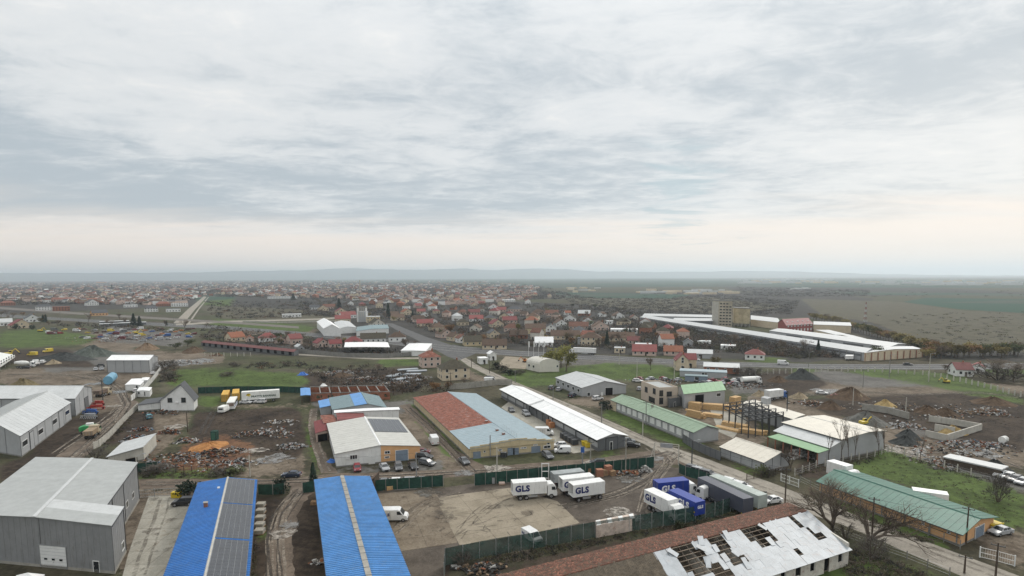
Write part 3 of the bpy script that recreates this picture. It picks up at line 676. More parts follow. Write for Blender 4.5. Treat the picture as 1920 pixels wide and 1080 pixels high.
def opn(b, kind, x0, y0, x1, y1, mat=None, frame_m=None, split=1, wall=None, depth=.06, label=None):
 """an opening given by its photo rectangle; kind: window | door | gate | opening"""
 xm, ym = (x0+x1)/2, (y0+y1)/2
 w = wall or wallhit(b, xm, ym)
 if w is None: print('NO HIT', b.root.name, kind, x0, y0); return None
 ax, val = w[0], w[1]
 qa = hit(b, ax, val, x0, ym); qb = hit(b, ax, val, x1, ym); za = hit(b, ax, val, xm, y1)[1]; zb = hit(b, ax, val, xm, y0)[1]
 q0, q1 = sorted((qa[0], qb[0])); z0, z1 = sorted((za, zb)); z0 = max(.02, z0)
 if kind in ('door', 'gate', 'opening') and z0 < 1.2: z0 = .02
 lim = b.W if ax == 't' else b.L; q0 = max(.1, q0); q1 = min(lim-.1, q1)
 if q1-q0 < .1 or z1-z0 < .1: print('TINY', b.root.name, kind, x0, y0, q0, q1, z0, z1); return None
 out = -1 if val < .01 else 1
 def bx(mb, a0, c0, a1, c1, d0, d1):
  lo, hi_ = sorted((val+out*d0, val+out*d1))
  if ax == 't': mb.box(a0, lo, c0, a1, hi_, c1)
  else: mb.box(lo, a0, c0, hi_, a1, c1)
 fw = min(.12, (q1-q0)*.15); fm = frame_m or TRIM_W
 mb = mbf(b); bx(mb, q0, z0, q0+fw, z1, -.02, depth+.04); bx(mb, q1-fw, z0, q1, z1, -.02, depth+.04); bx(mb, q0+fw, z1-fw, q1-fw, z1, -.02, depth+.04)
 if kind == 'window': bx(mb, q0-.05, z0, q1+.05, z0+fw, -.02, depth+.09)
 for k in range(1, split):
  qq = q0+(q1-q0)*k/split; bx(mb, qq-.04, z0+fw, qq+.04, z1-fw, -.02, depth+.03)
 f = mb.build({'window': 'window', 'door': 'door', 'gate': 'roller_gate', 'opening': 'door_opening'}[kind], fm, b.root)
 if label: f['label'] = label
 mb = mbf(b); bx(mb, q0+fw, z0+(fw if kind == 'window' else 0), q1-fw, z1-fw, -.01, depth)
 mb.build({'window': 'pane', 'door': 'door_leaf', 'gate': 'gate_leaf_or_gap', 'opening': 'dark_interior'}[kind], mat or GLASS_D, f)
 if kind in ('door', 'gate') and mat is not BLACK:
  mb = mbf(b); qh = q1-fw-.15 if kind == 'door' else (q0+q1)/2; bx(mb, qh-.03, .95, qh+.06, 1.15, depth, depth+.05); mb.build('handle', STEEL, f)
 return (ax, val, q0, q1, z0, z1, out)
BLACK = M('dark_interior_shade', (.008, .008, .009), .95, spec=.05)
def solar(b, side, a0, a1, t0, t1, na, ntt, gap=.04, mat=None, off=.14):
 wa, wt = (a1-a0)/na, (t1-t0)/ntt; run = math.hypot(b.sr if side == 0 else b.W-b.sr, b.zr-b.h)
 ga = gap/run; mb = mbf(b)
 c = [slope(b, side, a0+ga/2, t0+gap/2, off), slope(b, side, a0+wa-ga/2, t0+gap/2, off), slope(b, side, a0+wa-ga/2, t0+wt-gap/2, off), slope(b, side, a0+ga/2, t0+wt-gap/2, off)]
 d = [slope(b, side, a0+ga/2, t0+gap/2, off+.05), slope(b, side, a0+wa-ga/2, t0+gap/2, off+.05), slope(b, side, a0+wa-ga/2, t0+wt-gap/2, off+.05), slope(b, side, a0+ga/2, t0+wt-gap/2, off+.05)]
 mb.hexa(c, d); me = mb.mesh('solar_panel', mat or SOLAR)
 pa = Vector(b.fr(slope(b, side, a0+wa, t0, off)))-Vector(b.fr(slope(b, side, a0, t0, off)))
 for i in range(na):
  for j in range(ntt):
   o = bpy.data.objects.new('solar_panel', me); COL.objects.link(o); o.parent = b.root
   d_ = b.v*(wt*j); o.location = (pa.x*i+d_.x, pa.y*i+d_.y, pa.z*i)
 mb = mbf(b)
 for i in range(na+1):
  a = a0+wa*i
  mb.hexa([slope(b, side, a-.03/run, t0, off-.03), slope(b, side, a+.03/run, t0, off-.03), slope(b, side, a+.03/run, t1, off-.03), slope(b, side, a-.03/run, t1, off-.03)],
    [slope(b, side, a-.03/run, t0, off+.06), slope(b, side, a+.03/run, t0, off+.06), slope(b, side, a+.03/run, t1, off+.06), slope(b, side, a-.03/run, t1, off+.06)])
 mb.build('mounting_rail', M('dull_rail', (.16, .165, .17), .5), b.root)
def roofhit(b, px, py):
 d = ray(px, py); p0 = Vector((0, 0, CAM_H)); best = None
 for side in (0, 1):
  a = Vector(b.fr(slope(b, side, 0, 0))); bb = Vector(b.fr(slope(b, side, 1, 0))); c = Vector(b.fr(slope(b, side, 0, b.L)))
  n = (bb-a).cross(c-a)
  den = d.dot(n); 
  if abs(den) < 1e-9: continue
  k = (a+Vector((b.c.x, b.c.y, 0))-p0).dot(n)/den; p = p0+d*k; s, t_ = st(b, p.xy)
  al = s/b.sr if side == 0 else (b.W-s)/max(.001, b.W-b.sr)
  if k > 0 and -.1 <= al <= 1.0001 and (best is None or k < best[3]): best = (side, al, t_, k)
 return best
def roofrect(b, x, y, ws, wt, hh, name, mat, cap_m=None):
 r = roofhit(b, x, y)
 if r is None: print('NO ROOF', b.root.name, x, y); return
 side, a, t_, _ = r; s, _, z = slope(b, side, a, t_)
 o = mbf(b).box(s-ws/2, t_-wt/2, z-.4, s+ws/2, t_+wt/2, z+hh).build(name, mat, b.root)
 if cap_m: mbf(b).box(s-ws/2-.06, t_-wt/2-.06, z+hh, s+ws/2+.06, t_+wt/2+.06, z+hh+.1).build('chimney_cap', cap_m, o)
 return o
# ---------------------------------------------------------------- big grey hall, lower left, with a wider front bay
def z1(x, y): return (x/3.84, 800+y/3.84)
def z2(x, y): return (450+x/3.84, 800+y/3.84)
def z3(x, y): return (900+x/3.84, 800+y/3.84)
def z4(x, y): return (1400+x/3.692, 800+y/3.692)
def z5(x, y): return (x/4.695, 620+y/4.695)
def z6(x, y): return (350+x/4.5, 650+y/4.5)
def z7(x, y): return (730+x/4.5, 650+y/4.5)
def z8(x, y): return (1100+x/4.5, 650+y/4.5)
def z9(x, y): return (1450+x/4, 650+y/4)
def rct(z, x0, y0, x1, y1): a = z(x0, y0); b_ = z(x1, y1); return (*a, *b_)
b = frame((208, 985), (-110, 960), (230.5, 950.5), base=(221, 1076))
b.h = zat(P(221, 1076), 985); b.root = thing('grey_hall', 'big grey clad hall with pale gable roof and white roller door at the lower left', 'warehouse', (b.c.x, b.c.y, 0))
sr, zr, _ = hit(b, 't', 0, 65, 969); far = st(b, P(258, 938)); L = far[1]; s2 = st(b, P(234, 984))[0]; t1 = st(b, P(237, 1042))[1]
t1 = b.L; s2 = max(1.2, min(s2, sr*.45)); b.sr = sr; b.zr = zr; W = 2*sr; b.W = W
def zof(s): return b.h+(zr-b.h)*(s/sr if s < sr else (W-s)/sr)
mbf(b).prism([(0, 0), (W, 0), (W, b.h-.12), (sr, zr-.12), (0, b.h-.12)], 0, t1).prism([(s2, 0), (W, 0), (W, b.h-.12), (sr, zr-.12), (s2, zof(s2)-.12)], t1, L).build('wall', W_GREY, b.root)
def slab2(s_a, s_b, ta, tb, mat, nm='roof_panel', o0=0.0, o1=.1):
 return mbf(b).hexa([(s_a, ta, zof(s_a)+o0), (s_b, ta, zof(s_b)+o0), (s_b, tb, zof(s_b)+o0), (s_a, tb, zof(s_a)+o0)], [(s_a, ta, zof(s_a)+o1), (s_b, ta, zof(s_b)+o1), (s_b, tb, zof(s_b)+o1), (s_a, tb, zof(s_a)+o1)]).build(nm, mat, b.root)
k = 0
edges = [-.3]+[t1*.5, t1+.02]
slab2(-.25, sr, -.3, t1*.52, R_GREY); slab2(-.25, sr, t1*.52, t1+.05, R_LIGHT)
tt = t1+.05
nn = int((L-tt)/2.2)
for i in range(nn):
 a_, c_ = tt+(L+.3-tt)*i/nn, tt+(L+.3-tt)*(i+1)/nn
 slab2(s2-.25, sr, a_+.005, c_-.005, R_GREY)
nn = int(L/2.2)
for i in range(nn):
 a_, c_ = -.3+(L+.6)*i/nn, -.3+(L+.6)*(i+1)/nn
 slab2(sr, W+.25, a_+.005, c_-.005, R_GREY)
mbf(b).box(sr-.35, -.32, zr+.05, sr+.35, L+.32, zr+.2).build('ridge_cap', R_LIGHT, b.root)
mbf(b).box(-.06, -.06, 0, W+.06, t1, .45).box(s2-.06, t1, 0, W+.06, L+.06, .45).build('plinth', CONC, b.root)
mb = mbf(b); mb.tube((-.3, -.3, zof(-.25)), (-.3, t1, zof(-.25)), .1, 6); mb.tube((s2-.3, t1, zof(s2-.25)), (s2-.3, L+.3, zof(s2-.25)), .1, 6); mb.build('gutter', TRIM_D, b.root)
JT = M('panel_joint_grey', (.15, .152, .155), .6); mb = mbf(b)
for k in range(1, int(W/1.15)): mb.box(k*1.15-.018, -.015, .45, k*1.15+.018, 0, zof(min(k*1.15, W))-.2)
for k in range(1, int(t1/1.15)): mb.box(-.015, k*1.15-.018, .45, 0, k*1.15+.018, zof(0)-.2)
for k in range(int(t1/1.15)+1, int(L/1.15)): mb.box(s2-.015, k*1.15-.018, .45, s2, k*1.15+.018, zof(s2)-.2)
mb.build('panel_joint', JT, b.root, kind='stuff')
for s_ in (-.06, sr*.95, ): mbf(b).box(s_-.04, -.03, .4, s_+.04, 0, zof(max(0, s_))-.2).build('downpipe', TRIM_D, b.root)
for s_, t_ in ((-.03, t1-.05), (s2-.03, t1+4), (s2-.03, L-.05), (s2-.03, (t1+L)/2)): mbf(b).box(s_-.08, t_-.06, .4, s_, t_+.06, zof(max(0, s_))-.15).build('downpipe', TRIM_D, b.root)
b.L = L
r_ = opn(b, 'gate', *rct(z1, 288, 855, 482, 1045), mat=TRIM_W, frame_m=STEEL, wall=('t', 0))
g_ = [c for c in b.root.children if c.name.startswith('roller_gate')][-1]
ax, val, q0, q1, zz0, zz1, out = r_
for k in range(3):
 qq = q0+(q1-q0)*(.22+.28*k); mbf(b).box(qq-.3, -.10, 1.35, qq+.3, -.05, 1.65).build('gate_window', GLASS_D, g_)
mb = mbf(b)
for k in range(1, 7): mb.box(q0+.12, -.075, zz0+(zz1-zz0)*k/7-.015, q1-.12, -.055, zz0+(zz1-zz0)*k/7+.015)
mb.build('gate_groove', STEEL, g_)
opn(b, 'door', *rct(z1, 670, 965, 718, 1052), mat=GLASS_D, wall=('t', 0))
opn(b, 'window', *rct(z1, 874, 825, 892, 890), wall=('s', 0))
for x0, x1, y0, y1 in ((908, 924, 530, 585), (950, 966, 470, 520)):
 opn(b, 'window', *rct(z1, x0, y0, x1, y1), wall=('s', s2))
G1 = b
b = frame((20, 1090), (75, 1088), (30, 1074), h=3.0); b.root = thing('white_canopy', 'small white pyramid canopy cut by the bottom edge in front of the big grey hall', 'canopy', (b.c.x, b.c.y, 0))
W, L = b.W, b.L; mb = mbf(b)
for p, q in (((0, 0), (W, 0)), ((W, 0), (W, L)), ((W, L), (0, L)), ((0, L), (0, 0))): mb.poly([(*p, 2.6), (*q, 2.6), (W/2, L/2, 3.6)]); mb.poly([(*p, 2.6), (*q, 2.6), (*q, 2.3), (*p, 2.3)])
mb.build('roof', TRIM_W, b.root)
for p in ((.05, .05), (W-.05, .05), (W-.05, L-.05), (.05, L-.05)): mbf(b).tube((*p, 0), (*p, 2.6), .04).build('post', STEEL, b.root)

b = hall('long_grey_hall', 'long grey panel hall with half white roof beside the dirt track at the left edge', z5(175, 925), z5(-330, 850), z5(620, 632), base=z5(192, 1112), ridge=z5(-70, 795),
         wall=W_LGREY, roof=R_LIGHT, roof2=R_GREY, cat='warehouse', seam=2.4, wallseam=6)
for r in ((195, 960, 245, 1015), (335, 862, 380, 912), (462, 775, 502, 822), (575, 698, 610, 740)): opn(b, 'window', *rct(z5, *r))
for r in ((265, 880, 302, 1062), (520, 700, 562, 868)): opn(b, 'door', *rct(z5, *r), mat=W_LGREY, frame_m=TRIM_D)
for o in [c for c in b.root.children if c.name.startswith('roof_panel')]:
 if o.data.materials[0] is R_LIGHT and (Vector(o.location).xy).length < b.L*.42:
  pass
h2 = hall('rear_grey_hall', 'pale roofed grey hall behind the long one, tall doorway in its right gable', z5(655, 597), z5(806, 497), z5(-250, 597), base=z5(662, 755), ridge=z5(735, 487),
         wall=W_LGREY, roof=R_LIGHT, cat='warehouse', seam=3.0, wallseam=5)
opn(h2, 'gate', *rct(z5, 745, 580, 778, 672), mat=W_DGREY, frame_m=TRIM_D)
b = hall('panel_shed', 'small light grey shed with four wall panels and white roof on the gravel lot', z5(1310, 260), z5(1388, 225), z5(940, 260), base=z5(1310, 372), ridge=z5(1348, 216),
         wall=W_LGREY, roof=R_WHITE, cat='shed', seam=4.5, wallseam=4.2)
b = hall('white_house', 'white gabled house with dark grey roof at the top of the concrete fence', z5(1410, 612), z5(1705, 608), z5(1452, 575), base=z5(1414, 712), ridge=z5(1588, 474), wall=W_WHITE, roof=R_DARK, cat='house', over=.4)
opn(b, 'window', *rct(z5, 1475, 592, 1515, 632), frame_m=TRIM_D); opn(b, 'window', *rct(z5, 1595, 590, 1635, 632), frame_m=TRIM_D)
mbf(b).box(b.W*.46, -.3, 2.9, b.W*.54, 0, 3.4).build('air_conditioner', TRIM_W, b.root)
b2 = hall('white_annex', 'low white annex with flat dark roof left of the white gabled house', z5(1212, 655), z5(1408, 640), z5(1290, 605), base=z5(1222, 712), rooftype='mono0', rise=.4, wall=W_WHITE, roof=R_DARK, cat='outbuilding')
def boxhut(label, A, Bp, C, base, wall=W_WHITE, roof=R_WHITE, name='site_cabin', cat='cabin', group=None, wins=(), rt='flat'):
 b = hall(name, label, A, Bp, C, base=base, rooftype=rt, wall=wall, roof=roof, cat=cat, over=.08, plinth=False, group=group)
 for w in wins: opn(b, *w)
 return b
boxhut('long white site cabin beside the blue tank', z5(1100, 478), z5(1235, 478), z5(1160, 425), z5(1105, 528), wins=[('door', *rct(z5, 1195, 480, 1215, 520))])
boxhut('white cabin row end stepping up behind the long site cabin', z5(1235, 440), z5(1300, 438), z5(1255, 415), z5(1240, 490))
boxhut('small white two-bay cabin in front of the cabin row', z5(1205, 530), z5(1318, 530), z5(1228, 500), z5(1207, 583), wins=[('window', *rct(z5, 1212, 535, 1232, 560)), ('window', *rct(z5, 1268, 535, 1280, 575))])
b = hall('lean_to_shed', 'open sided shed with crumpled pale metal roof by the scrap yard', z1(775, 217), z1(1035, 170), z1(890, 112), base=(208, 876), rooftype='mono0', rise=.9, wall=CONC_L, roof=R_LIGHT, cat='shed', seam=1.6)
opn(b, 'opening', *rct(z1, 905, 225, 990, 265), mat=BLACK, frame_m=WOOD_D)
b = hall('solar_roof_barn', 'long barn with vivid blue left slope and solar panels on the right slope', (373.7, 905.5), (479.7, 900), (296, 1120), h=3.8, ridge=(427, 896), wall=W_YEL, roof=R_BLUE2, cat='barn', rib=.6, cap=CONC_L)
B1 = b
na = 6; nt_ = int((b.L-1.5)/1.05)
solar(b, 1, .04, .96, .5, .5+1.05*(nt_//3), na, nt_//3); solar(b, 1, .04, .96, .9+1.05*(nt_//3), .9+1.05*(2*nt_//3), na, nt_//3); solar(b, 1, .04, .96, 1.5+1.05*(2*nt_//3), b.L-.2, na, nt_//3)
roofrect(b, 386, 951, .7, .7, .9, 'chimney', W_BRICK, CONC)
roofrect(b, 410, 916, .5, .5, .3, 'roof_vent', TRIM_W)
b = hall('blue_roof_barn', 'long barn with bright blue ribbed roof and pale ridge strip beside the truck yard', (591.4, 900), (691, 893.5), (622, 1130), h=3.8, ridge=(641, 893), wall=W_YEL, roof=R_BLUE, cat='barn', rib=.6, cap=CONC)
B2 = b
mb = mbf(b); n = int(b.L/2.4)
for k in range(n): mbf(b).box(b.sr-.42, .2+k*2.4, b.zr+.2, b.sr+.42, 2.4+k*2.4, b.zr+.27).build('ridge_light', CONC, b.root)
b = hall('brown_lean_to', 'small dark brown pitched porch at the far right corner of the bright blue roof', (690, 905), (702, 899), (700, 893), h=3.0, rooftype='mono0', rise=.4, wall=WOOD_D, roof=R_OLDTILE, cat='shed', plinth=False)
b = hall('white_yellow_hall', 'hall with off-white roof, front half white half yellow, behind the row of parked cars', (629.7, 850.8), (786.7, 835.7), (614.4, 794.4), base=(632, 876.8), ridge=(713, 834.6), wall=W_WHITE, roof=R_OFFW, cat='warehouse', seam=1.9, cap=R_WHITE)
b.root.children[0]
W = b.W
mbf(b).box(b.sr+.1, -.08, .3, W+.02, -.02, b.h-.1).build('yellow_facade', W_ORANGE, b.root)
mbf(b).poly([(b.sr+.1, -.08, b.h-.1), (W, -.08, b.h-.1), (b.sr+.1, -.08, b.zr-.15)]).build('yellow_gable', W_ORANGE, b.root)
opn(b, 'gate', *rct(z2, 1118, 165, 1212, 262), mat=BLUEGREY, frame_m=TRIM_W, wall=('t', 0), depth=.12)
opn(b, 'window', *rct(z2, 790, 202, 846, 236), split=3, wall=('t', 0)); opn(b, 'door', *rct(z2, 925, 215, 972, 280), mat=TRIM_W, wall=('t', 0))
opn(b, 'window', *rct(z2, 1040, 172, 1080, 196), wall=('t', 0), depth=.12, split=2); opn(b, 'window', *rct(z2, 1040, 210, 1076, 226), wall=('t', 0), depth=.12)
mbf(b).box(hit(b, 't', 0, *z2(775, 232))[0]-.4, -.35, 2.0, hit(b, 't', 0, *z2(775, 232))[0]+.4, 0, 2.6).build('air_conditioner', TRIM_W, b.root)
r = roofhit(b, 703, 810); r2 = roofhit(b, 692, 786); r3 = roofhit(b, 763, 809)
if r and r2 and r3:
 solar(b, r[0], min(r3[1], .95), min(.97, max(r[1], .5)), min(r[2], r2[2]), max(r[2], r2[2]), 7, 6, mat=SOLAR)
W1 = b
b = hall('bluegrey_hall', 'dull blue-grey metal roof with a bright blue stripe behind the white and yellow hall', (624, 768), (724, 764), (618, 746), base=(624, 785), ridge=(692, 766) and (690, 757), wall=W_LGREY, roof=R_SLATE, cat='warehouse', seam=1.8)
b.sr0 = b.sr
a0, a1 = .62, .97
mbf(b).hexa([slope(b, 0, a0, -.3, .08), slope(b, 0, a1, -.3, .08), slope(b, 0, a1, b.L+.3, .08), slope(b, 0, a0, b.L+.3, .08)], [slope(b, 0, a0, -.3, .15), slope(b, 0, a1, -.3, .15), slope(b, 0, a1, b.L+.3, .15), slope(b, 0, a0, b.L+.3, .15)]).build('blue_roof_stripe', R_BLUE, b.root)
b = hall('white_canopy_strip', 'long thin white flat roof between the red lean-tos and the blue-grey hall', (628, 774), (748, 768), (628, 770), h=3.8, rooftype='flat', wall=W_WHITE, roof=R_WHITE, cat='canopy', plinth=False)
hall('red_lean_to', 'bright red low roof against the back of the white and yellow hall', z6(1272, 640), z6(1500, 608), z6(1262, 572), h=3.2, rooftype='mono1', rise=.5, wall=W_PINK, roof=R_RED, cat='shed', plinth=False, seam=1.4)
hall('brown_red_lean_to', 'dull brown-red roof left of the bright red lean-to', z6(1155, 655), z6(1265, 638), z6(1128, 592), h=2.9, rooftype='mono1', rise=.4, wall=W_PINK, roof=R_RUST, cat='shed', plinth=False, seam=1.4)
b = hall('dark_red_carport', 'dark red lean-to carport beside the two-rut lane', z6(1092, 730), z6(1195, 710), z6(1080, 632), h=2.7, rooftype='mono0', rise=.4, wall=W_PINK, roof=R_DRED, cat='carport', plinth=False, seam=1.2)
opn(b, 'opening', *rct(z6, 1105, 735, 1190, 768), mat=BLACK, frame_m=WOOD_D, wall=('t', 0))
hall('blue_hut', 'small hut with blue tin roof left of the blue-grey hall', z6(1130, 515), z6(1220, 505), z6(1116, 458), h=2.6, rooftype='mono0', rise=.4, wall=W_LGREY, roof=R_BLUE, cat='hut', plinth=False)
b = hall('blue_porch', 'blue tin porch roof on posts at the left end of the unfinished brick building', z6(968, 412), z6(1040, 410), z6(966, 352), h=3.4, rooftype='flat', wall=W_LGREY, roof=R_BLUE, cat='porch', plinth=False)
w_ = [c for c in b.root.children if c.name.startswith('wall')][0]; bpy.data.objects.remove(w_)
for p in ((.1, .1), (b.W-.1, .1), (.1, b.L-.1), (b.W-.1, b.L-.1)): mbf(b).box(p[0]-.1, p[1]-.1, 0, p[0]+.1, p[1]+.1, b.h).build('post', WOOD_D, b.root)
b = frame(z6(1045, 400), z6(1715, 385), z6(1040, 345), base=z6(1048, 462)); b.root = thing('unfinished_brick_building', 'roofless unfinished brick building with grey ring beams and bare window holes', 'building', (b.c.x, b.c.y, 0))
b.sr = b.W/2; b.zr = b.h
mb = mbf(b); W, L, h = b.W, b.L, b.h
for k in range(9):
 s = W*k/8; mb.box(max(0, s-.15), .3, 0, min(W, s+.15), L-.3, h)
mb.box(0, L-.3, 0, W, L, h)
nw = 14
for k in range(nw):
 s0, s1 = W*k/nw, W*(k+1)/nw
 if k % 2 == 0: mb.box(s0, 0, 0, s1, .3, h)
 else: mb.box(s0, 0, 0, s1, .3, 1.0); mb.box(s0, 0, h*.8, s1, .3, h)
mb.build('wall', W_BRICK, b.root)
for k in range(9): s = W*k/8; mbf(b).box(max(-.05, s-.2), -.05, h, min(W+.05, s+.2), L+.05, h+.22).build('ring_beam', CONC_D, b.root)
for t_ in (0, L): mbf(b).box(-.05, t_-.2, h+.23, W+.05, t_+.2, h+.42).build('ring_beam', CONC_D, b.root)
b = hall('yellow_hall', 'long yellow hall, left roof slope rusty red and grey, right slope pale blue', (881, 841.5), (1039.3, 826.7), (776, 745.6), base=(884.4, 861), ridge=(970, 824), wall=W_YEL, roof=R_RUST, roof2=R_PBLUE, cat='warehouse', seam=1.5, cap=R_PBLUE)
Y1 = b
pan = [c for c in b.root.children if c.name.startswith('roof_panel') and c.data.materials[0] is R_RUST]
m2 = pan[0].data.copy(); m2.materials[0] = R_PBLUE
for c in pan:
 if Vector(c.location).xy.length < b.L*.27: c.data = m2
for r, mt in (((707, 885, 770, 950), BLUEGREY), ((997, 853, 1040, 930), BLUEGREY), ((1042, 853, 1058, 925), BLACK), ((1060, 853, 1092, 928), BLUEGREY), ((1198, 840, 1273, 915), BLUEGREY)):  # black middle panel paints the shade inside the open gateway, no leaf there
 opn(b, 'gate', *rct(z7, *r), mat=mt, frame_m=BLUEGREY, wall=('t', 0))
for r in ((795, 875, 812, 892), (918, 862, 950, 880), (1108, 846, 1156, 860), (1300, 832, 1362, 858), (1328, 800, 1355, 826), (1215, 822, 1250, 834)):
 opn(b, 'window', *rct(z7, *r), wall=('t', 0), split=2 if r[2]-r[0] > 40 else 1)
s_ = hit(b, 't', 0, *z7(848, 900))[0]; mbf(b).tube((s_, -.35, .5), (s_, -.35, 6.0), .14, 8).build('flue_pipe', STEEL, b.root)
mb = mbf(b); n = 9
for k in range(n):
 s0, s1 = b.W*k/n, b.W*(k+1)/n; sm = (s0+s1)/2; zt = b.h+(b.zr-b.h)*(sm/b.sr if sm < b.sr else (b.W-sm)/(b.W-b.sr))
 mb.box(s0, -.22, b.h-.3, s1, -.07, zt+.45)
mb.build('parapet', W_YEL, b.root)
for x, y in ((932, 808), (944, 815), (912, 792)): roofrect(b, x, y, .7, .7, .5, 'roof_vent', W_BRICK, STEEL)
mb = mbf(b)
for k in range(9): t_ = 1.5+k*1.3; mb.tube((b.sr+.4, t_, b.zr), (b.sr+.4, t_, b.zr+1.3), .03, 4)
mb.tube((b.sr+.4, 1.5, b.zr+1.2), (b.sr+.4, 12, b.zr+1.2), .02, 4); mb.build('roof_rail', STEEL, b.root)
b = hall('white_workshop', 'long narrow white roofed workshop row with dark garage fronts between yard and street', (1120.7, 823), (1173, 815.6), (940, 729.5), base=(1120.4, 846.7), ridge=(1148, 812), wall=W_LGREY, roof=R_WHITE, cat='workshop', seam=2.0, over=.7, trim=DSTEEL)
W3 = b
mbf(b).box(-.12, .1, .3, -.06, b.L-.1, 1.1).build('dark_base_band', W_DGREY, b.root)
mbf(b).box(-.12, .1, b.h-.95, -.06, b.L-.1, b.h-.35).build('window_band', GLASS_D, b.root)
mbf(b).box(.0, -.14, .3, b.W*.96, -.06, b.h-.1).build('dark_front_cladding', W_DGREY, b.root)
opn(b, 'gate', *rct(z8, 158, 762, 260, 866), mat=W_DGREY, frame_m=DSTEEL, wall=('t', 0), depth=.2)
opn(b, 'door', *rct(z8, 190, 798, 216, 862), mat=GLASS_D, frame_m=TRIM_W, wall=('t', 0), depth=.26)
for x0, x1, y0, y1 in ((1190, 1245, 525, 600), (1250, 1300, 545, 625), (1310, 1345, 565, 640), (1155, 1185, 480, 560)):
 opn(b, 'gate', *rct(z7, x0, y0, x1, y1), mat=W_DGREY, frame_m=DSTEEL, wall=('s', 0), depth=.16)
for k in range(9): t_ = b.L*(.06+.105*k); mbf(b).box(-.3, t_-.12, 0, -.13, t_+.12, b.h-.1).build('column', W_DGREY, b.root)
t_ = b.L*.60
mbf(b).hexa([slope(b, 0, -.2, t_-.3, .14), slope(b, 0, 1, t_-.3, .14), slope(b, 0, 1, t_+.3, .14), slope(b, 0, -.2, t_+.3, .14)], [slope(b, 0, -.2, t_-.3, .6), slope(b, 0, 1, t_-.3, .6), slope(b, 0, 1, t_+.3, .6), slope(b, 0, -.2, t_+.3, .6)]).build('fire_wall_cap', R_WHITE, b.root)
b = hall('light_grey_hall', 'light grey hall with white gable roof and dark doorway beyond the straight street', (1091, 727.1), (1174.4, 721.6), (1042, 708), base=(1090, 744.4), ridge=(1133, 714.4), wall=W_LGREY, roof=R_LIGHT, cat='warehouse', seam=2.2)
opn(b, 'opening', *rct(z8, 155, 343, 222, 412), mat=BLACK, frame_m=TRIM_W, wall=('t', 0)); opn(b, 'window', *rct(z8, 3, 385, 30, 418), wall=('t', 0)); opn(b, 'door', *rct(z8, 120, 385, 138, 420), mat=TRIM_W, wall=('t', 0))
for x, y in ((1425, 285), (1468, 302), (1510, 320), (1553, 338), (1598, 355)): opn(b, 'window', *rct(z7, x-9, y, x+9, y+28), wall=('s', 0))
b = frame((1011, 683), (1048.5, 682), (987, 678), base=(1011, 697.8)); b.root = thing('tent_hall', 'cream storage tent hall with arched roof beside the yellow-green willow', 'tent', (b.c.x, b.c.y, 0))
W, L, h = b.W, b.L, b.h; n = 8; prof = [(0, 0), (W, 0)]+[(W/2+W/2*math.cos(math.pi*k/n), h+(2.6)*math.sin(math.pi*k/n)) for k in range(n+1)]
mbf(b).prism(prof, 0, L).build('fabric_cover', M('cream_tent_fabric', (.60, .57, .50), .7, var=.05, dirt=.2, streak=True), b.root); b.sr = W/2; b.zr = h+2.6
mb = mbf(b)
for t_ in [L*k/6 for k in range(7)]:
 for k in range(n):
  a, c = prof[2+k], prof[3+k] if 3+k < len(prof) else prof[-1]
  mb.tube((a[0], t_, a[1]+.03), (c[0], t_, c[1]+.03), .06, 4)
mb.build('arch_rib', TRIM_W, b.root)
for x, y in ((1180, 155), (1218, 165)): opn(b, 'window', *rct(z7, x-8, y-10, x+8, y+14), wall=('s', 0))
opn(b, 'window', *rct(z7, 1408, 155, 1426, 175), wall=('t', 0))
b = hall('green_roof_barn', 'long white walled barn with weathered pale green roof along the street verge', (1301, 809.6), (1347.8, 803.3), (1147.3, 749.3), base=(1303, 833), ridge=(1324.4, 797.8), wall=W_LGREY, roof=R_PGREEN, cat='barn', seam=2.4, over=.5)
G4 = b
for k in range(12): t_ = b.L*(.07+.075*k); mbf(b).box(-.12, t_-1.2, 1.0, -.06, t_+1.2, b.h-.6).build('wall_panel', W_WHITE, b.root)
mbf(b).box(-.13, b.L*.93, 0, -.06, b.L, b.h-.4).build('end_panel', W_CREAM, b.root)
for x, y in ((1223, 764),): roofrect(b, x, y, .5, .5, .8, 'chimney', CONC, CONC)
b = hall('green_top_hall', 'light grey hall with fresh green roof behind the timber stacks', z8(825, 400), z8(1168, 366), z8(775, 337), base=z8(820, 528), rooftype='gable', rise=.1, wall=W_LGREY, roof=R_GREEN, cat='warehouse', seam=0, fascia=False)
for c in list(b.root.children):
 if c.name.split('.')[0] in ('roof',): bpy.data.objects.remove(c)
W, L = b.W, b.L
zr2 = 1.9
n = 9
for k in range(n):
 s0, s1 = -.4+(W+.8)*k/n+.02, -.4+(W+.8)*(k+1)/n-.02
 mbf(b).hexa([(s0, -.4, b.h), (s1, -.4, b.h), (s1, L/2, b.h+zr2), (s0, L/2, b.h+zr2)], [(s0, -.4, b.h+.1), (s1, -.4, b.h+.1), (s1, L/2, b.h+zr2+.1), (s0, L/2, b.h+zr2+.1)]).build('roof_panel', R_GREEN, b.root)
mbf(b).hexa([(-.4, L/2, b.h+zr2), (W+.4, L/2, b.h+zr2), (W+.4, L+.4, b.h), (-.4, L+.4, b.h)], [(-.4, L/2, b.h+zr2+.1), (W+.4, L/2, b.h+zr2+.1), (W+.4, L+.4, b.h+.1), (-.4, L+.4, b.h+.1)]).build('rear_roof', R_GREEN, b.root)
mbf(b).poly([(.05, 0, b.h-.1), (.05, L, b.h-.1), (.05, L/2, b.h+zr2)]).poly([(W-.05, 0, b.h-.1), (W-.05, L, b.h-.1), (W-.05, L/2, b.h+zr2)]).build('gable_wall', W_LGREY, b.root)
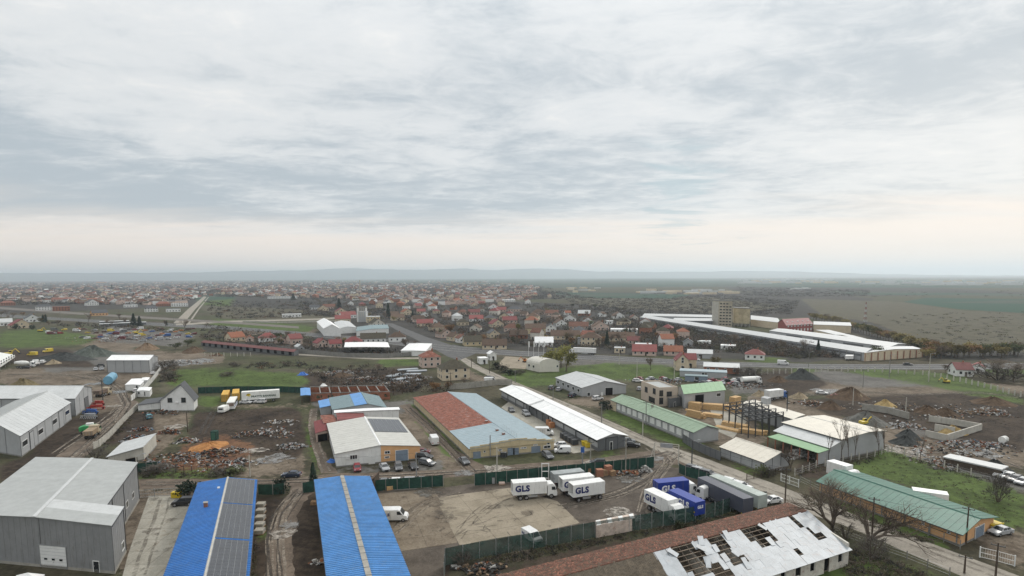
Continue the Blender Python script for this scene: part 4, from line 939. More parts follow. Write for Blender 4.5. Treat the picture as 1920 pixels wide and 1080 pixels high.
opn(b, 'opening', *rct(z8, 915, 405, 988, 478), mat=BLACK, frame_m=TRIM_D, wall=('t', 0)); opn(b, 'window', *rct(z8, 1095, 390, 1132, 420), wall=('t', 0))
def flatblock(name, label, A, Bp, C, base, wall, cat='building', roofm=R_GREY, par=.5):
 b = frame(A, Bp, C, base); b.root = thing(name, label, cat, (b.c.x, b.c.y, 0)); b.sr = b.W/2; b.zr = b.h
 W, L, h = b.W, b.L, b.h
 mbf(b).box(0, 0, 0, W, L, h-par).build('wall', wall, b.root)
 mb = mbf(b)
 for (x0, y0, x1, y1) in ((0, 0, W, .25), (0, L-.25, W, L), (0, .25, .25, L-.25), (W-.25, .25, W, L-.25)): mb.box(x0, y0, h-par, x1, y1, h)
 mb.build('parapet', wall, b.root); mbf(b).box(.25, .25, h-par, W-.25, L-.25, h-par+.05).build('roof', roofm, b.root)
 return b
BEIGE = M('beige_render', (.50, .42, .34), .85, var=.06, dirt=.2, streak=True)
b = flatblock('beige_office', 'two storey beige flat roofed office with dark balcony railings joined to the green roofed hall', z8(612, 345), z8(768, 338), z8(462, 288), z8(655, 505), BEIGE, 'office')
for r in ((492, 340, 515, 385), (560, 352, 582, 400), (612, 368, 645, 418), (675, 378, 718, 420), (525, 425, 575, 470), (600, 430, 645, 485), (690, 440, 740, 500)):
 opn(b, 'window', *rct(z8, *r), frame_m=TRIM_D, split=2)
b2 = flatblock('round_porch', 'low grey porch block with dark railing in front of the beige office', z8(695, 440), z8(800, 425), z8(672, 415), z8(700, 515), W_DGREY, 'porch', roofm=CONC_D)
opn(b2, 'door', *rct(z8, 735, 465, 752, 512), frame_m=TRIM_W)
mb = mbf(b2)
for k in range(13): mb.tube((b2.W*k/12, .1, b2.h), (b2.W*k/12, .1, b2.h+.9), .03, 4)
mb.tube((0, .1, b2.h+.9), (b2.W, .1, b2.h+.9), .04, 4); mb.build('railing', DSTEEL, b2.root)
b = hall('cream_roof_hall', 'large grey walled hall with cream roof behind the green meadow', (1577.5, 823.8), (1659, 807.5), (1467.5, 792.5), base=(1577, 862), ridge=(1627.5, 810), wall=W_LGREY, roof=R_CREAM, cat='warehouse', seam=0, cap=R_OFFW)
CR = b
for nm, lab, s0, s1, z0, z1_, ta, tb, mt in (('grey_lean_to_roof', None, -7.0, -.1, 4.0, 0, 1.0, 1.0, R_LIGHT), ):
 pass
h = b.h
g0 = hit(b, 't', 0, 1554.4, 840.6); g1 = hit(b, 't', 0, 1532.7, 849.6); g2_ = hit(b, 't', 0, 1531, 870)
sa, za = g0[0], min(g0[1], h-.6); sb, zb = g1[0], g1[1]
print('lean', b.W, b.L, h, sa, za, sb, zb)
mbf(b).hexa([(sa, -.2, za), (-.05, -.2, h-.5), (-.05, b.L*.96, h-.5), (sa, b.L*.96, za)], [(sa, -.2, za+.12), (-.05, -.2, h-.38), (-.05, b.L*.96, h-.38), (sa, b.L*.96, za+.12)]).build('grey_lean_to_roof', R_LIGHT, b.root)
mbf(b).hexa([(sb, -.3, zb), (sa-.05, -.3, za-.3), (sa-.05, b.L*.85, za-.3), (sb, b.L*.85, zb)], [(sb, -.3, zb+.12), (sa-.05, -.3, za-.18), (sa-.05, b.L*.85, za-.18), (sb, b.L*.85, zb+.12)]).build('green_lean_to_roof', R_GREEN, b.root)
mb = mbf(b); mb.poly([(0, 0, 0), (sb+.2, 0, 0), (sb+.2, 0, zb), (sa, 0, za-.25), (0, 0, h-.5)]); mb.build('lean_to_gable', W_LGREY, b.root)
for k in range(7): mbf(b).box(sb+.1, b.L*.85*k/6, 0, sb+.35, b.L*.85*k/6+.25, zb).build('post', W_BRICK, b.root)
b = hall('street_shed', 'small grey shed with cream roof facing the street gate', (1432, 866.7), (1480, 855.6), (1351, 837.8), base=(1434, 886.7), ridge=(1463, 848), wall=W_LGREY, roof=R_CREAM, cat='shed', seam=2.2, wallseam=3)
b = hall('sawmill_roof', 'long flat cream roof with steel flue beside the bare steel frame', z8(1740, 612), z8(1835, 575), z8(1312, 478), h=4.2, rooftype='flat', wall=W_LGREY, roof=R_CREAM, cat='building', seam=0)
roofrect(b, 1436, 757, 3.0, 3.0, 2.2, 'roof_box', W_LGREY)
q = roofhit(b, 1438, 745)
mbf(b).tube((6, 6, 4), (6, 6, 11), .22, 8).build('flue_pipe', DSTEEL, b.root)
b = frame(z8(1365, 712), z8(1150, 590), z8(1655, 665), base=z8(1358, 770)); b.root = thing('open_steel_structure', 'dark bare steel building frame without roof above the timber yard', 'steel frame', (b.c.x, b.c.y, 0))
W, L, h = b.W, b.L, b.h; nx, ny = 4, 5; h = max(h, 5.0)
for i in range(nx+1):
 for j in range(ny+1):
  mbf(b).box(W*i/nx-.15, L*j/ny-.15, 0, W*i/nx+.15, L*j/ny+.15, h+1.3).build('column', DSTEEL, b.root)
for i in range(nx+1):
 mb = mbf(b); s = W*i/nx
 mb.box(s-.12, 0, h, s+.12, L, h+.35); mb.box(s-.08, 0, h+1.2, s+.08, L, h+1.35); n = 10
 for k in range(n): mb.tube((s, L*k/n, h+.2), (s, L*(k+.5)/n, h+1.25), .06, 4); mb.tube((s, L*(k+.5)/n, h+1.25), (s, L*(k+1)/n, h+.2), .06, 4)
 mb.build('truss', DSTEEL, b.root)
for j in range(ny+1): mbf(b).box(0, L*j/ny-.1, h-.3, W, L*j/ny+.1, h).build('beam', DSTEEL, b.root)
b = hall('orange_barn', 'long orange rendered barn with teal green roof on the meadow', (1802, 999), (1864.5, 968.5), (1537, 902.4), base=(1802, 1025), ridge=(1833, 971), wall=W_ORANGE, roof=R_TEAL, cat='barn', seam=1.25, over=.6)
O1 = b
for r in ((1212, 655, 1232, 680), (1388, 722, 1410, 738)): opn(b, 'window', *rct(z4, *r), wall=('s', 0))
opn(b, 'gate', *rct(z4, 1580, 685, 1640, 770), mat=BLUEGREY, frame_m=TRIM_W, wall=('t', 0))
for k in range(7): t_ = b.L*(.02+.16*k); mbf(b).box(-.16, t_-.1, 0, -.06, t_+.1, b.h-.1).build('pilaster', CONC_D, b.root)
mbf(b).box(-.1, .1, 1.5, -.06, b.L-.1, 1.58).build('cable_band', TRIM_D, b.root)

# ---------------------------------------------------------------- roofless ruin at the bottom right
b = frame((1592, 1027), (1477, 943.6), (966, 1228), base=(1584, 1060))
_bb = P(1477, 943.6, 3.9).xy; b.W = (_bb-b.o).length; b.u = (_bb-b.o)/b.W; b.c = b.o+b.u*(b.W/2)+b.v*(b.L/2)
def _rfr(p, b=b):
 w = b.o+b.u*p[0]+b.v*p[1]-b.c; return (w.x, w.y, p[2])
b.fr = _rfr
b.root = thing('ruined_barn', 'half collapsed barn with red tiled back slope and torn pale metal sheets over bare rafters', 'barn', (b.c.x, b.c.y, 0))
R = b; W, L, h = b.W, b.L, b.h
b.h1 = 3.9; b.zr = 4.75; b.sr = st(b, P(1501.6, 962, 4.75).xy)[0]; b.sr = min(max(b.sr, W*.5), W*.75)
print('ruin', W, L, h, b.sr, b.zr)
mb = mbf(b)
for (x0, y0, x1, y1) in ((0, 0, W, .35), (0, L-.35, W, L), (W-.35, .35, W, L-.35)): mb.box(x0, y0, 0, x1, y1, h-.1 if x1 < W-.01 else 3.8)
nw = int(L/3.2)
for k in range(nw):
 t0_, t1_ = .35+(L-.7)*k/nw, .35+(L-.7)*(k+1)/nw; w = t1_-t0_
 mb.box(0, t0_, 0, .35, t0_+w*.32, h-.1); mb.box(0, t0_+w*.68, 0, .35, t1_, h-.1)
 mb.box(0, t0_+w*.32, h-.55, .35, t0_+w*.68, h-.1)
 if k % 3 != 1: mb.box(0, t0_+w*.32, 0, .35, t0_+w*.68, 1.0)
mb.poly([(0, 0, h-.2), (W, 0, 3.7), (b.sr, 0, b.zr-.1)]); mb.poly([(0, .3, h-.2), (W, .3, 3.7), (b.sr, .3, b.zr-.1)])
mb.build('wall', W_OLD, b.root)
mb = mbf(b)
for t_ in [L*k/9 for k in range(1, 9)]: mb.box(.35, t_-.12, 0, W-.35, t_+.12, h-.3)
mb.build('cross_wall', W_OLD, b.root)
mbf(b).box(.3, .3, .02, W-.3, L-.3, .12).build('rubble_floor', M('rubble_floor', (.20, .165, .125), .95, var=.4, scale=1.5, dirt=.6), b.root)
for k in range(nw):
 t0_ = .35+(L-.7)*k/nw; w = (L-.7)/nw
 f = mbf(b).box(.1, t0_+w*.32, 1.0, .2, t0_+w*.36, h-.55).box(.1, t0_+w*.64, 1.0, .2, t0_+w*.68, h-.55).box(.1, t0_+w*.36, h-.65, .2, t0_+w*.64, h-.55).build('window', WOOD_D if k % 2 else TRIM_W, b.root)
 mbf(b).box(.22, t0_+w*.36, .3, .26, t0_+w*.64, h-.6).build('dark_opening', BLACK, f)
n = int(L/1.5); mb0 = mbf(b)
p = lambda a, t_, o_=0.0, side=0: slope(b, side, a, t_, o_)
mb0.hexa([p(-.06, -.05, -.12), p(1, -.05, -.12), p(1, .05, -.12), p(-.06, .05, -.12)], [p(-.06, -.05, 0), p(1, -.05, 0), p(1, .05, 0), p(-.06, .05, 0)]); rme = mb0.mesh('rafter', WOOD_D)
mb0 = mbf(b); mb0.hexa([p(-.06, -.05, -.12, 1), p(1, -.05, -.12, 1), p(1, .05, -.12, 1), p(-.06, .05, -.12, 1)], [p(-.06, -.05, 0, 1), p(1, -.05, 0, 1), p(1, .05, 0, 1), p(-.06, .05, 0, 1)]); rme2 = mb0.mesh('rafter', WOOD_D)
Rv = b.v
for k in range(n+1):
 for me_ in (rme, rme2):
  o = bpy.data.objects.new('rafter', me_); COL.objects.link(o); o.parent = b.root; d = Rv*(L*k/n); o.location = (d.x, d.y, 0)
nb = 11
BATT = M('grey_batten_wood', (.20, .16, .12), .9, var=.2)
for j in range(nb):
 a = -.05+1.02*j/(nb-1)
 mbf(b).hexa([p(a-.004, -.1, 0), p(a+.006, -.1, 0), p(a+.006, L+.1, 0), p(a-.004, L+.1, 0)], [p(a-.004, -.1, .06), p(a+.006, -.1, .06), p(a+.006, L+.1, .06), p(a-.004, L+.1, .06)]).build('batten', BATT, b.root)
holes = [[(1278, 1022), (1295, 1018), (1318, 1030), (1340, 1040), (1330, 1055), (1360, 1070), (1385, 1085), (1300, 1085), (1275, 1060), (1262, 1036)],
         [(1320, 1012), (1352, 1001), (1362, 1016), (1380, 1035), (1404, 1055), (1380, 1062), (1360, 1050), (1340, 1030)],
         [(1382, 994), (1420, 985), (1440, 992), (1454, 1008), (1460, 1020), (1422, 1030), (1410, 1022), (1395, 1008)],
         [(1482, 972), (1490, 971), (1504, 985), (1498, 988)], [(1507, 994), (1520, 992), (1553, 1008), (1536, 1014)], [(1486, 1032), (1492, 1030), (1505, 1039), (1498, 1042)],
         [(1255, 1018), (1275, 1015), (1290, 1040), (1275, 1045)]]
HZ = [(np.array([q[0] for q in hh]), np.array([q[1] for q in hh])) for hh in holes]
SHEET = M('torn_pale_sheet', (.30, .325, .345), .45, var=.12, dirt=.5, dirtcol=(.3, .22, .18), objvar=.06)
BROWNSH = M('mossy_brown_corrugated_sheet', (.105, .085, .062), .9, var=.3, scale=2, dirt=.5, dirtcol=(.16, .14, .11), objvar=.15)
TL = 0
def roofpix(a, t_, o_=0):
 q = p(a, t_, o_); w = b.fr(q); return proj((w[0]+b.c.x, w[1]+b.c.y, w[2]))
tsheet = roofhit(b, 1233, 1026); tsheet = tsheet[2] if tsheet else L*.55
nc, nr_ = int(L/1.05), 6
rr = random.Random(5)
for i in range(nc):
 for j in range(nr_):
  t0_, t1_ = L*i/nc, L*(i+1)/nc; a0_, a1_ = -.06+1.06*j/nr_, -.06+1.06*(j+1)/nr_
  cx_, cy_ = roofpix((a0_+a1_)/2, (t0_+t1_)/2)
  if cy_ > 1180: continue
  metal = (t0_+t1_)/2 < tsheet+1.5-(a0_)*.3
  if metal and any(inpoly(np.array([cx_]), np.array([cy_]), hh)[0] for hh in holes):
   if rr.random() > .05: continue
   lift = rr.uniform(.0, .5)
  else: lift = 0
  if metal and rr.random() < .004: continue
  if not metal and rr.random() < .01: continue
  mb = mbf(b); o0 = .07+(.015 if (i+j) % 2 else 0)+rr.uniform(0, .02); tw = rr.uniform(-.02, .02)
  if metal and rr.random() < .5: t1_ += rr.uniform(-.15, .35)
  lf = lambda: rr.uniform(0, lift) if lift else 0
  ov = .03
  q = [(a0_-.01, t0_-ov, o0+lf()), (a1_+.01, t0_-ov, o0+lf()), (a1_+.01, t1_+ov, o0+lf()), (a0_-.01, t1_+ov, o0+lf())]
  if metal:
   mb.hexa([p(*x) for x in q], [p(x[0], x[1], x[2]+.03) for x in q]); mb.build('roof_sheet', SHEET, b.root)
  else:
   prev = None; nn_ = 5
   for k in range(nn_*2+1):
    tt_ = q[0][1]+(q[2][1]-q[0][1])*k/(nn_*2); oo = o0+(.07 if k % 2 else 0)
    i0 = mb.v(p(q[0][0], tt_, oo)); i1 = mb.v(p(q[1][0], tt_, oo))
    if prev: mb.F.append([prev[0], i0, i1, prev[1]]); mb.I.append(0)
    prev = (i0, i1)
   mb.build('roof_sheet', BROWNSH, b.root)
for k in range(13):                                    # loose and slipped sheets over the gaps
 hh = rr.choice(holes[:4]+holes[:2]); bx_, by_ = rr.choice(hh); r_ = roofhit(b, bx_+rr.uniform(-6, 6), by_+rr.uniform(-5, 5))
 if r_ is None: continue
 a_, t_ = r_[1], r_[2]; rot = rr.uniform(-.9, .9); sl = b.sr; w2, l2 = rr.uniform(.35, .55), rr.uniform(.6, 1.2); lf = rr.uniform(.1, .5); q = []
 for sx, sy in ((-1, -1), (1, -1), (1, 1), (-1, 1)):
  ds, dt = sx*l2*math.cos(rot)-sy*w2*math.sin(rot), sx*l2*math.sin(rot)+sy*w2*math.cos(rot); q.append((a_+ds/sl, t_+dt, .14+(lf if sx > 0 else 0)))
 mb = mbf(b); mb.hexa([p(*x) for x in q], [p(x[0], x[1], x[2]+.03) for x in q]); mb.build('loose_sheet', SHEET, b.root)
for k in range(26):
 t_ = rr.uniform(.5, L*.5); s0 = rr.uniform(1, b.sr-3); mbf(b).tube((s0, t_, rr.uniform(.2, 1.5)), (s0+rr.uniform(1, 4), t_+rr.uniform(-1, 1), rr.uniform(.3, 2.8)), .07, 4).build('fallen_beam', BATT, b.root)
mb = mbf(b); run = math.hypot(W-b.sr, b.zr-3.9); ncr = int(run/.33); ntl = int(L/.30)
for j in range(ncr):
 for i in range(ntl):
  if rr.random() < .006+.25*max(0, math.sin(i*.11+j*.6)*math.sin(i*.037+2)-.82): continue
  t_ = -.2+(L+.4)*i/ntl; a = -.03+1.03*j/ncr; da = 1.1/ncr; dt = .28; sh = (j % 2)*.12
  oo = .05+rr.uniform(0, .04)
  mb.poly([p(a, t_+sh, oo+.06, 1), p(a, t_+sh+dt, oo+.06+rr.uniform(-.02, .03), 1), p(a+da, t_+sh+dt, oo, 1), p(a+da, t_+sh, oo, 1)], 0 if rr.random() < .66 else (1 if rr.random() < .75 else 2))
  mb.poly([p(a, t_+sh, oo+.06, 1), p(a, t_+sh+dt, oo+.06, 1), p(a, t_+sh+dt, oo-.02, 1), p(a, t_+sh, oo-.02, 1)], 0)
mb.build('roof_tile', [R_TILE, R_OLDTILE, M('pale_orange_tile', (.23, .105, .068), .85, var=.2)], b.root, kind='stuff')
mb = mbf(b)
for k in range(int(L/.45)):
 t_ = k*.45
 if rr.random() < .12: continue
 mb.tube(p(1, t_, .12), p(1, t_+.42, .10), .13, 6, 0)
mb.build('ridge_tile', R_TILE, b.root, kind='stuff')
# ---------------------------------------------------------------- houses of the village
def depth_at(px, py): return (P(px, py)-Vector((0, 0, CAM_H))).dot(_F)
HOUSES = 0
def house(name, label, cx, by, wpx, h, roofm, wallm, kind='gable', ang=0.0, depth=None, rise=None, cat='house', group=None, detail=2, chim=True, nwin=None, floors=1):
 """cx, by: photo pixel at the foot of the front wall; wpx: its width in the photo; kind: gable (gable faces us) | long (roof slope faces us) | hip | flat"""
 global HOUSES; HOUSES += 1
 D = depth_at(cx, by); w = wpx*D/FPX; a = P(cx, by); az_ = math.atan2(a.x, a.y)
 dp = depth or max(5.0, min(w*.85, 11.0))
 ca, sa_ = abs(math.cos(math.radians(ang))), abs(math.sin(math.radians(ang)))
 if ca > .3: w = max(3.0, (w-dp*sa_)/ca) if w > dp*sa_+3 else max(3.0, w*.8)
 c = a.xy+a.xy.normalized()*(dp/2*ca+w/2*sa_)
 r = thing(name, label, cat, (c.x, c.y, 0), -az_+math.radians(ang), group)
 hw, hd = w/2, dp/2; span = w if kind == 'gable' else dp; rs = rise if rise is not None else (span*.32 if kind != 'flat' else .3)
 ov = .35; mats = [wallm, roofm, GLASS_D, TRIM_W]
 wb, rb = MB(), MB()
 wb.box(-hw, -hd, 0, hw, hd, h)
 if kind == 'gable':
  wb.poly([(-hw, -hd, h), (hw, -hd, h), (0, -hd, h+rs)]); wb.poly([(-hw, hd, h), (hw, hd, h), (0, hd, h+rs)])
  k = rs/hw
  for sg in (-1, 1):
   e = sg*(hw+ov); ze = h-k*ov
   rb.hexa([(e, -hd-ov, ze), (0, -hd-ov, h+rs), (0, hd+ov, h+rs), (e, hd+ov, ze)], [(e, -hd-ov, ze+.18), (0, -hd-ov, h+rs+.18), (0, hd+ov, h+rs+.18), (e, hd+ov, ze+.18)])
 elif kind == 'long':
  wb.poly([(-hw, -hd, h), (-hw, hd, h), (-hw, 0, h+rs)]); wb.poly([(hw, -hd, h), (hw, hd, h), (hw, 0, h+rs)])
  k = rs/hd
  for sg in (-1, 1):
   e = sg*(hd+ov); ze = h-k*ov
   rb.hexa([(-hw-ov, e, ze), (-hw-ov, 0, h+rs), (hw+ov, 0, h+rs), (hw+ov, e, ze)], [(-hw-ov, e, ze+.18), (-hw-ov, 0, h+rs+.18), (hw+ov, 0, h+rs+.18), (hw+ov, e, ze+.18)])
 elif kind == 'hip':
  rd = max(0.0, hw-hd*.9); A = [(-hw-ov, -hd-ov, h), (hw+ov, -hd-ov, h), (hw+ov, hd+ov, h), (-hw-ov, hd+ov, h)]; p1 = (-rd, 0, h+rs); p2 = (rd, 0, h+rs)
  if hd > hw: rd = hd-hw*.9; p1 = (0, -rd, h+rs); p2 = (0, rd, h+rs)
  if hd > hw:
   for f in ([A[0], A[1], p1], [A[1], A[2], p2, p1], [A[2], A[3], p2], [A[3], A[0], p1, p2]): rb.poly(f)
  else:
   for f in ([A[0], A[1], p2, p1], [A[1], A[2], p2], [A[2], A[3], p1, p2], [A[3], A[0], p1]): rb.poly(f)
  rb.poly(A[::-1])
 else: rb.box(-hw-.15, -hd-.15, h, hw+.15, hd+.15, h+rs)
 wins = []
 n = nwin if nwin is not None else max(1, int(w/3.2))
 for fl in range(floors):
  z0 = 1.0+fl*2.8
  if z0+1.2 > h+.2: break
  for k_ in range(n): wins.append(('f', -hw+w*(k_+.5)/n, z0))
  m_ = max(1, int(dp/3.5))
  for sd_ in ('l', 'r'):
   for k_ in range(m_): wins.append((sd_, -hd+dp*(k_+.5)/m_, z0))
 if kind == 'gable' and rs > 2.2: wins.append(('f', 0, h+.2))
 def win(mb, s, q, z, off, ww, hh, m=0):
  if s == 'f': mb.box(q-ww/2, -hd-off, z, q+ww/2, -hd, z+hh, m)
  elif s == 'l': mb.box(-hw-off, q-ww/2, z, -hw, q+ww/2, z+hh, m)
  else: mb.box(hw, q-ww/2, z, hw+off, q+ww/2, z+hh, m)
 if detail >= 2:
  wb.build('wall', wallm, r); ro = rb.build('roof', roofm, r)
  for (s, q, z) in wins:
   f = MB(); win(f, s, q, z, .05, 1.3, 1.45); f = f.build('window', TRIM_W, r); g = MB(); win(g, s, q, z+.12, .08, 1.06, 1.2); g.build('pane', GLASS_D, f)
  d = MB(); d.box(hw*.12-.5, -hd-.07, .02, hw*.12+.5, -hd, 2.1)
  if n % 2 == 0 or n == 1: d.build('door', WOOD_D, r)
  if chim:
   cz = h+rs*.5; MB().box(hw*.3-.3, .2, cz-.5, hw*.3+.3, .8, h+rs+.8).build('chimney', W_BRICK, ro)
 else:
  mb = MB()
  for src, mi in ((wb, 0), (rb, 1)):
   i0 = len(mb.V); mb.V += src.V; mb.F += [[i0+x for x in f] for f in src.F]; mb.I += [mi]*len(src.F)
  if detail == 1:
   wb.build('wall', wallm, r); rb.build('roof', roofm, r); g = MB()
   for (s, q, z) in wins:
    if s == 'f': gg = MB(); win(gg, s, q, z, .06, 1.2, 1.3); gg.build('window', GLASS_D, r)
  else:
   for (s, q, z) in wins[:4]: win(mb, s, q, z, .06, 1.2, 1.2, 2)
   me = mb.mesh(name, mats); loc = r.location.copy(); rot = r.rotation_euler.copy(); bpy.data.objects.remove(r)
   r = bpy.data.objects.new(name, me); COL.objects.link(r); r.location = loc; r.rotation_euler = rot; tag(r, label, cat, group)
 r['_x'] = cx; r['_y'] = by
 return r
Q = dict(w=W_WHITE, c=W_CREAM, y=W_YEL, o=W_ORANGE, p=W_PINK, b=W_BRICK, g=W_LGREY, W=W_OLD)
RQ = dict(red=R_RED, dred=R_DRED, tile=R_TILE, brown=R_OLDTILE, moss=R_MOSS, orange=R_ORANGE, dark=R_DARK, white=R_WHITE, lg=R_LIGHT, rust=R_RUST)
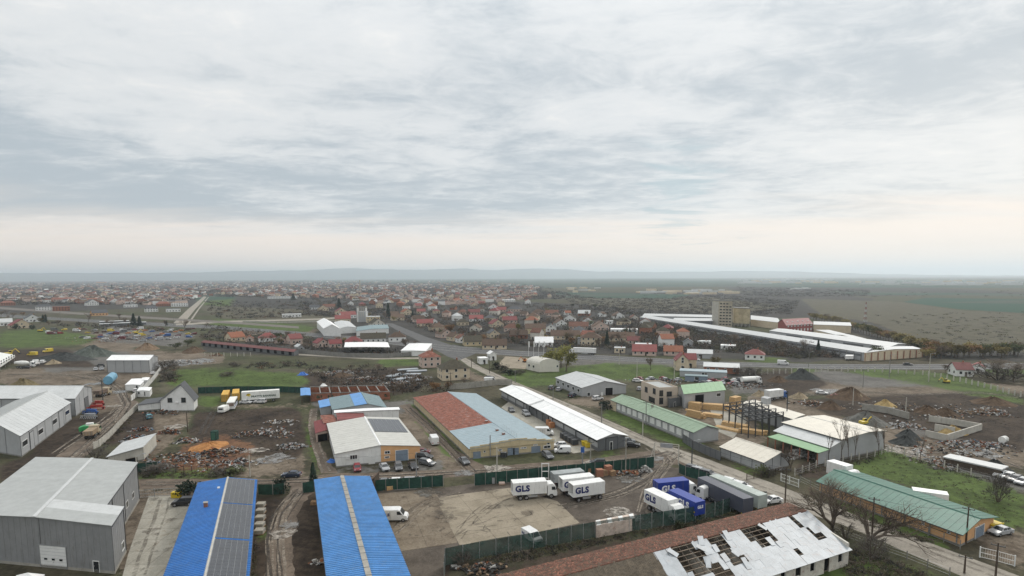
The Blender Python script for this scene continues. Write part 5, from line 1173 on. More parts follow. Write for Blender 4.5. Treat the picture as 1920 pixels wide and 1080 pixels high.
HL = [
 (38, 616, 36, 3.2, 'dred', 'c', 'gable', 15, 'cream gabled house with dark red roof among garden shrubs at the left edge'),
 (60, 604, 26, 4, 'dark', 'w', 'gable', 10, 'white house with dark gable just behind the dark red roofed house'), (8, 611, 24, 3.5, 'lg', 'w', 'long', 0, 'white house with pale roof cut by the left edge'),
 (186, 592, 28, 3.5, 'dark', 'o', 'long', 12, 'vivid orange-red house with black roof beside the railway'), (83, 582, 25, 5.5, 'dark', 'w', 'hip', 0, 'two storey white house with dark hipped roof next to the brick shell'),
 (115, 583, 26, 6, 'rust', 'b', 'flat', 0, 'two storey bare brick shell of a house beside the white hipped one'), (15, 573, 22, 5, 'rust', 'b', 'hip', 5, 'red brick house with rusty roof near the left edge of the town'),
 (172, 573, 22, 5, 'dark', 'w', 'gable', 20, 'white gable house with grey roof left of the town centre'), (245, 576, 22, 3.5, 'lg', 'w', 'flat', 0, 'long low white flat block in the grass before the town'),
 (284, 585, 22, 5, 'dark', 'w', 'hip', 0, 'white villa with black hipped roof near the avenue'), (325, 585, 24, 4.5, 'dark', 'w', 'flat', 0, 'low white box house with dark flat roof right beside the avenue'),
 (337, 575, 28, 5, 'lg', 'w', 'flat', 0, 'white two part flat roofed house along the avenue'), (346, 560, 30, 5, 'orange', 'w', 'hip', 0, 'large white house with orange roof at the head of the avenue'),
 (306, 574, 24, 4, 'rust', 'b', 'hip', 10, 'reddish brown house with brick walls near the avenue'), (53, 562, 22, 6, 'brown', 'o', 'long', 0, 'orange-brown tall house above the long white wall'),
 (114, 565, 26, 4, 'rust', 'p', 'long', 0, 'pinkish long roofed house in the middle of the left town'), (140, 563, 14, 4.5, 'dark', 'w', 'gable', 0, 'narrow white gable house, left one of a pair'), (120, 559, 12, 4.5, 'dark', 'w', 'gable', 0, 'narrow white gable house further back in the left town'),
 (214, 569, 20, 4, 'rust', 'w', 'gable', 15, 'white gable with rusty roof in the left town'), (268, 570, 20, 4, 'tile', 'b', 'gable', 0, 'brick gable house with tile roof left of the reddish brown house'),
 (190, 531, 16, 9, 'orange', 'o', 'hip', 0, 'big bright orange roofed hall on the town skyline'),
 (441, 641, 36, 3.2, 'orange', 'c', 'long', 25, 'cream cottage with bright orange tiled roof behind the long red shed'), (468, 641, 14, 2.6, 'orange', 'p', 'gable', 0, 'small pinkish hut with orange roof right of the orange cottage'),
 (502, 641, 32, 3, 'red', 'w', 'hip', 0, 'low house with red hipped roof right of the orange cottage'), (525, 645, 20, 3, 'moss', 'p', 'gable', 10, 'dark roofed cottage between the red hipped roof and the pinkish house'),
 (552, 646, 30, 4, 'red', 'p', 'long', 20, 'pinkish tall walled house with red roof edge'), (602, 652, 30, 3, 'dred', 'p', 'gable', 20, 'dark red double gable house, left half'), (628, 653, 26, 3, 'dred', 'p', 'long', 10, 'dark red double gable house, right half'),
 (663, 649, 32, 3, 'dred', 'p', 'hip', 0, 'dark red hipped house left of the white canopy'),
 (700, 643, 46, 3.2, 'moss', 'w', 'long', 0, 'long house with dark mossy roof above the white canopy'), (745, 641, 32, 3.4, 'brown', 'w', 'hip', 0, 'white house with blue shopfront and brown roof at the village street'),
 (639, 590, 22, 4, 'dred', 'c', 'gable', 10, 'cream gable with dark red roof left of the silo tower'), (652, 597, 32, 4, 'red', 'w', 'long', 15, 'bright red roof directly left of the silo tower'), (643, 605, 28, 4, 'red', 'c', 'long', 0, 'lower bright red roof in front of the silo tower'),
 (700, 605, 25, 6, 'lg', 'y', 'flat', 0, 'yellow flat roofed block right of the silo tower'), (706, 612, 30, 3, 'moss', 'W', 'gable', 20, 'dark gabled barn in front of the yellow block'),
 (674, 561, 34, 7, 'dark', 'w', 'flat', 0, 'white apartment block beyond the silo tower'), (530, 560, 52, 5, 'lg', 'w', 'flat', 0, 'long white low building with dark openings behind the meadow'), (547, 595, 34, 3.5, 'lg', 'w', 'flat', 0, 'white flat roofed pavilion beside the village road'),
 (606, 583, 20, 3, 'brown', 'c', 'gable', 0, 'small cream gable in the trees left of the red roofs'), (590, 580, 18, 3, 'dark', 'w', 'long', 0, 'small white house with dark roof left of the cream gable'), (617, 579, 22, 3.4, 'tile', 'p', 'long', 0, 'house with reddish tile roof behind the cream gable'),
 (735, 595, 24, 3, 'brown', 'p', 'long', 0, 'brown roofed house at the far end of the village street'), (745, 601, 26, 3, 'brown', 'c', 'long', 10, 'cream house with brown roof on the village street, second from far end'), (762, 591, 22, 4, 'orange', 'c', 'gable', 20, 'orange gabled house just beyond the village street'),
 (784, 604, 26, 3, 'brown', 'p', 'long', 10, 'brown roofed house opposite the orange gable'), (797, 612, 30, 3, 'red', 'c', 'long', 0, 'house with bright red metal roof on the village street'), (812, 608, 16, 3.4, 'red', 'w', 'gable', 20, 'small gable with bright red roof beside the red metal roof'),
 (820, 621, 34, 3.2, 'brown', 'c', 'hip', 20, 'cream house with brown hipped roof on the village street'), (833, 634, 34, 3.2, 'brown', 'p', 'gable', 25, 'pale pink gable with weathered roof on the village street'), (852, 640, 30, 3.2, 'brown', 'c', 'gable', 30, 'cream gable with brown roof nearer the junction'),
 (866, 643, 26, 3.2, 'tile', 'w', 'gable', 20, 'white gable with reddish roof nearer the junction'), (886, 649, 38, 3, 'moss', 'y', 'long', 8, 'yellowish house with dark roof at the junction'), (927, 655, 46, 2.6, 'brown', 'c', 'long', 0, 'long low cream house with brown roof on the main road'),
 (925, 634, 26, 3.5, 'dark', 'c', 'gable', 15, 'cream gable house with grey roof behind the long low house'), (1004, 626, 38, 4.5, 'brown', 'y', 'long', 0, 'two storey yellow house with brown roof in the middle village'), (1033, 622, 20, 3.5, 'dark', 'w', 'gable', 0, 'white gable with grey roof right of the yellow house'),
 (1020, 650, 34, 2.8, 'white', 'w', 'long', 0, 'white roofed outbuilding beside the main road'), (1060, 637, 54, 3, 'brown', 'c', 'long', 0, 'long brown hipped house with cream walls'), (1108, 648, 38, 5.2, 'brown', 'c', 'hip', 0, 'two storey cream house with brown pyramid roof'),
 (1094, 647, 22, 4.5, 'dark', 'g', 'flat', 0, 'grey concrete shell beside the brown pyramid roof'), (1165, 641, 48, 3, 'brown', 'c', 'long', 0, 'long brown roofed house right of the brown pyramid roof'), (1188, 646, 24, 2.8, 'red', 'p', 'long', 0, 'house with raspberry red roof right of the long brown roofed house'),
 (1162, 662, 20, 3, 'lg', 'c', 'flat', 0, 'small cream cabin at the main road'), (1208, 667, 44, 2.6, 'red', 'p', 'long', 0, 'bright red low roof beside the main road'), (1208, 655, 34, 2.8, 'lg', 'w', 'flat', 0, 'white flat annex behind the bright red low roof'),
 (1262, 667, 34, 2.6, 'orange', 'p', 'long', 0, 'pinkish roofed cottage behind the dark red roofed villa'),
 (955, 606, 30, 3, 'dred', 'p', 'long', 10, 'dark red roof in the back row of the middle village'), (930, 614, 30, 3.2, 'dred', 'c', 'gable', 20, 'dark red gabled house left of the willow garden'), (960, 622, 30, 3.2, 'tile', 'p', 'hip', 0, 'reddish tiled house in front of the back row'),
 (893, 603, 26, 3, 'red', 'w', 'long', 0, 'white house with bright red roof in the back village'), (868, 590, 20, 3, 'tile', 'p', 'hip', 0, 'tile roofed cottage in the back village'), (889, 590, 22, 3, 'red', 'p', 'long', 0, 'bright red roof in the farthest village row'),
 (925, 580, 18, 3.4, 'red', 'w', 'gable', 0, 'white gable with bright red roof far behind the village'), (940, 585, 18, 3, 'red', 'p', 'long', 0, 'raspberry roof right of the far white gable'), (965, 584, 26, 3.2, 'dark', 'p', 'hip', 0, 'grey roofed house far behind the village'),
 (858, 568, 16, 5, 'orange', 'c', 'hip', 0, 'orange roofed house at the far edge of the village'), (886, 555, 16, 6, 'brown', 'y', 'hip', 0, 'yellowish tall house far behind the village'), (953, 566, 26, 4, 'white', 'w', 'flat', 0, 'long white shed far behind the village'),
 (1010, 590, 24, 3, 'brown', 'p', 'hip', 0, 'brown roof at the right end of the back village'), (1035, 592, 24, 3, 'tile', 'p', 'long', 0, 'reddish roof at the right end of the back village'), (1050, 612, 26, 3, 'brown', 'w', 'gable', 15, 'white gable with brown roof behind the long brown hipped house'),
 (1085, 618, 36, 3, 'tile', 'p', 'long', 0, 'long reddish roof behind the brown pyramid roof'), (1125, 620, 34, 3.4, 'brown', 'p', 'gable', 10, 'brown gabled barn behind the brown pyramid roof'), (1170, 625, 50, 3, 'white', 'w', 'flat', 0, 'long pale roofed shed at the edge of the scrubland'),
 (1140, 608, 18, 3, 'lg', 'w', 'flat', 0, 'small white shed in the scrub'), (1130, 603, 0, 0, '', '', '', 0, ''),
 (1320, 648, 24, 2.6, 'lg', 'w', 'flat', 0, 'pale roofed hut in the scrub below the long warehouse'), (1365, 656, 26, 2.5, 'white', 'w', 'flat', 0, 'thin white roofed hut in the scrub below the long warehouse'), (1290, 650, 18, 3, 'dark', 'g', 'gable', 0, 'grey gable hut in the scrub'),
 (1415, 675, 34, 3, 'red', 'w', 'hip', 0, 'cream cottage with bright red hipped roof beyond the main road'), (1400, 668, 0, 0, '', '', '', 0, ''),
 (1800, 706, 40, 3.2, 'red', 'w', 'long', 25, 'white house with red roof beyond the concrete fence on the right'), (1832, 700, 22, 3, 'red', 'w', 'gable', 0, 'small red roofed annex right of the white house with red roof'),
 (806, 690, 42, 5.5, 'rust', 'p', 'hip', 12, 'two storey pink house with rust coloured hipped roof near the junction'), (850, 714, 62, 5.2, 'moss', 'c', 'hip', 14, 'two storey cream house with dark mossy hipped roof beside the straight street'),
]
for (cx, by, wpx, h, rf, wl_, kind, ang, lab) in HL:
 if not lab: continue
 big = by > 600
 house('house' if 'shed' not in lab and 'hut' not in lab else 'shed', lab, cx, by, wpx, h, RQ[rf], Q[wl_], kind, ang, floors=2 if h >= 5 else 1, detail=2 if big else 1, cat='house' if 'shed' not in lab and 'hut' not in lab else 'shed')
for (x, y, w) in ((215, 607, 46), (245, 610, 50), (205, 612, 30)): house('low_shed', 'long low pale roofed shed behind the vehicle scrapyard, ' + {215: 'far left', 245: 'right', 205: 'near left'}[x] + ' of three', x, y, w, 2.4, R_LIGHT, W_DGREY, 'flat', 0, depth=8, cat='shed', chim=False, nwin=1)
for (x, y, w, dd) in ((1560, 640, 60, 40), (1600, 648, 40, 25)): house('low_shed', 'low pale roofed hall inside the warehouse yard, ' + ('left one' if x == 1560 else 'right one'), x, y, w, 4.5, R_LIGHT, W_CREAM, 'flat', 20, depth=dd, cat='warehouse', chim=False, nwin=4)
r = house('villa', 'cream villa with dark red cross gabled roof at the corner of the meadow', 1277, 695, 28, 5.0, R_DRED, W_CREAM, 'gable', 8, depth=9, floors=2, rise=3.2)
r = house('villa_wing', 'right wing of the cream villa under a dark red roof sloping to the street', 1292, 690, 26, 4.4, R_DRED, W_CREAM, 'long', 8, depth=8, chim=False, rise=2.6)
house('workshop', 'low workshop with dark red walls and half white half grey roof right of the villa', 1352, 700, 62, 3.0, R_LIGHT, W_BRICK, 'long', 0, depth=12, rise=1.2, cat='workshop', chim=False)
house('shed', 'pale blue-grey lean roof in front of the dark red walled workshop', 1318, 708, 84, 2.6, R_PBLUE, W_LGREY, 'flat', 0, depth=7, cat='shed', chim=False, nwin=1)
house('container_office', 'grey container under the pale blue-grey lean roof', 1305, 716, 40, 2.4, R_SLATE, BLUEGREY, 'flat', 0, depth=4, cat='container', chim=False, nwin=1)
house('greenhouse', 'pale round ended polytunnel beside the main road', 1312, 672, 44, 2.8, R_LIGHT, W_LGREY, 'long', 0, depth=8, rise=1.8, cat='greenhouse', chim=False, nwin=1)
house('small_cabin', 'white cabin cluster beside the paved tent apron', 905, 683, 20, 3.0, R_WHITE, W_WHITE, 'flat', 15, depth=6, cat='cabin', chim=False); house('small_cabin', 'white cabin with flat roof between shrubs near the junction', 922, 676, 18, 3.6, R_WHITE, W_WHITE, 'gable', 15, depth=6, cat='cabin', chim=False)
def longroof(name, label, A, Bp, C, h, wall, roof, cat='shed', **k): return hall(name, label, A, Bp, C, h=h, wall=wall, roof=roof, cat=cat, plinth=False, fascia=False, **k)
b = longroof('red_long_shed', 'very long low shed with dark red roof along the left edge of the meadow', (551, 660), (560, 656), (377, 642), 2.4, W_DGREY, M('faded_maroon_roof', (.125, .045, .042), .8, var=.2, dirt=.4), rise=.9)
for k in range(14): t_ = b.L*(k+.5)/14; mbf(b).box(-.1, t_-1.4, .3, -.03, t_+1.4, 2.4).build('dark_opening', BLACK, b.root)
house('gable_end', 'pale green gable end building closing the long dark red shed', 562, 659, 18, 3.0, R_LIGHT, W_LGREY, 'gable', 20, depth=6, cat='building', chim=False)
b = longroof('white_canopy_roof', 'long bright white canopy roof on dark posts behind the concrete wall', (646, 651), (730, 651), (648, 642), 4.5, W_DGREY, R_WHITE, cat='canopy', rooftype='mono0' if False else 'flat')
w_ = [c for c in b.root.children if c.name.startswith('wall')][0]; bpy.data.objects.remove(w_)
for k in range(8):
 for t_ in (.2, b.L-.2): mbf(b).box(b.W*k/7-.15, t_-.15, 0, b.W*k/7+.15, t_+.15, 4.4).build('post', DSTEEL, b.root)
b = longroof('white_slab_roof', 'white slanting parallelogram roof on a low shed beside the junction', (752, 657.5), (798, 658), (768, 644), 3.2, W_WHITE, R_WHITE, rooftype='flat')
b = longroof('white_factory_hall', 'white gabled factory hall in the middle distance left of the dark mossy roof', (607, 616), (639, 617), (594, 603), 6.0, W_WHITE, R_WHITE, cat='warehouse', rise=3.5)
b = longroof('factory_side_hall', 'long low white hall running right from the gabled factory hall', (636, 616), (668, 614), (626, 604), 4.5, W_WHITE, R_LIGHT, cat='warehouse', rise=1.2)
b = longroof('green_flat_hall', 'wide low hall with grey-green roof right of the factory hall', (668, 621), (729, 616), (670, 613), 4.0, W_WHITE, R_SLATE, cat='warehouse', rise=.8)
a = P(679, 604); r = thing('silo_plant', 'twin white silo towers standing out above the village', 'silo', (a.x, a.y, 0), 0)
sc_ = depth_at(679, 604)/FPX
MB().box(-7*sc_, 0, 0, 7*sc_, 10, 20*sc_).build('wall', W_LGREY, r)
for sx in (-8, 7.5):
 MB().tube((sx*sc_, 1, 0), (sx*sc_, 1, 27*sc_), 1.9*sc_, 12).build('silo', W_WHITE, r); MB().tube((sx*sc_, 1, 27*sc_), (sx*sc_, 1, 29*sc_), 2.3*sc_, 12).build('silo_head', CONC_L, r)
for k in range(3): MB().box(-6*sc_+k*4*sc_, -.1, 6, -4.5*sc_+k*4*sc_, 0, 16).build('recess', CONC_L, r)

# ---------------------------------------------------------------- warehouse complex on the right
b = longroof('long_warehouse', 'very long pale warehouse wing running diagonally in front of the concrete tower', (1622, 661.5), (1644, 656), (1200, 594.5), 4.6, W_LGREY, R_LIGHT, cat='warehouse', rise=1.6)
for k in range(56): t_ = b.L*(k+.5)/56; mbf(b).box(-.25, t_-.3, 0, -.05, t_+.3, 4.4).build('pilaster', CONC_D, b.root)
for k in range(55): t_ = b.L*(k+1)/56; mbf(b).box(-.12, t_-3, 2.4, -.05, t_+3, 3.6).build('window_band', W_DGREY, b.root)
b = longroof('front_warehouse', 'cream fronted end wing of the warehouse complex beside the main road', (1622, 661.5), (1730, 654.5), (1606, 656), 4.7, W_CREAM, R_LIGHT, cat='warehouse', rise=1.0)
for k in range(10): s_ = b.W*k/9; mbf(b).box(max(0, s_-.35), -.3, 0, min(b.W, s_+.35), -.05, 4.5).build('pilaster', W_BRICK, b.root)
b = longroof('rear_warehouse', 'white warehouse wing parallel behind the long diagonal one', (1668, 650.5), (1698, 645), (1443, 620), 5.5, W_LGREY, R_LIGHT, cat='warehouse', rise=1.0)
for k in range(3): t_ = b.L*(.25+.25*k); mbf(b).box(-.2, t_-8, 0, -.05, t_+8, 4.5).build('loading_door', W_DGREY, b.root)
b = longroof('back_wing', 'long white roofed back wing left of the concrete tower', (1338, 595), (1338, 590.5), (1205, 592), 5.0, W_LGREY, R_LIGHT, cat='warehouse', rise=1.2)
b = longroof('middle_wing', 'short white roofed wing tucked behind the tower base', (1336, 602), (1336, 597), (1262, 601), 5.0, W_DGREY, R_LIGHT, cat='warehouse', rise=1.0)
b = longroof('cream_wing', 'cream walled wing with white roof between tower and red building', (1408, 599), (1408, 591.5), (1462, 605), 6.0, W_CREAM, R_LIGHT, cat='warehouse', rise=1.2)
b = longroof('right_back_wing', 'cream walled wing with white roof right of the red building', (1526, 608.5), (1526, 602.5), (1596, 611), 6.0, W_CREAM, R_LIGHT, cat='warehouse', rise=1.2)
def tower(name, label, A, Bp, C, base, wall, cat):
 b = frame(A, Bp, C, base); b.sr = b.W/2; b.zr = b.h; b.root = thing(name, label, cat, (b.c.x, b.c.y, 0)); return b
TCON = M('stained_old_concrete', (.40, .355, .27), .9, var=.18, scale=.25, dirt=.75, dirtcol=(.16, .14, .12), streak=True)
b = tower('concrete_tower', 'tall stained concrete grain tower with rows of dark window holes', (1348, 564.5), (1373.5, 565), (1336, 564), (1349, 612), TCON, 'tower')
W, L, h = b.W, b.L, b.h; print('tower', W, L, h)
mbf(b).box(0, 0, 0, W, L, h).build('wall', TCON, b.root); mbf(b).box(-.4, -.4, h, W+.4, L+.4, h+.8).build('roof', CONC_D, b.root)
for i in range(4):
 for j in range(8):
  s = W*(.16+.23*i); z = h*(.06+.116*j)
  if i == 3 and j == 7: continue
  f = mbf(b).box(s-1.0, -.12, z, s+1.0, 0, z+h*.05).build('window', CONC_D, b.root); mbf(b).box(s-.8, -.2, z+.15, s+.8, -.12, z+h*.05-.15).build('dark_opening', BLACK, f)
for j in range(5): mbf(b).box(-.5, L*j/5+.2, 0, 0, L*j/5+.9, h*.97).build('fin', CONC_L, b.root)
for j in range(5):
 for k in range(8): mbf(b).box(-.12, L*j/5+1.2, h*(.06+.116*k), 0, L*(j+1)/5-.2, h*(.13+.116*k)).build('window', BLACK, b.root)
b = tower('concrete_silo_block', 'lower windowless stained silo block on columns right of the concrete tower', (1377, 578), (1406.5, 579), (1374, 576.5), (1378, 612), TCON, 'silo')
W, L, h = b.W, b.L, b.h
mbf(b).box(0, 0, h*.18, W, L, h).build('wall', M('ochre_stained_concrete', (.44, .37, .24), .9, var=.25, scale=.2, dirt=.6, dirtcol=(.3, .17, .07), streak=True), b.root); mbf(b).box(-.3, -.3, h, W+.3, L+.3, h+.6).build('roof', CONC_D, b.root)
for k in range(5):
 for t_ in (.5, L-.5): mbf(b).box(W*k/4-.5, t_-.5, 0, W*k/4+.5, t_+.5, h*.18).build('column', CONC_D, b.root)
b = hall('red_office', 'long red three storey office building with dark red roof in the warehouse complex', (1475, 610.5), (1459, 604.5), (1524, 607.5), base=(1475, 625), wall=M('red_brick_render', (.27, .07, .06), .8, var=.1), roof=R_DRED, cat='office', rise=4.0, over=.6, plinth=False)
for j in range(2):
 for k in range(8): mbf(b).box(-.12, b.L*(k+.28)/8, 1.2+j*3.8, -.03, b.L*(k+.72)/8, 3.2+j*3.8).build('window', TRIM_W, b.root)
for k in range(5):
 q = slope(b, 0, .5, b.L*(k+.5)/5, .15); mbf(b).box(q[0]-.6, q[1]-.8, q[2]-.5, q[0]+.6, q[1]+.8, q[2]+.5).build('roof_window', TRIM_W, b.root)
b = tower('white_trailer_block', 'white box trailer parked at the corner of the cream fronted warehouse', (1585, 667), (1600, 667), (1586, 665), (1585, 676), TRIM_W, 'trailer'); mbf(b).box(0, 0, .8, b.W, max(2.5, b.L), b.h).build('box', W_WHITE, b.root)
for k in range(3): mbf(b).tube((1+k*b.W*.4, -.1, .45), (1+k*b.W*.4, 2.5, .45), .45, 10).build('wheel', RUBBER, b.root)
a = P(1622, 604); r = thing('lattice_mast', 'red and white lattice mast rising behind the row of autumn trees', 'mast', (a.x, a.y, 0)); hm = zat(a.xy, 566)
MR = [M('mast_white', (.42, .42, .42), .6), M('mast_red', (.26, .12, .11), .6)]
for k in range(8):
 mb = MB(); z0, z1_ = hm*k/8, hm*(k+1)/8; w0, w1 = 1.2*(1-k/9), 1.2*(1-(k+1)/9)
 for sx, sy in ((-1, -1), (1, -1), (1, 1), (-1, 1)):
  mb.tube((sx*w0, sy*w0, z0), (sx*w1, sy*w1, z1_), .13, 4); mb.tube((sx*w0, sy*w0, z0), (-sy*w1 if 0 else sy*w1, -sx*w1, z1_), .08, 3)
 mb.build('lattice_section', MR[k % 2], r, kind='stuff')
for (px, py, top) in ((675, 545, 525),):
 a = P(px, py); t_ = zat(a.xy, top); o = MB().tube((0, 0, 0), (0, 0, t_), 3.0, 10, r2=2.0).build('factory_chimney', TCON); o.location = (a.x, a.y, 0); tag(o, 'tall lone factory chimney on the town skyline', 'chimney')

# ---------------------------------------------------------------- the rest of the town: scattered houses
TZ = [('left_town', [(0, 530), (120, 528), (480, 528), (620, 533), (620, 556), (380, 556), (330, 578), (0, 570)], 92, 'left town'),
      ('mid_town', [(470, 532), (1000, 540), (1040, 560), (960, 590), (860, 590), (760, 585), (640, 560), (480, 560)], 66, 'middle town'),
      ('village', [(640, 570), (870, 580), (1190, 594), (1330, 650), (1250, 654), (1000, 644), (900, 626), (780, 590)], 42, 'middle village')]
TC = [('red', 'bright red'), ('tile', 'terracotta'), ('tile', 'terracotta'), ('brown', 'brown'), ('brown', 'brown'), ('brown', 'brown'), ('moss', 'dark'), ('dark', 'grey'), ('orange', 'orange'), ('rust', 'rusty'), ('lg', 'pale'), ('dred', 'dark red')]
WC = [('w', 'white'), ('w', 'white'), ('c', 'cream'), ('p', 'pinkish'), ('b', 'brick'), ('W', 'flaking')]
rr = random.Random(11); spots = []
taken = [(h_[0], h_[1], h_[2]) for h_ in HL]
for nm, poly, cnt, zone in TZ:
 n = 0; tries = 0
 while n < cnt and tries < 9000:
  tries += 1
  x = rr.uniform(0, 1330 if nm == 'village' else 1050); y = rr.uniform(572, 654) if nm == 'village' else 528+62*rr.random()**1.5
  if not inpoly(np.array([x]), np.array([y]), poly)[0]: continue
  sc_ = (y-518)/60
  if any(abs(x-q[0]) < (6+14*sc_) and abs(y-q[1]) < (1.2+4.0*sc_) for q in spots+taken): continue
  spots.append((x, y, zone)); n += 1
items = []
for (x, y, zone) in spots:
 rc, wc = rr.choice(TC), rr.choice(WC); kd = rr.choice(['gable', 'gable', 'long', 'hip', 'hip']); w = rr.uniform(9, 15)*FPX/depth_at(x, y)
 items.append([x, y, zone, rc, wc, kd, w, rr.uniform(-25, 25), rr.choice([3, 3.2, 5.4, 5.8])])
from collections import defaultdict
bk = defaultdict(list)
for it in items:
 band = 'near rows' if it[1] > 562 else ('middle rows' if it[1] > 550 else ('far rows' if it[1] > 540 else 'haziest rows'))
 it.append(band); bk[(it[3][1], it[4][1], it[2], band)].append(it)
for key, lst in bk.items():
 lst.sort(key=lambda q: q[0])
 for k, it in enumerate(lst):
  x, y, zone, rc, wc, kd, w, ang, h, band = it
  pos_ = '' if len(lst) == 1 else f', {ordn(k)} from left'
  house('distant_house', f'{wc[1]} house with {rc[1]} {"hipped" if kd == "hip" else "gabled"} roof, {band}, {zone}{pos_}', x, y, w, h, RQ[rc[0]], Q[wc[0]], kd, ang, detail=0, cat='house', group='small houses of the distant town')
print('houses', HOUSES)
tv, tf, ti = [], [], []
def hbox(w, d, h, r_):
 v = [(-w, -d, 0), (w, -d, 0), (w, d, 0), (-w, d, 0), (-w, -d, h), (w, -d, h), (w, d, h), (-w, d, h), (0, -d, h+r_), (0, d, h+r_)]
 f4 = [(0, 1, 5, 4), (1, 2, 6, 5), (2, 3, 7, 6), (3, 0, 4, 7), (4, 8, 9, 7), (8, 5, 6, 9), (4, 5, 8, 8), (6, 7, 9, 9)]
 return v, f4
FM = [W_WHITE, W_CREAM, W_PINK, R_TILE, R_OLDTILE, R_DARK, R_RED, R_LIGHT, R_ORANGE, W_BRICK, R_MOSS]
mb = MB(); rr = random.Random(3)
ZP = [(0, 520), (500, 522), (900, 526), (1020, 536), (1000, 560), (900, 572), (760, 572), (620, 560), (480, 556), (380, 553), (320, 574), (0, 566)]
n = 0
while n < 2100:
 x = rr.uniform(-60, 1020); y = 521+52*rr.random()**1.5
 if x >= 0 and not inpoly(np.array([x]), np.array([y]), ZP)[0]: continue
 n += 1
 a = P(x, y); th = rr.uniform(0, 3.14); w, d, h, r_ = rr.uniform(3.5, 6), rr.uniform(4, 8), rr.choice([3, 3.5, 6]), rr.uniform(1.8, 3)
 if rr.random() < .05: w *= 2; d *= 3; r_ = 1
 v, f4 = hbox(w, d, h, r_); c_, s_ = math.cos(th), math.sin(th); i0 = len(mb.V)
 for p_ in v: mb.V.append((a.x+p_[0]*c_-p_[1]*s_, a.y+p_[0]*s_+p_[1]*c_, p_[2]))
 wm = rr.choice([0, 1, 2, 2, 9]); rm = rr.choice([3, 3, 4, 4, 4, 4, 4, 5, 5, 5, 5, 6, 8, 10])
 for k, f in enumerate(f4):
  f = list(dict.fromkeys(f)); mb.F.append([i0+q for q in f]); mb.I.append(rm if k in (4, 5) else wm)
o = mb.build('distant_houses', FM, kind='stuff'); o['label'] = 'hazy mass of small roofs filling the far town'
rr = random.Random(8)
mb = MB()
for (x0, x1, y0, y1, n) in ((1390, 1560, 524, 532, 60), (1600, 1900, 527, 535, 50), (1200, 1380, 545, 552, 26), (1060, 1130, 538, 550, 8), (1490, 1510, 541, 543, 4)):
 for k in range(n):
  a = P(rr.uniform(x0, x1), rr.uniform(y0, y1)); w, d, h = rr.uniform(5, 22), rr.uniform(4, 9), rr.uniform(3, 6)
  if y0 < 536: w *= 2; h *= 2
  mb.box(a.x-w, a.y-d, 0, a.x+w, a.y+d, h, rr.choice([0, 0, 1]))
o = mb.build('distant_sheds', [R_LIGHT, W_CREAM], kind='stuff'); o['label'] = 'pale specks of far sheds and town blocks across the plain on the right'
# ---------------------------------------------------------------- vehicles
CP = {}
def paint(nm, c, rough=.35): 
 if nm not in CP: CP[nm] = M('paint_'+nm, c, rough, var=.06, spec=.5, dirt=.4, streak=True, dirtcol=(.12, .10, .08))
 return CP[nm]
PC = dict(black=(.018, .019, .022), navy=(.02, .032, .06), grey=(.12, .125, .13), silver=(.36, .37, .38), white=(.66, .66, .65), red=(.23, .022, .03), dred=(.12, .015, .02), green=(.04, .12, .09), yellow=(.6, .45, .05), blue=(.03, .1, .3), teal=(.05, .2, .25), beige=(.42, .35, .24), orange=(.5, .17, .03), brown=(.09, .06, .045))
def shell(prof, w, ins=.06, m=0):
 """body from a side profile, corners rounded across its width"""
 mb = MB(); n = len(prof); cx = sum(p[0] for p in prof)/n; cz = sum(p[1] for p in prof)/n
 sl = [(-w, 1-ins*1.6), (-w*.9, 1-ins*.3), (w*.9, 1-ins*.3), (w, 1-ins*1.6)]
 for y, k in sl:
  for (x, z) in prof: mb.v((cx+(x-cx)*(1-(1-k)*.35), y, cz+(z-cz)*k))
 for j in range(3):
  for i in range(n):
   i2 = (i+1) % n; mb.F.append([j*n+i, j*n+i2, (j+1)*n+i2, (j+1)*n+i]); mb.I.append(m)
 mb.F.append([i for i in range(n)][::-1]); mb.I.append(m); mb.F.append([3*n+i for i in range(n)]); mb.I.append(m)
 return mb
def wheel_me(r, w):
 k = ('wheel', r, w)
 if k not in CP:
  CP[k] = MB().tube((0, -w/2, 0), (0, w/2, 0), r, 14).mesh('wheel', RUBBER); CP[('rim', r, w)] = MB().tube((0, -w/2-.02, 0), (0, w/2+.02, 0), r*.58, 10).mesh('rim', RIM)
 return CP[k], CP[('rim', r, w)]
def wheels(root, xs, ty, r, w):
 a, c = wheel_me(r, w)
 for x in xs:
  for sy in (-1, 1):
   o = bpy.data.objects.new('wheel', a); COL.objects.link(o); o.parent = root; o.location = (x, sy*ty, r)
   q = bpy.data.objects.new('rim', c); COL.objects.link(q); q.parent = o
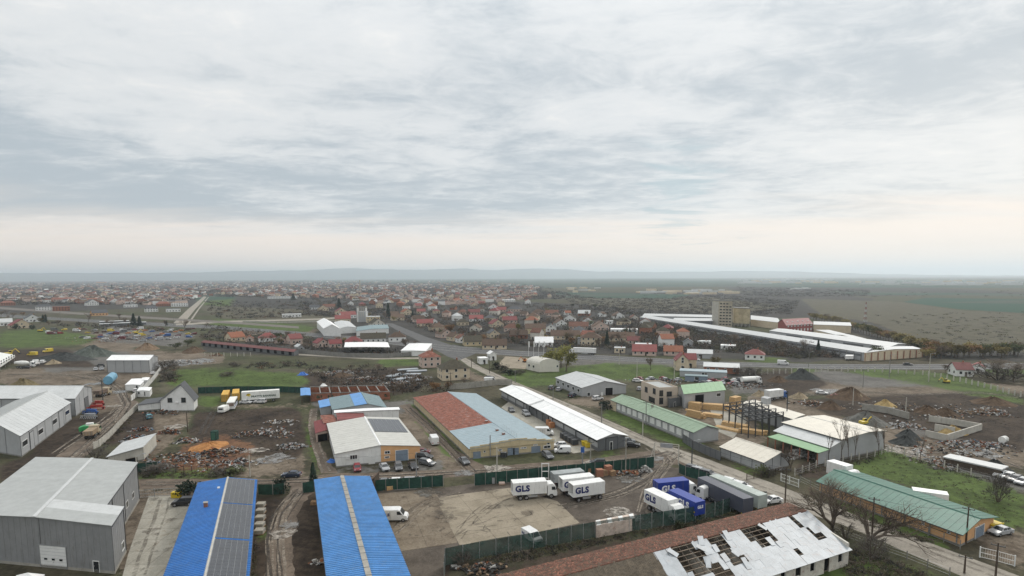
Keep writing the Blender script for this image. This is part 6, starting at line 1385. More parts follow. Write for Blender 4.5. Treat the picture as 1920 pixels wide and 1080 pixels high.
KIND = {
 'sedan': dict(L=4.5, W=.89, prof=[(-2.22, .45), (-2.2, .95), (-1.55, 1.02), (.75, .98), (1.95, .82), (2.25, .6), (2.22, .3), (-2.1, .28)], g0=(-1.65, .95), g1=(1.0, .95), r0=-1.05, r1=.2, H=1.44, wx=(-1.32, 1.38), r=.32),
 'hatch': dict(L=4.0, W=.86, prof=[(-1.98, .45), (-1.98, .98), (-1.5, 1.02), (.8, .98), (1.75, .84), (1.98, .6), (1.95, .3), (-1.9, .28)], g0=(-1.93, .95), g1=(1.0, .95), r0=-1.55, r1=.25, H=1.48, wx=(-1.2, 1.25), r=.31),
 'estate': dict(L=4.7, W=.9, prof=[(-2.33, .45), (-2.32, 1.0), (-1.8, 1.04), (.8, 1.0), (2.05, .85), (2.35, .6), (2.3, .3), (-2.2, .28)], g0=(-2.28, .98), g1=(1.05, .98), r0=-1.95, r1=.3, H=1.5, wx=(-1.4, 1.42), r=.33),
 'suv': dict(L=4.5, W=.94, prof=[(-2.2, .5), (-2.22, 1.12), (-1.8, 1.16), (.85, 1.12), (1.95, 1.0), (2.22, .7), (2.2, .38), (-2.1, .36)], g0=(-2.15, 1.1), g1=(1.1, 1.1), r0=-1.85, r1=.35, H=1.72, wx=(-1.35, 1.38), r=.38),
 'small_van': dict(L=4.4, W=.92, prof=[(-2.2, .4), (-2.2, 1.75), (-2.0, 1.86), (.35, 1.86), (.75, 1.7), (1.35, 1.08), (2.1, .92), (2.22, .6), (2.2, .3), (-2.1, .3)], g0=None, H=1.86, wx=(-1.35, 1.4), r=.32),
 'van': dict(L=5.6, W=1.02, prof=[(-2.78, .42), (-2.8, 2.3), (-2.6, 2.46), (1.0, 2.46), (1.35, 2.3), (2.0, 1.35), (2.65, 1.12), (2.8, .75), (2.78, .32), (-2.7, .32)], g0=None, H=2.46, wx=(-1.85, 1.9), r=.36)}
def make_vehicle(kind, colour, loc, rz, label, group=None, glass_side=True, cat=None):
 K = KIND[kind]; key = (kind, colour, glass_side); W = K['W']
 cat = cat or ('van' if 'van' in kind else 'car'); nm = {'van': 'van', 'small_van': 'small_van'}.get(kind, 'car')
 if key in CP: return dup(CP[key], loc, rz, label, group)
 pm = paint(colour, PC[colour]); r = thing(nm, label, cat, loc, rz, group)
 shell(K['prof'], W).build('body', pm, r)
 if K['g0']:
  (xa, za), (xb, zb), H, r0, r1 = K['g0'], K['g1'], K['H'], K['r0'], K['r1']; w1, w2 = W*.9, W*.72
  MB().hexa([(xa, -w1, za), (xb, -w1, zb), (xb, w1, zb), (xa, w1, za)], [(r0, -w2, H-.05), (r1, -w2, H-.05), (r1, w2, H-.05), (r0, w2, H-.05)]).build('windows', GLASS_D, r)
  MB().hexa([(r0-.06, -w2-.03, H-.06), (r1+.05, -w2-.03, H-.06), (r1+.05, w2+.03, H-.06), (r0-.06, w2+.03, H-.06)], [(r0+.1, -w2+.06, H), (r1-.05, -w2+.06, H), (r1-.05, w2-.06, H), (r0+.1, w2-.06, H)]).build('roof', pm, r)
  mb = MB()
  for sy in (-1, 1):
   for (p, q) in (((xa, sy*w1, za), (r0, sy*w2, H-.04)), ((xb, sy*w1, zb), (r1, sy*w2, H-.04)), (((xa+xb)/2-.1, sy*(w1+.01), zb), ((r0+r1)/2, sy*(w2+.01), H-.04))): mb.tube(p, q, .045, 4)
  mb.build('pillars', pm, r, kind='stuff')
 else:
  if kind == 'van': f = [(1.02, 2.30), (1.40, 2.2), (1.98, 1.42), (1.8, 1.38)]; sdw = (0.75, 1.75, 1.45, 2.1)
  else: f = [(.4, 1.80), (.78, 1.66), (1.3, 1.14), (1.2, 1.1)]; sdw = (.1, 1.0, 1.15, 1.62)
  mb = MB(); mb.hexa([(f[3][0]+.1, -W*.86, f[3][1]), (f[2][0]+.08, -W*.86, f[2][1]), (f[2][0]+.08, W*.86, f[2][1]), (f[3][0]+.1, W*.86, f[3][1])], [(f[0][0], -W*.8, f[0][1]), (f[1][0]+.08, -W*.8, f[1][1]), (f[1][0]+.08, W*.8, f[1][1]), (f[0][0], W*.8, f[0][1])]); mb.build('windscreen', GLASS_D, r)
  for sy in (-1, 1):
   y0, y1 = sorted((sy*(W*.93), sy*(W+.012))); mb = MB(); mb.hexa([(sdw[0], y0, sdw[2]), (sdw[1], y0, sdw[2]), (sdw[1], y1, sdw[2]), (sdw[0], y1, sdw[2])], [(sdw[0], y0, sdw[3]), (sdw[1]-.45, y0, sdw[3]), (sdw[1]-.45, y1, sdw[3]), (sdw[0], y1, sdw[3])]); mb.build('side_window', GLASS_D, r)
   if kind == 'van': MB().box(-.6, y0, .75, -.55, y1, 2.1).build('door_gap', TRIM_D, r)
 wheels(r, K['wx'], W-.1, K['r'], .22)
 xf = max(p[0] for p in K['prof']); xr = min(p[0] for p in K['prof'])
 for sy in (-1, 1):
  y0, y1 = sorted((sy*W*.55, sy*W*.88)); MB().box(xf-.2, y0, .62, xf+.01, y1, .78).build('headlight', HEADL, r); MB().box(xr-.01, y0+.02, .75, xr+.12, y1, .95).build('tail_light', TAILL, r)
  y0, y1 = sorted((sy*(W+.0), sy*(W+.18))); MB().box(.85, y0, 1.0, 1.0, y1, 1.13).build('mirror', pm, r)
 MB().box(xf-.05, -W*.5, .36, xf+.025, W*.5, .55).build('grille', TRIM_D, r)
 MB().box(xr-.02, -.26, .5, xr+.03, .26, .62).build('plate', TRIM_W, r)
 CP[key] = r; return r
def along(rear, front):
 a, b_ = P(*rear), P(*front); m_ = (a+b_)/2; return (m_.x, m_.y, 0), math.atan2(b_.y-a.y, b_.x-a.x)
def veh(kind, colour, rear, front, label, group=None, gs=True):
 loc, rz = along(rear, front); return make_vehicle(kind, colour, (loc[0], loc[1], .035), rz, label, group, gs)
def atpx(kind, colour, x, y, deg, label, group=None):
 """centre pixel and heading in the photo: 0 = pointing right, 90 = away from us"""
 a = P(x, y); az_ = math.atan2(a.x, a.y); return make_vehicle(kind, colour, (a.x, a.y, .035), math.radians(deg)-az_, label, group)
GP = 'cars parked by the white and yellow hall'
veh('sedan', 'navy', (564.6, 894), (529.4, 894.5), 'navy saloon driving along the dirt street above the two blue roofs')
veh('hatch', 'red', (669, 876), (671, 888), 'small red hatchback parked under the white wall of the half yellow hall', GP)
veh('sedan', 'silver', (716, 874), (726, 887), 'silver-grey saloon parked beside the white door of the half yellow hall', GP)
veh('estate', 'grey', (745.6, 872), (749, 887), 'dark grey estate parked before the blue-grey gate, second from the silver saloon', GP)
veh('sedan', 'black', (769, 871), (780, 885), 'black saloon parked nearest the lamp post by the yellow corner', GP)
veh('estate', 'grey', (784.6, 868), (817, 875), 'long dark grey estate parked across the mouth of the alley', GP)
veh('suv', 'black', (783, 860), (808, 862), 'black off-roader in the alley behind the long estate', GP)
veh('hatch', 'dred', (783, 851), (804, 851), 'dark red car furthest back in the alley row', GP)
veh('van', 'white', (819, 840), (808, 823), 'white panel van with open body parked in the alley beside the yellow hall', gs=False)
veh('sedan', 'grey', (864, 863), (877, 874), 'dark saloon parked at the left corner of the yellow hall')
veh('van', 'white', (716, 976), (761, 975), 'white delivery van with blue lettering half hidden by the bright blue roof')
VANL = CP[('van', 'white', True)] if ('van', 'white', True) in CP else None
GY = 'cars parked beyond the green fence'
for k, (x, c, kd) in enumerate(((716, 'grey', 'sedan'), (737, 'white', 'hatch'), (761, 'silver', 'estate'), (787, 'silver', 'sedan'))):
 atpx(kd, c, x, 909-k*.8, 172, f'{c} {"saloon" if kd == "sedan" else kd} roof just showing over the left green fence, {ordn(k)} from the left', GY)
veh('estate', 'grey', (1019, 852), (1035, 864), 'dark estate car parked by the blue double gate of the yellow hall')
veh('small_van', 'white', (1066, 849), (1043, 849), 'white small van at the right corner of the yellow hall'); veh('hatch', 'white', (1058, 838), (1040, 839), 'white hatchback behind the small van beside the yellow hall'); veh('van', 'white', (1008, 816), (1033, 816), 'white van half hidden behind the pale blue roof slope')
veh('hatch', 'black', (1131, 871), (1111, 871), 'small black and white car on the dirt street above the truck yard')
veh('sedan', 'black', (1174, 837), (1195, 838), 'black saloon beside the grey end of the white workshop'); veh('hatch', 'grey', (1168, 830), (1186, 830), 'grey car half hidden behind the black saloon at the workshop')
veh('small_van', 'white', (985, 1005), (1010, 1021), 'white van behind the near green netting fence')
veh('sedan', 'grey', (955, 767), (963, 776), 'dark car beside the far end of the white workshop'); veh('suv', 'silver', (981, 775), (992, 783), 'silver off-roader in the concrete lane of the white workshop')
veh('sedan', 'black', (908, 711), (928, 709), 'dark car beside the white minibus near the straight street'); veh('van', 'white', (909, 718), (930, 717), 'white minibus parked near the cream hipped house')
veh('suv', 'grey', (1030, 733), (1038, 727), 'grey car by the light grey hall, left of a pair'); veh('hatch', 'silver', (1043, 735), (1053, 730), 'silver car by the light grey hall, right of the pair'); veh('suv', 'navy', (1066, 747), (1080, 741), 'dark blue off-roader parked at the corner of the light grey hall')
veh('suv', 'white', (1113, 751), (1128, 749), 'white pickup-like car before the light grey hall'); veh('hatch', 'silver', (1197, 735), (1200, 728), 'silver car parked left of the beige office')
veh('sedan', 'white', (451, 757), (471, 757), 'white saloon under the banana trailer'); veh('suv', 'white', (497, 756), (479, 756), 'white off-roader under the right half of the banana trailer'); veh('sedan', 'green', (462, 752), (476, 752), 'dark green car behind the white saloon')
veh('hatch', 'teal', (281, 790), (279, 779), 'small blue-green car in the scrap yard below the white house')
veh('sedan', 'black', (57, 691), (38, 692), 'black saloon in front of the concrete mixer truck'); veh('hatch', 'silver', (180, 692), (179, 697), 'silver car left of the panel shed, left of two'); veh('hatch', 'silver', (190, 691), (191, 697), 'silver car left of the panel shed, right of two')
veh('van', 'yellow', (71, 667), (51, 667), 'yellow van beside the grey gravel bank'); veh('van', 'yellow', (94, 660), (86, 661), 'open yellow van further right on the gravel bank'); veh('van', 'white', (83, 625), (99, 626), 'white van at the left end of the vehicle scrapyard')
veh('sedan', 'white', (282, 704), (293, 699), 'white car behind the panel shed'); veh('hatch', 'white', (255, 737), (252, 733), 'white car half hidden between the white cabins')
veh('sedan', 'white', (1454, 942), (1440, 944), 'white car on the verge beyond the ruined roof'); veh('sedan', 'silver', (1884, 1000), (1868, 1003), 'silver saloon at the right end of the orange barn')
for k, (x, y, c) in enumerate(((1861, 888, 'white'), (1876, 894, 'white'), (1890, 898, 'white'), (1903, 903, 'grey'), (1916, 908, 'silver'))):
 atpx('hatch', c, x, y, 250, f'{c} car in the line right of the long brown shed, {ordn(k)} from the left', 'cars lined up beside the meadow')
for k, (x, y, c) in enumerate(((1303, 884, 'grey'), (1313, 888, 'silver'), (1328, 893, 'grey'), (1372, 909, 'white'), (1390, 916, 'white'))):
 atpx('estate', c, x, y, 335, f'{c} car squeezed between green fence and street, {ordn(k)} from the entrance', 'cars behind the right green fence')
for k, (x, y, c, d) in enumerate(((1541, 739, 'white', 0), (1570, 746, 'red', 340), (1000, 0, '', 0), (1702, 685, 'black', 0), (1455, 684, '', 0))):
 if c: atpx('sedan', c, x, y, d, f'{c} car ' + ('on the muddy lot left of the brown mound' if x == 1541 else 'beside the brown mound' if x == 1570 else 'driving on the main road before the warehouse'))
atpx('van', 'white', 1468, 684, 0, 'dark sided box van driving on the main road'); atpx('sedan', 'white', 1305, 676, 0, 'white car on the main road behind the villa')

def text_on(parent, body, size, x, z, y, mat, bold=.045, name='lettering', rot=(math.pi/2, 0, 0)):
 cu = bpy.data.curves.new(name, 'FONT'); cu.body = body; cu.size = size; cu.extrude = .012; cu.offset = bold*size; cu.resolution_u = 3; cu.space_character = 1.08
 t_ = bpy.data.objects.new('tmp', cu); COL.objects.link(t_); dg = bpy.context.evaluated_depsgraph_get(); me = bpy.data.meshes.new_from_object(t_.evaluated_get(dg)); me.materials.clear(); me.materials.append(mat)
 bpy.data.objects.remove(t_); o = bpy.data.objects.new(name, me); COL.objects.link(o); o.parent = parent; o.location = (x, y, z); o.rotation_euler = rot; return o
def boxbody(root, x0, x1, W, z0, z1, mat, ribs=True, open_rear=False, dark=True):
 mb = MB(); t = .08
 mb.box(x0, -W, z0, x1, W, z0+.15); mb.box(x0, -W, z1-t, x1, W, z1); mb.box(x0, -W, z0+.15, x1, -W+t, z1-t); mb.box(x0, W-t, z0+.15, x1, W, z1-t); mb.box(x1-t, -W+t, z0+.15, x1, W-t, z1-t)
 if not open_rear: mb.box(x0, -W+t, z0+.15, x0+t, W-t, z1-t)
 o = mb.build('cargo_box', mat, root)
 if ribs:
  n = int((x1-x0)/.38); rb = MB()
  for k in range(n+1):
   x = x0+.08+(x1-x0-.16)*k/n
   for sy in (-1, 1): y0, y1 = sorted((sy*W, sy*(W+.035))); rb.box(x-.05, y0, z0+.2, x+.05, y1, z1-.12)
  rb.build('box_rib', mat, o, kind='stuff')
 for q in range(3): MB().box(x0+.4+(x1-x0-.8)*q/2.0-.04, -W-.05, z0-.12, x0+.4+(x1-x0-.8)*q/2.0+.04, -W+.02, z0+.02).build('marker_lamp', TAILL if q == 0 else YEL, o)
 if not open_rear:
  for q in (-.8, -.3, .3, .8): MB().tube((x0-.04, q*W, z0+.05), (x0-.04, q*W, z1-.05), .03, 5).build('door_bar', STEEL, o)
 if open_rear: MB().box(x1-.15, -W+.1, z0+.2, x1-.1, W-.1, z1-.1).build('dark_interior', BLACK, o)
 return o
def cab(root, x0, mat, W=1.22, H=3.2, L=2.1, sleeper=True):
 pr = [(x0, .7), (x0, H-.25), (x0+.25, H), (x0+L*.55, H), (x0+L*.82, H-.55), (x0+L*.95, 1.9), (x0+L, 1.2), (x0+L, .5), (x0+L*.8, .45)]
 c = shell(pr, W, .03).build('cab', mat, root)
 MB().hexa([(x0+L*.90, -W*.88, 1.95), (x0+L*.975, -W*.88, 1.9), (x0+L*.975, W*.88, 1.9), (x0+L*.90, W*.88, 1.95)], [(x0+L*.76, -W*.82, H-.65), (x0+L*.84, -W*.82, H-.62), (x0+L*.84, W*.82, H-.62), (x0+L*.76, W*.82, H-.65)]).build('windscreen', GLASS_D, c)
 for sy in (-1, 1):
  y0, y1 = sorted((sy*W*.94, sy*(W+.015))); MB().hexa([(x0+L*.42, y0, 1.85), (x0+L*.84, y0, 1.85), (x0+L*.84, y1, 1.85), (x0+L*.42, y1, 1.85)], [(x0+L*.42, y0, 2.55), (x0+L*.74, y0, 2.55), (x0+L*.74, y1, 2.55), (x0+L*.42, y1, 2.55)]).build('side_window', GLASS_D, c)
  y0, y1 = sorted((sy*(W+.02), sy*(W+.25))); MB().box(x0+L*.86, y0, 2.0, x0+L*.95, y1, 2.6).build('mirror', TRIM_D, c)
  y0, y1 = sorted((sy*W*.55, sy*W*.9)); MB().box(x0+L*.93, y0, .7, x0+L+.02, y1, .9).build('headlight', HEADL, c)
 MB().box(x0+L*.93, -W*.6, .95, x0+L+.03, W*.6, 1.55).build('grille', TRIM_D, c)
 return c
def truck(name, label, rear, front, L, box=None, cabm=None, boxh=(1.2, 3.85), text=None, tm=None, open_rear=False, W=1.25, axles=None, near=True, ribs=True, group=None, cat='truck', txsize=1.75, tx=None, chassis_only=False, cabL=2.1, cabH=3.2, centre=False, tmargin=.7):
 """rear/front: photo pixels of the near side ground line; the vehicle extends away from us"""
 a, b_ = P(*rear), P(*front); u = (b_-a).normalized(); n = Vector((-u.y, u.x, 0)); m_ = (a+b_)/2
 if n.dot(m_) < 0: n = -n
 c = m_ if centre else m_+n*W; rz = math.atan2(u.y, u.x); r = thing(name, label, cat, (c.x, c.y, .03), rz, group)
 x0, x1 = -L/2, L/2; xb = x1-(cabL+.15) if cabm else x1
 MB().box(x0+.1, -.45, .75, (x1-.4 if cabm else x1), -.30, 1.0).box(x0+.1, .30, .75, (x1-.4 if cabm else x1), .45, 1.0).box(x0+.1, -.3, .8, x0+.3, .3, .95).box(0, -.3, .8, .2, .3, .95).build('chassis', TRIM_D, r)
 if box: 
  bo = boxbody(r, x0, xb, W, boxh[0], boxh[1], box, ribs, open_rear)
  if text: text_on(bo, text, txsize, x0+(tx if tx is not None else tmargin), boxh[0]+(boxh[1]-boxh[0])*.30, -W-.045, tm)
  sk = MB().box(x0+L*.3, -W+.05, .55, x0+L*.55, -W+.1, 1.0).box(x0+L*.3, W-.1, .55, x0+L*.55, W-.05, 1.0).build('side_guard', STEEL, r)
 if cabm: cab(r, x1-cabL, cabm, H=cabH, L=cabL)
 wheels(r, axles or ([x0+1.6, x0+2.9]+([x1-1.3] if cabm else [x1-1.2])), W-.2, .5, .42)
 return r
PWt = paint('truck_white', (.70, .70, .68), .45); NB = paint('logo_blue', (.010, .035, .25), .45); NB2 = paint('roof_blue', (.06, .17, .5), .45)
truck('box_truck', 'white box truck lettered GLS with open rear, leftmost in the yard', (963, 940), (1044, 934), 9.6, PWt, PWt, text='GLS', tm=TXT_B, open_rear=True, tx=.5)
truck('box_trailer', 'white box trailer lettered GLS, nearest of the parked pair', (1076, 944), (1133, 935.5), 7.4, PWt, None, text='GLS', tm=TXT_B, open_rear=True, axles=[-2.4, 2.6], tx=.45)
truck('box_trailer', 'white box trailer parked behind the nearest trailer, its lettering half hidden', (1056, 932), (1113, 925), 7.4, PWt, None, text='GLS', tm=TXT_B, open_rear=True, axles=[-2.4, 2.6], tx=.35)
truck('covered_truck', 'grey covered truck behind the white box trailers', (1042, 914), (1093, 908), 7.4, M('grey_tarp', (.30, .32, .32), .8, var=.15, dirt=.4), None, axles=[-2.4, 2.2], boxh=(1.0, 3.0), ribs=False, cat='truck')
r = thing('lift_mast', 'white steel loading mast behind the leftmost truck', 'loading mast', P(1024, 905))
mb = MB()
for sx in (-1, .6): mb.box(sx-.08, -.08, 0, sx+.08, .08, 4.6)
for z_ in (1.0, 2.6, 4.4): mb.box(-1, -.06, z_, .6, .06, z_+.15)
mb.build('mast_frame', TRIM_W, r); MB().box(-1.3, -.6, .1, .9, .6, .4).build('base', DSTEEL, r)
truck('blue_truck', 'blue box truck lettered GLS with white cab in the right corner of the yard', (1234, 941), (1309, 933), 9.4, NB, PWt, text='GLS', tm=TXT_W, tx=.8, ribs=False, boxh=(1.2, 4.0))
truck('box_truck', 'white box truck lettered GLS parked at an angle at the near fence', (1211, 954), (1263, 981), 9.2, PWt, PWt, text='GLS', tm=TXT_B, tx=.4)
r7 = truck('blue_container', 'blue swap body container lettered GLS between the angled white truck and the cab', (1256, 955), (1299, 977), 7.6, NB, None, text='GLS', tm=TXT_W, tx=2.8, ribs=False, cat='container', axles=[-2.2, 2.4])
bo = [c for c in r7.children if c.name.startswith('cargo')][0]; text_on(bo, 'GLS', .8, 3.8+.02, 2.5, -.7, TXT_W, rot=(math.pi/2, 0, math.pi/2))
for rr_, n_ in ((r7, 1),): MB().tube((3.6, -1.3, 1.9), (3.6, -1.32, 1.9), .16, 10).build('dot', YEL, bo)
truck('tractor_unit', 'white cab with bare chassis parked beside the slate trailer', (1358, 957), (1310, 940), 8.0, None, PWt, chassis_only=True, axles=[-2.8, -1.5, 2.6])
truck('slate_trailer', 'long dark slate curtain trailer in the right corner of the yard', (1311, 931), (1388, 971), 13.4, paint('slate', (.055, .062, .085), .5), None, axles=[-5.2, -4.0, -2.8], ribs=False, cat='trailer', boxh=(1.1, 4.0))
truck('pale_trailer', 'trailer with pale greenish tarp roof alongside the slate trailer', (1333, 924), (1416, 962), 13.4, M('pale_tarp', (.38, .42, .39), .7, var=.12, dirt=.3), None, axles=[-5.2, -4.0, -2.8], ribs=False, cat='trailer', boxh=(1.1, 3.7))
RUSTW = M('rusty_white_roof', (.50, .42, .36), .7, var=.25, scale=1.4, dirt=.6, dirtcol=(.3, .16, .11))
b = frame((1118, 986), (1191, 972), (1116, 976), base=(1118, 1010)); b.root = thing('open_top_container', 'whitish container with rusty slatted roof just inside the near green fence', 'container', (b.c.x, b.c.y, 0))
mbf(b).box(0, 0, .1, b.W, b.L, b.h).build('body', RUSTW, b.root)
for k in range(7): mbf(b).box(b.W*(k+.12)/7, .1, b.h, b.W*(k+.88)/7, b.L-.1, b.h+.06).build('roof_panel', RUSTW if k % 2 else TRIM_W, b.root)
CY_ = M('yellow_container_steel', (.56, .33, .05), .6, var=.15, dirt=.45, dirtcol=(.25, .12, .04), streak=True)
for k, (fx0, fx1, y, bx) in enumerate(((413.5, 430, 753.5, 424), (433, 451, 751, 440))):
 a, c = P(fx0, y), P(fx1, y); d = (P(bx+9, 742)-P((fx0+fx1)/2+8, 754)); m_ = (a+c)/2
 u = (Vector((P(bx+4, 738).x-m_.x, P(bx+4, 738).y-m_.y, 0))).normalized(); rz = math.atan2(u.y, u.x); cen = m_+u*5
 r = thing('shipping_container', ('left' if k == 0 else 'right') + ' one of two yellow shipping containers beside the banana trailer', 'container', (cen.x, cen.y, 0), rz, 'yellow shipping containers')
 bo = MB().box(-5, -1.2, .1, 5, 1.2, 2.8).build('body', CY_, r); rb = MB()
 for q in range(26):
  x = -4.8+q*.384
  for sy in (-1, 1): y0, y1 = sorted((sy*1.2, sy*1.25)); rb.box(x-.07, y0, .3, x+.07, y1, 2.6)
 rb.build('corrugation', CY_, r, kind='stuff')
 for q in range(4): MB().tube((-5.04, -.9+q*.6, .2), (-5.04, -.9+q*.6, 2.7), .04, 5).build('lock_rod', STEEL, r)
BT = paint('trailer_white', (.72, .72, .68), .5)
r = truck('banana_trailer', "long white trailer lettered PRATT'S BANANAS with painted yellow bananas", (454, 757), (524, 752), 13.2, BT, None, boxh=(1.2, 4.3), ribs=False, text="PRATT'S BANANAS", tm=M('green_grey_lettering', (.06, .10, .07), .6), tx=3.3, txsize=.95, W=1.3, axles=[-5, -3.8, -2.6, 4.5], cat='trailer')
bo = [c for c in r.children if c.name.startswith('cargo')][0]
for k, (cx_, cz_, rot_) in enumerate(((2.2, 1.9, .15), (2.45, 2.1, .45), (2.7, 2.15, .8), (1.7, 1.75, -.1))):
 mb = MB(); ro, ri = 1.5, .95; prev = None
 for q in range(9):
  th = .5+rot_+q*.17; tw = 1-abs(q-4)/4.6
  p1 = (-6.6+cx_+math.cos(th)*(ri+.28-.28*tw), -1.325, 1.1+cz_-1.0+math.sin(th)*(ri+.28-.28*tw)); p2 = (-6.6+cx_+math.cos(th)*(ri+.28+.28*tw), -1.325, 1.1+cz_-1.0+math.sin(th)*(ri+.28+.28*tw))
  i0, i1 = mb.v(p1), mb.v(p2)
  if prev: mb.F.append([prev[0], prev[1], i1, i0]); mb.I.append(0)
  prev = (i0, i1)
 mb.build('banana_print', YEL, bo)
a = P(429, 777); r = thing('old_bus', 'old white and blue bus standing beside the small caravan', 'bus', (P(436, 764).x, P(436, 764).y, .03), math.atan2(P(442, 754).y-a.y, P(442, 754).x-a.x))
shell([(-5.2, .5), (-5.25, 2.9), (-5.0, 3.1), (5.0, 3.1), (5.25, 2.9), (5.2, .5), (5.0, .35), (-5.0, .35)], 1.25, .02).build('body', BT, r)
for sy in (-1, 1):
 y0, y1 = sorted((sy*1.2, sy*1.27)); MB().box(-5, y0, 1.0, 5, y1, 1.35).build('blue_stripe', BLUEP, r)
 for k in range(7): MB().box(-4.7+k*1.4, y0, 1.7, -3.5+k*1.4, y1, 2.6).build('side_window', GLASS_D, r)
MB().box(-5.29, -1.05, 1.5, -5.2, 1.05, 2.65).build('windscreen', M('dusty_glass', (.20, .15, .12), .3), r); wheels(r, (-3.2, 3.2), 1.05, .48, .35)
a = P(414, 776); r = thing('caravan', 'small white caravan left of the old bus', 'caravan', (a.x, a.y+2.0, .03), 0)
shell([(-1.1, .5), (-1.2, 1.2), (-1.0, 2.4), (1.0, 2.4), (1.2, 1.2), (1.1, .5)], 2.0, .03).build('body', BT, r); MB().box(-.75, -2.05, 1.35, .75, -1.95, 1.9).build('window', GLASS_D, r); wheels(r, (0,), 1.0, .33, .2)
def cyl_tank(name, label, a, b_, rad, z, mat, cat='tank', n=14):
 p, q = P(*a), P(*b_); m_ = (p+q)/2; r = thing(name, label, cat, (m_.x, m_.y, 0)); d = (q-p)/2
 MB().tube((-d.x, -d.y, z), (d.x, d.y, z), rad, n).build('vessel', mat, r)
 for k in (-.6, .6): MB().box(d.x*k-.4, d.y*k-.4, 0, d.x*k+.4, d.y*k+.4, z-rad*.8).build('saddle', CONC_D, r)
 for k in (-.5, 0, .5): MB().tube((d.x*k, d.y*k, z), (d.x*(k+.03), d.y*(k+.03), z), rad+.04, n).build('hoop', STEEL, r)
 return r
cyl_tank('blue_tank', 'light blue horizontal tank on the gravel lot left of the white cabins', (203, 722), (212, 714), 1.9, 2.1, M('light_blue_paint', (.15, .34, .47), .4, var=.1))
def mixer(label, rear, front, dc):
 r = truck('mixer_truck', label, rear, front, 8.6, None, PWt, axles=[-2.9, -1.6, 2.9])
 prof_ = [(-4.0, .55), (-3.2, .85), (-1.2, 1.25), (.6, 1.2), (1.7, .7)]
 mb = MB()
 for (xa, ra), (xb_, rb_) in zip(prof_[:-1], prof_[1:]): mb.tube((xa, 0, 2.5-xa*.12), (xb_, 0, 2.5-xb_*.12), ra, 16, r2=rb_)
 mb.build('drum', dc, r); MB().box(-4.3, -.5, 2.4, -3.7, .5, 3.4).build('hopper', PWt, r)
mixer('white concrete mixer truck parked on the left gravel lot', (30, 691), (62, 689), BT)
truck('tipper_truck', 'white tipper truck right of the concrete mixer', (64, 688), (76, 684), 6.5, PWt, PWt, boxh=(1.1, 2.0), ribs=False); veh('small_van', 'white', (74, 683), (86, 679), 'white van at the right end of the mixer truck row')
b = frame((0, 682), (28, 667), (-30, 676), base=(0, 694)); b.root = thing('batching_hopper', 'white perforated batching plant hopper cut by the left edge', 'hopper', (b.c.x, b.c.y, 0)); b.sr = b.W/2; b.zr = b.h
mbf(b).hexa([(0, 0, 1.5), (b.W, 0, 2.5), (b.W, b.L, 2.5), (0, b.L, 1.5)], [(0, 0, b.h), (b.W, 0, b.h+.5), (b.W, b.L, b.h+.5), (0, b.L, b.h)]).build('body', BT, b.root)
for j in range(2):
 for k in range(6): mbf(b).box(b.W*(k+.25)/6, -.06, 2.8+j*1.2, b.W*(k+.7)/6, 0, 3.5+j*1.2).build('vent_hole', BLACK, b.root)
for k in range(4): mbf(b).box(b.W*k/3.2, .2, 0, b.W*k/3.2+.25, .45, 1.8).build('leg', STEEL, b.root)
def digger(label, x, y, deg, col='yellow', s=1.0):
 a = P(x, y); r = thing('excavator', label, 'excavator', (a.x, a.y, 0), math.radians(deg)); pm = paint(col, PC[col]); m_ = MB()
 for sy in (-1, 1): y0, y1 = sorted((sy*.8, sy*1.3)); MB().box(-1.6, y0, .02, 1.6, y1, .8).build('track', RUBBER, r)
 shell([(-1.9, .85), (-1.9, 1.9), (-.6, 2.0), (1.2, 1.8), (1.2, .85)], 1.2, .03).build('body', pm, r); c = MB().box(.1, .2, 1.7, 1.4, 1.15, 2.9).build('cab', pm, r); MB().box(.2, .15, 2.0, 1.45, 1.2, 2.75).build('window', GLASS_D, c)
 MB().tube((1.0, -.3, 1.6), (3.2, -.3, 3.8), .25, 5).build('boom', pm, r); MB().tube((3.2, -.3, 3.8), (4.8, -.3, 1.8), .18, 5).build('arm', pm, r); MB().box(4.4, -.7, 1.0, 5.2, .1, 1.8).build('bucket', DSTEEL, r)
 r.scale = (s, s, s); return r
digger('yellow loader beside the dark stone heap of the building yard', 1620, 797, 10, s=.7); digger('small yellow digger by the concrete fence at the far right lot', 1774, 718, 180, s=.65); digger('yellow digger at the left end of the vehicle scrapyard', 76, 622, 0); digger('yellow excavator in the middle of the vehicle scrapyard', 256, 626, 40); digger('orange digger beside the paved tent apron', 916 if 0 else 985, 679, 200, 'orange', .8)
digger('yellow digger at the left edge of the gravel lot', 16, 668, 20, s=1.2)
r = truck('tipper_truck', 'brown tipper truck standing beside the blue tank', (190, 745), (207, 740), 7.2, M('brown_dump_body', (.14, .10, .075), .8, dirt=.5), paint('beige', PC['beige']), boxh=(1.3, 2.7), ribs=False)
r = truck('tipper_truck', 'beige tipper truck beside the concrete panel fence', (168, 830), (196, 808), 7.4, M('sand_dump_body', (.27, .20, .13), .8, dirt=.5), paint('beige', PC['beige']), boxh=(1.3, 2.6), ribs=False)
a = P(163, 813); r = thing('harvester', 'bright green farm machine beside the beige tipper truck', 'farm machine', (a.x, a.y+1.5, .03), math.radians(25))
shell([(-2.6, .7), (-2.7, 1.9), (-1.5, 2.3), (1.4, 2.2), (2.6, 1.3), (2.6, .6)], 1.3, .05).build('body', GREENP, r); MB().box(-.9, -.7, 2.2, .9, .7, 2.9).build('cab', TRIM_W, r); wheels(r, (-1.6, 1.5), 1.2, .5, .4)
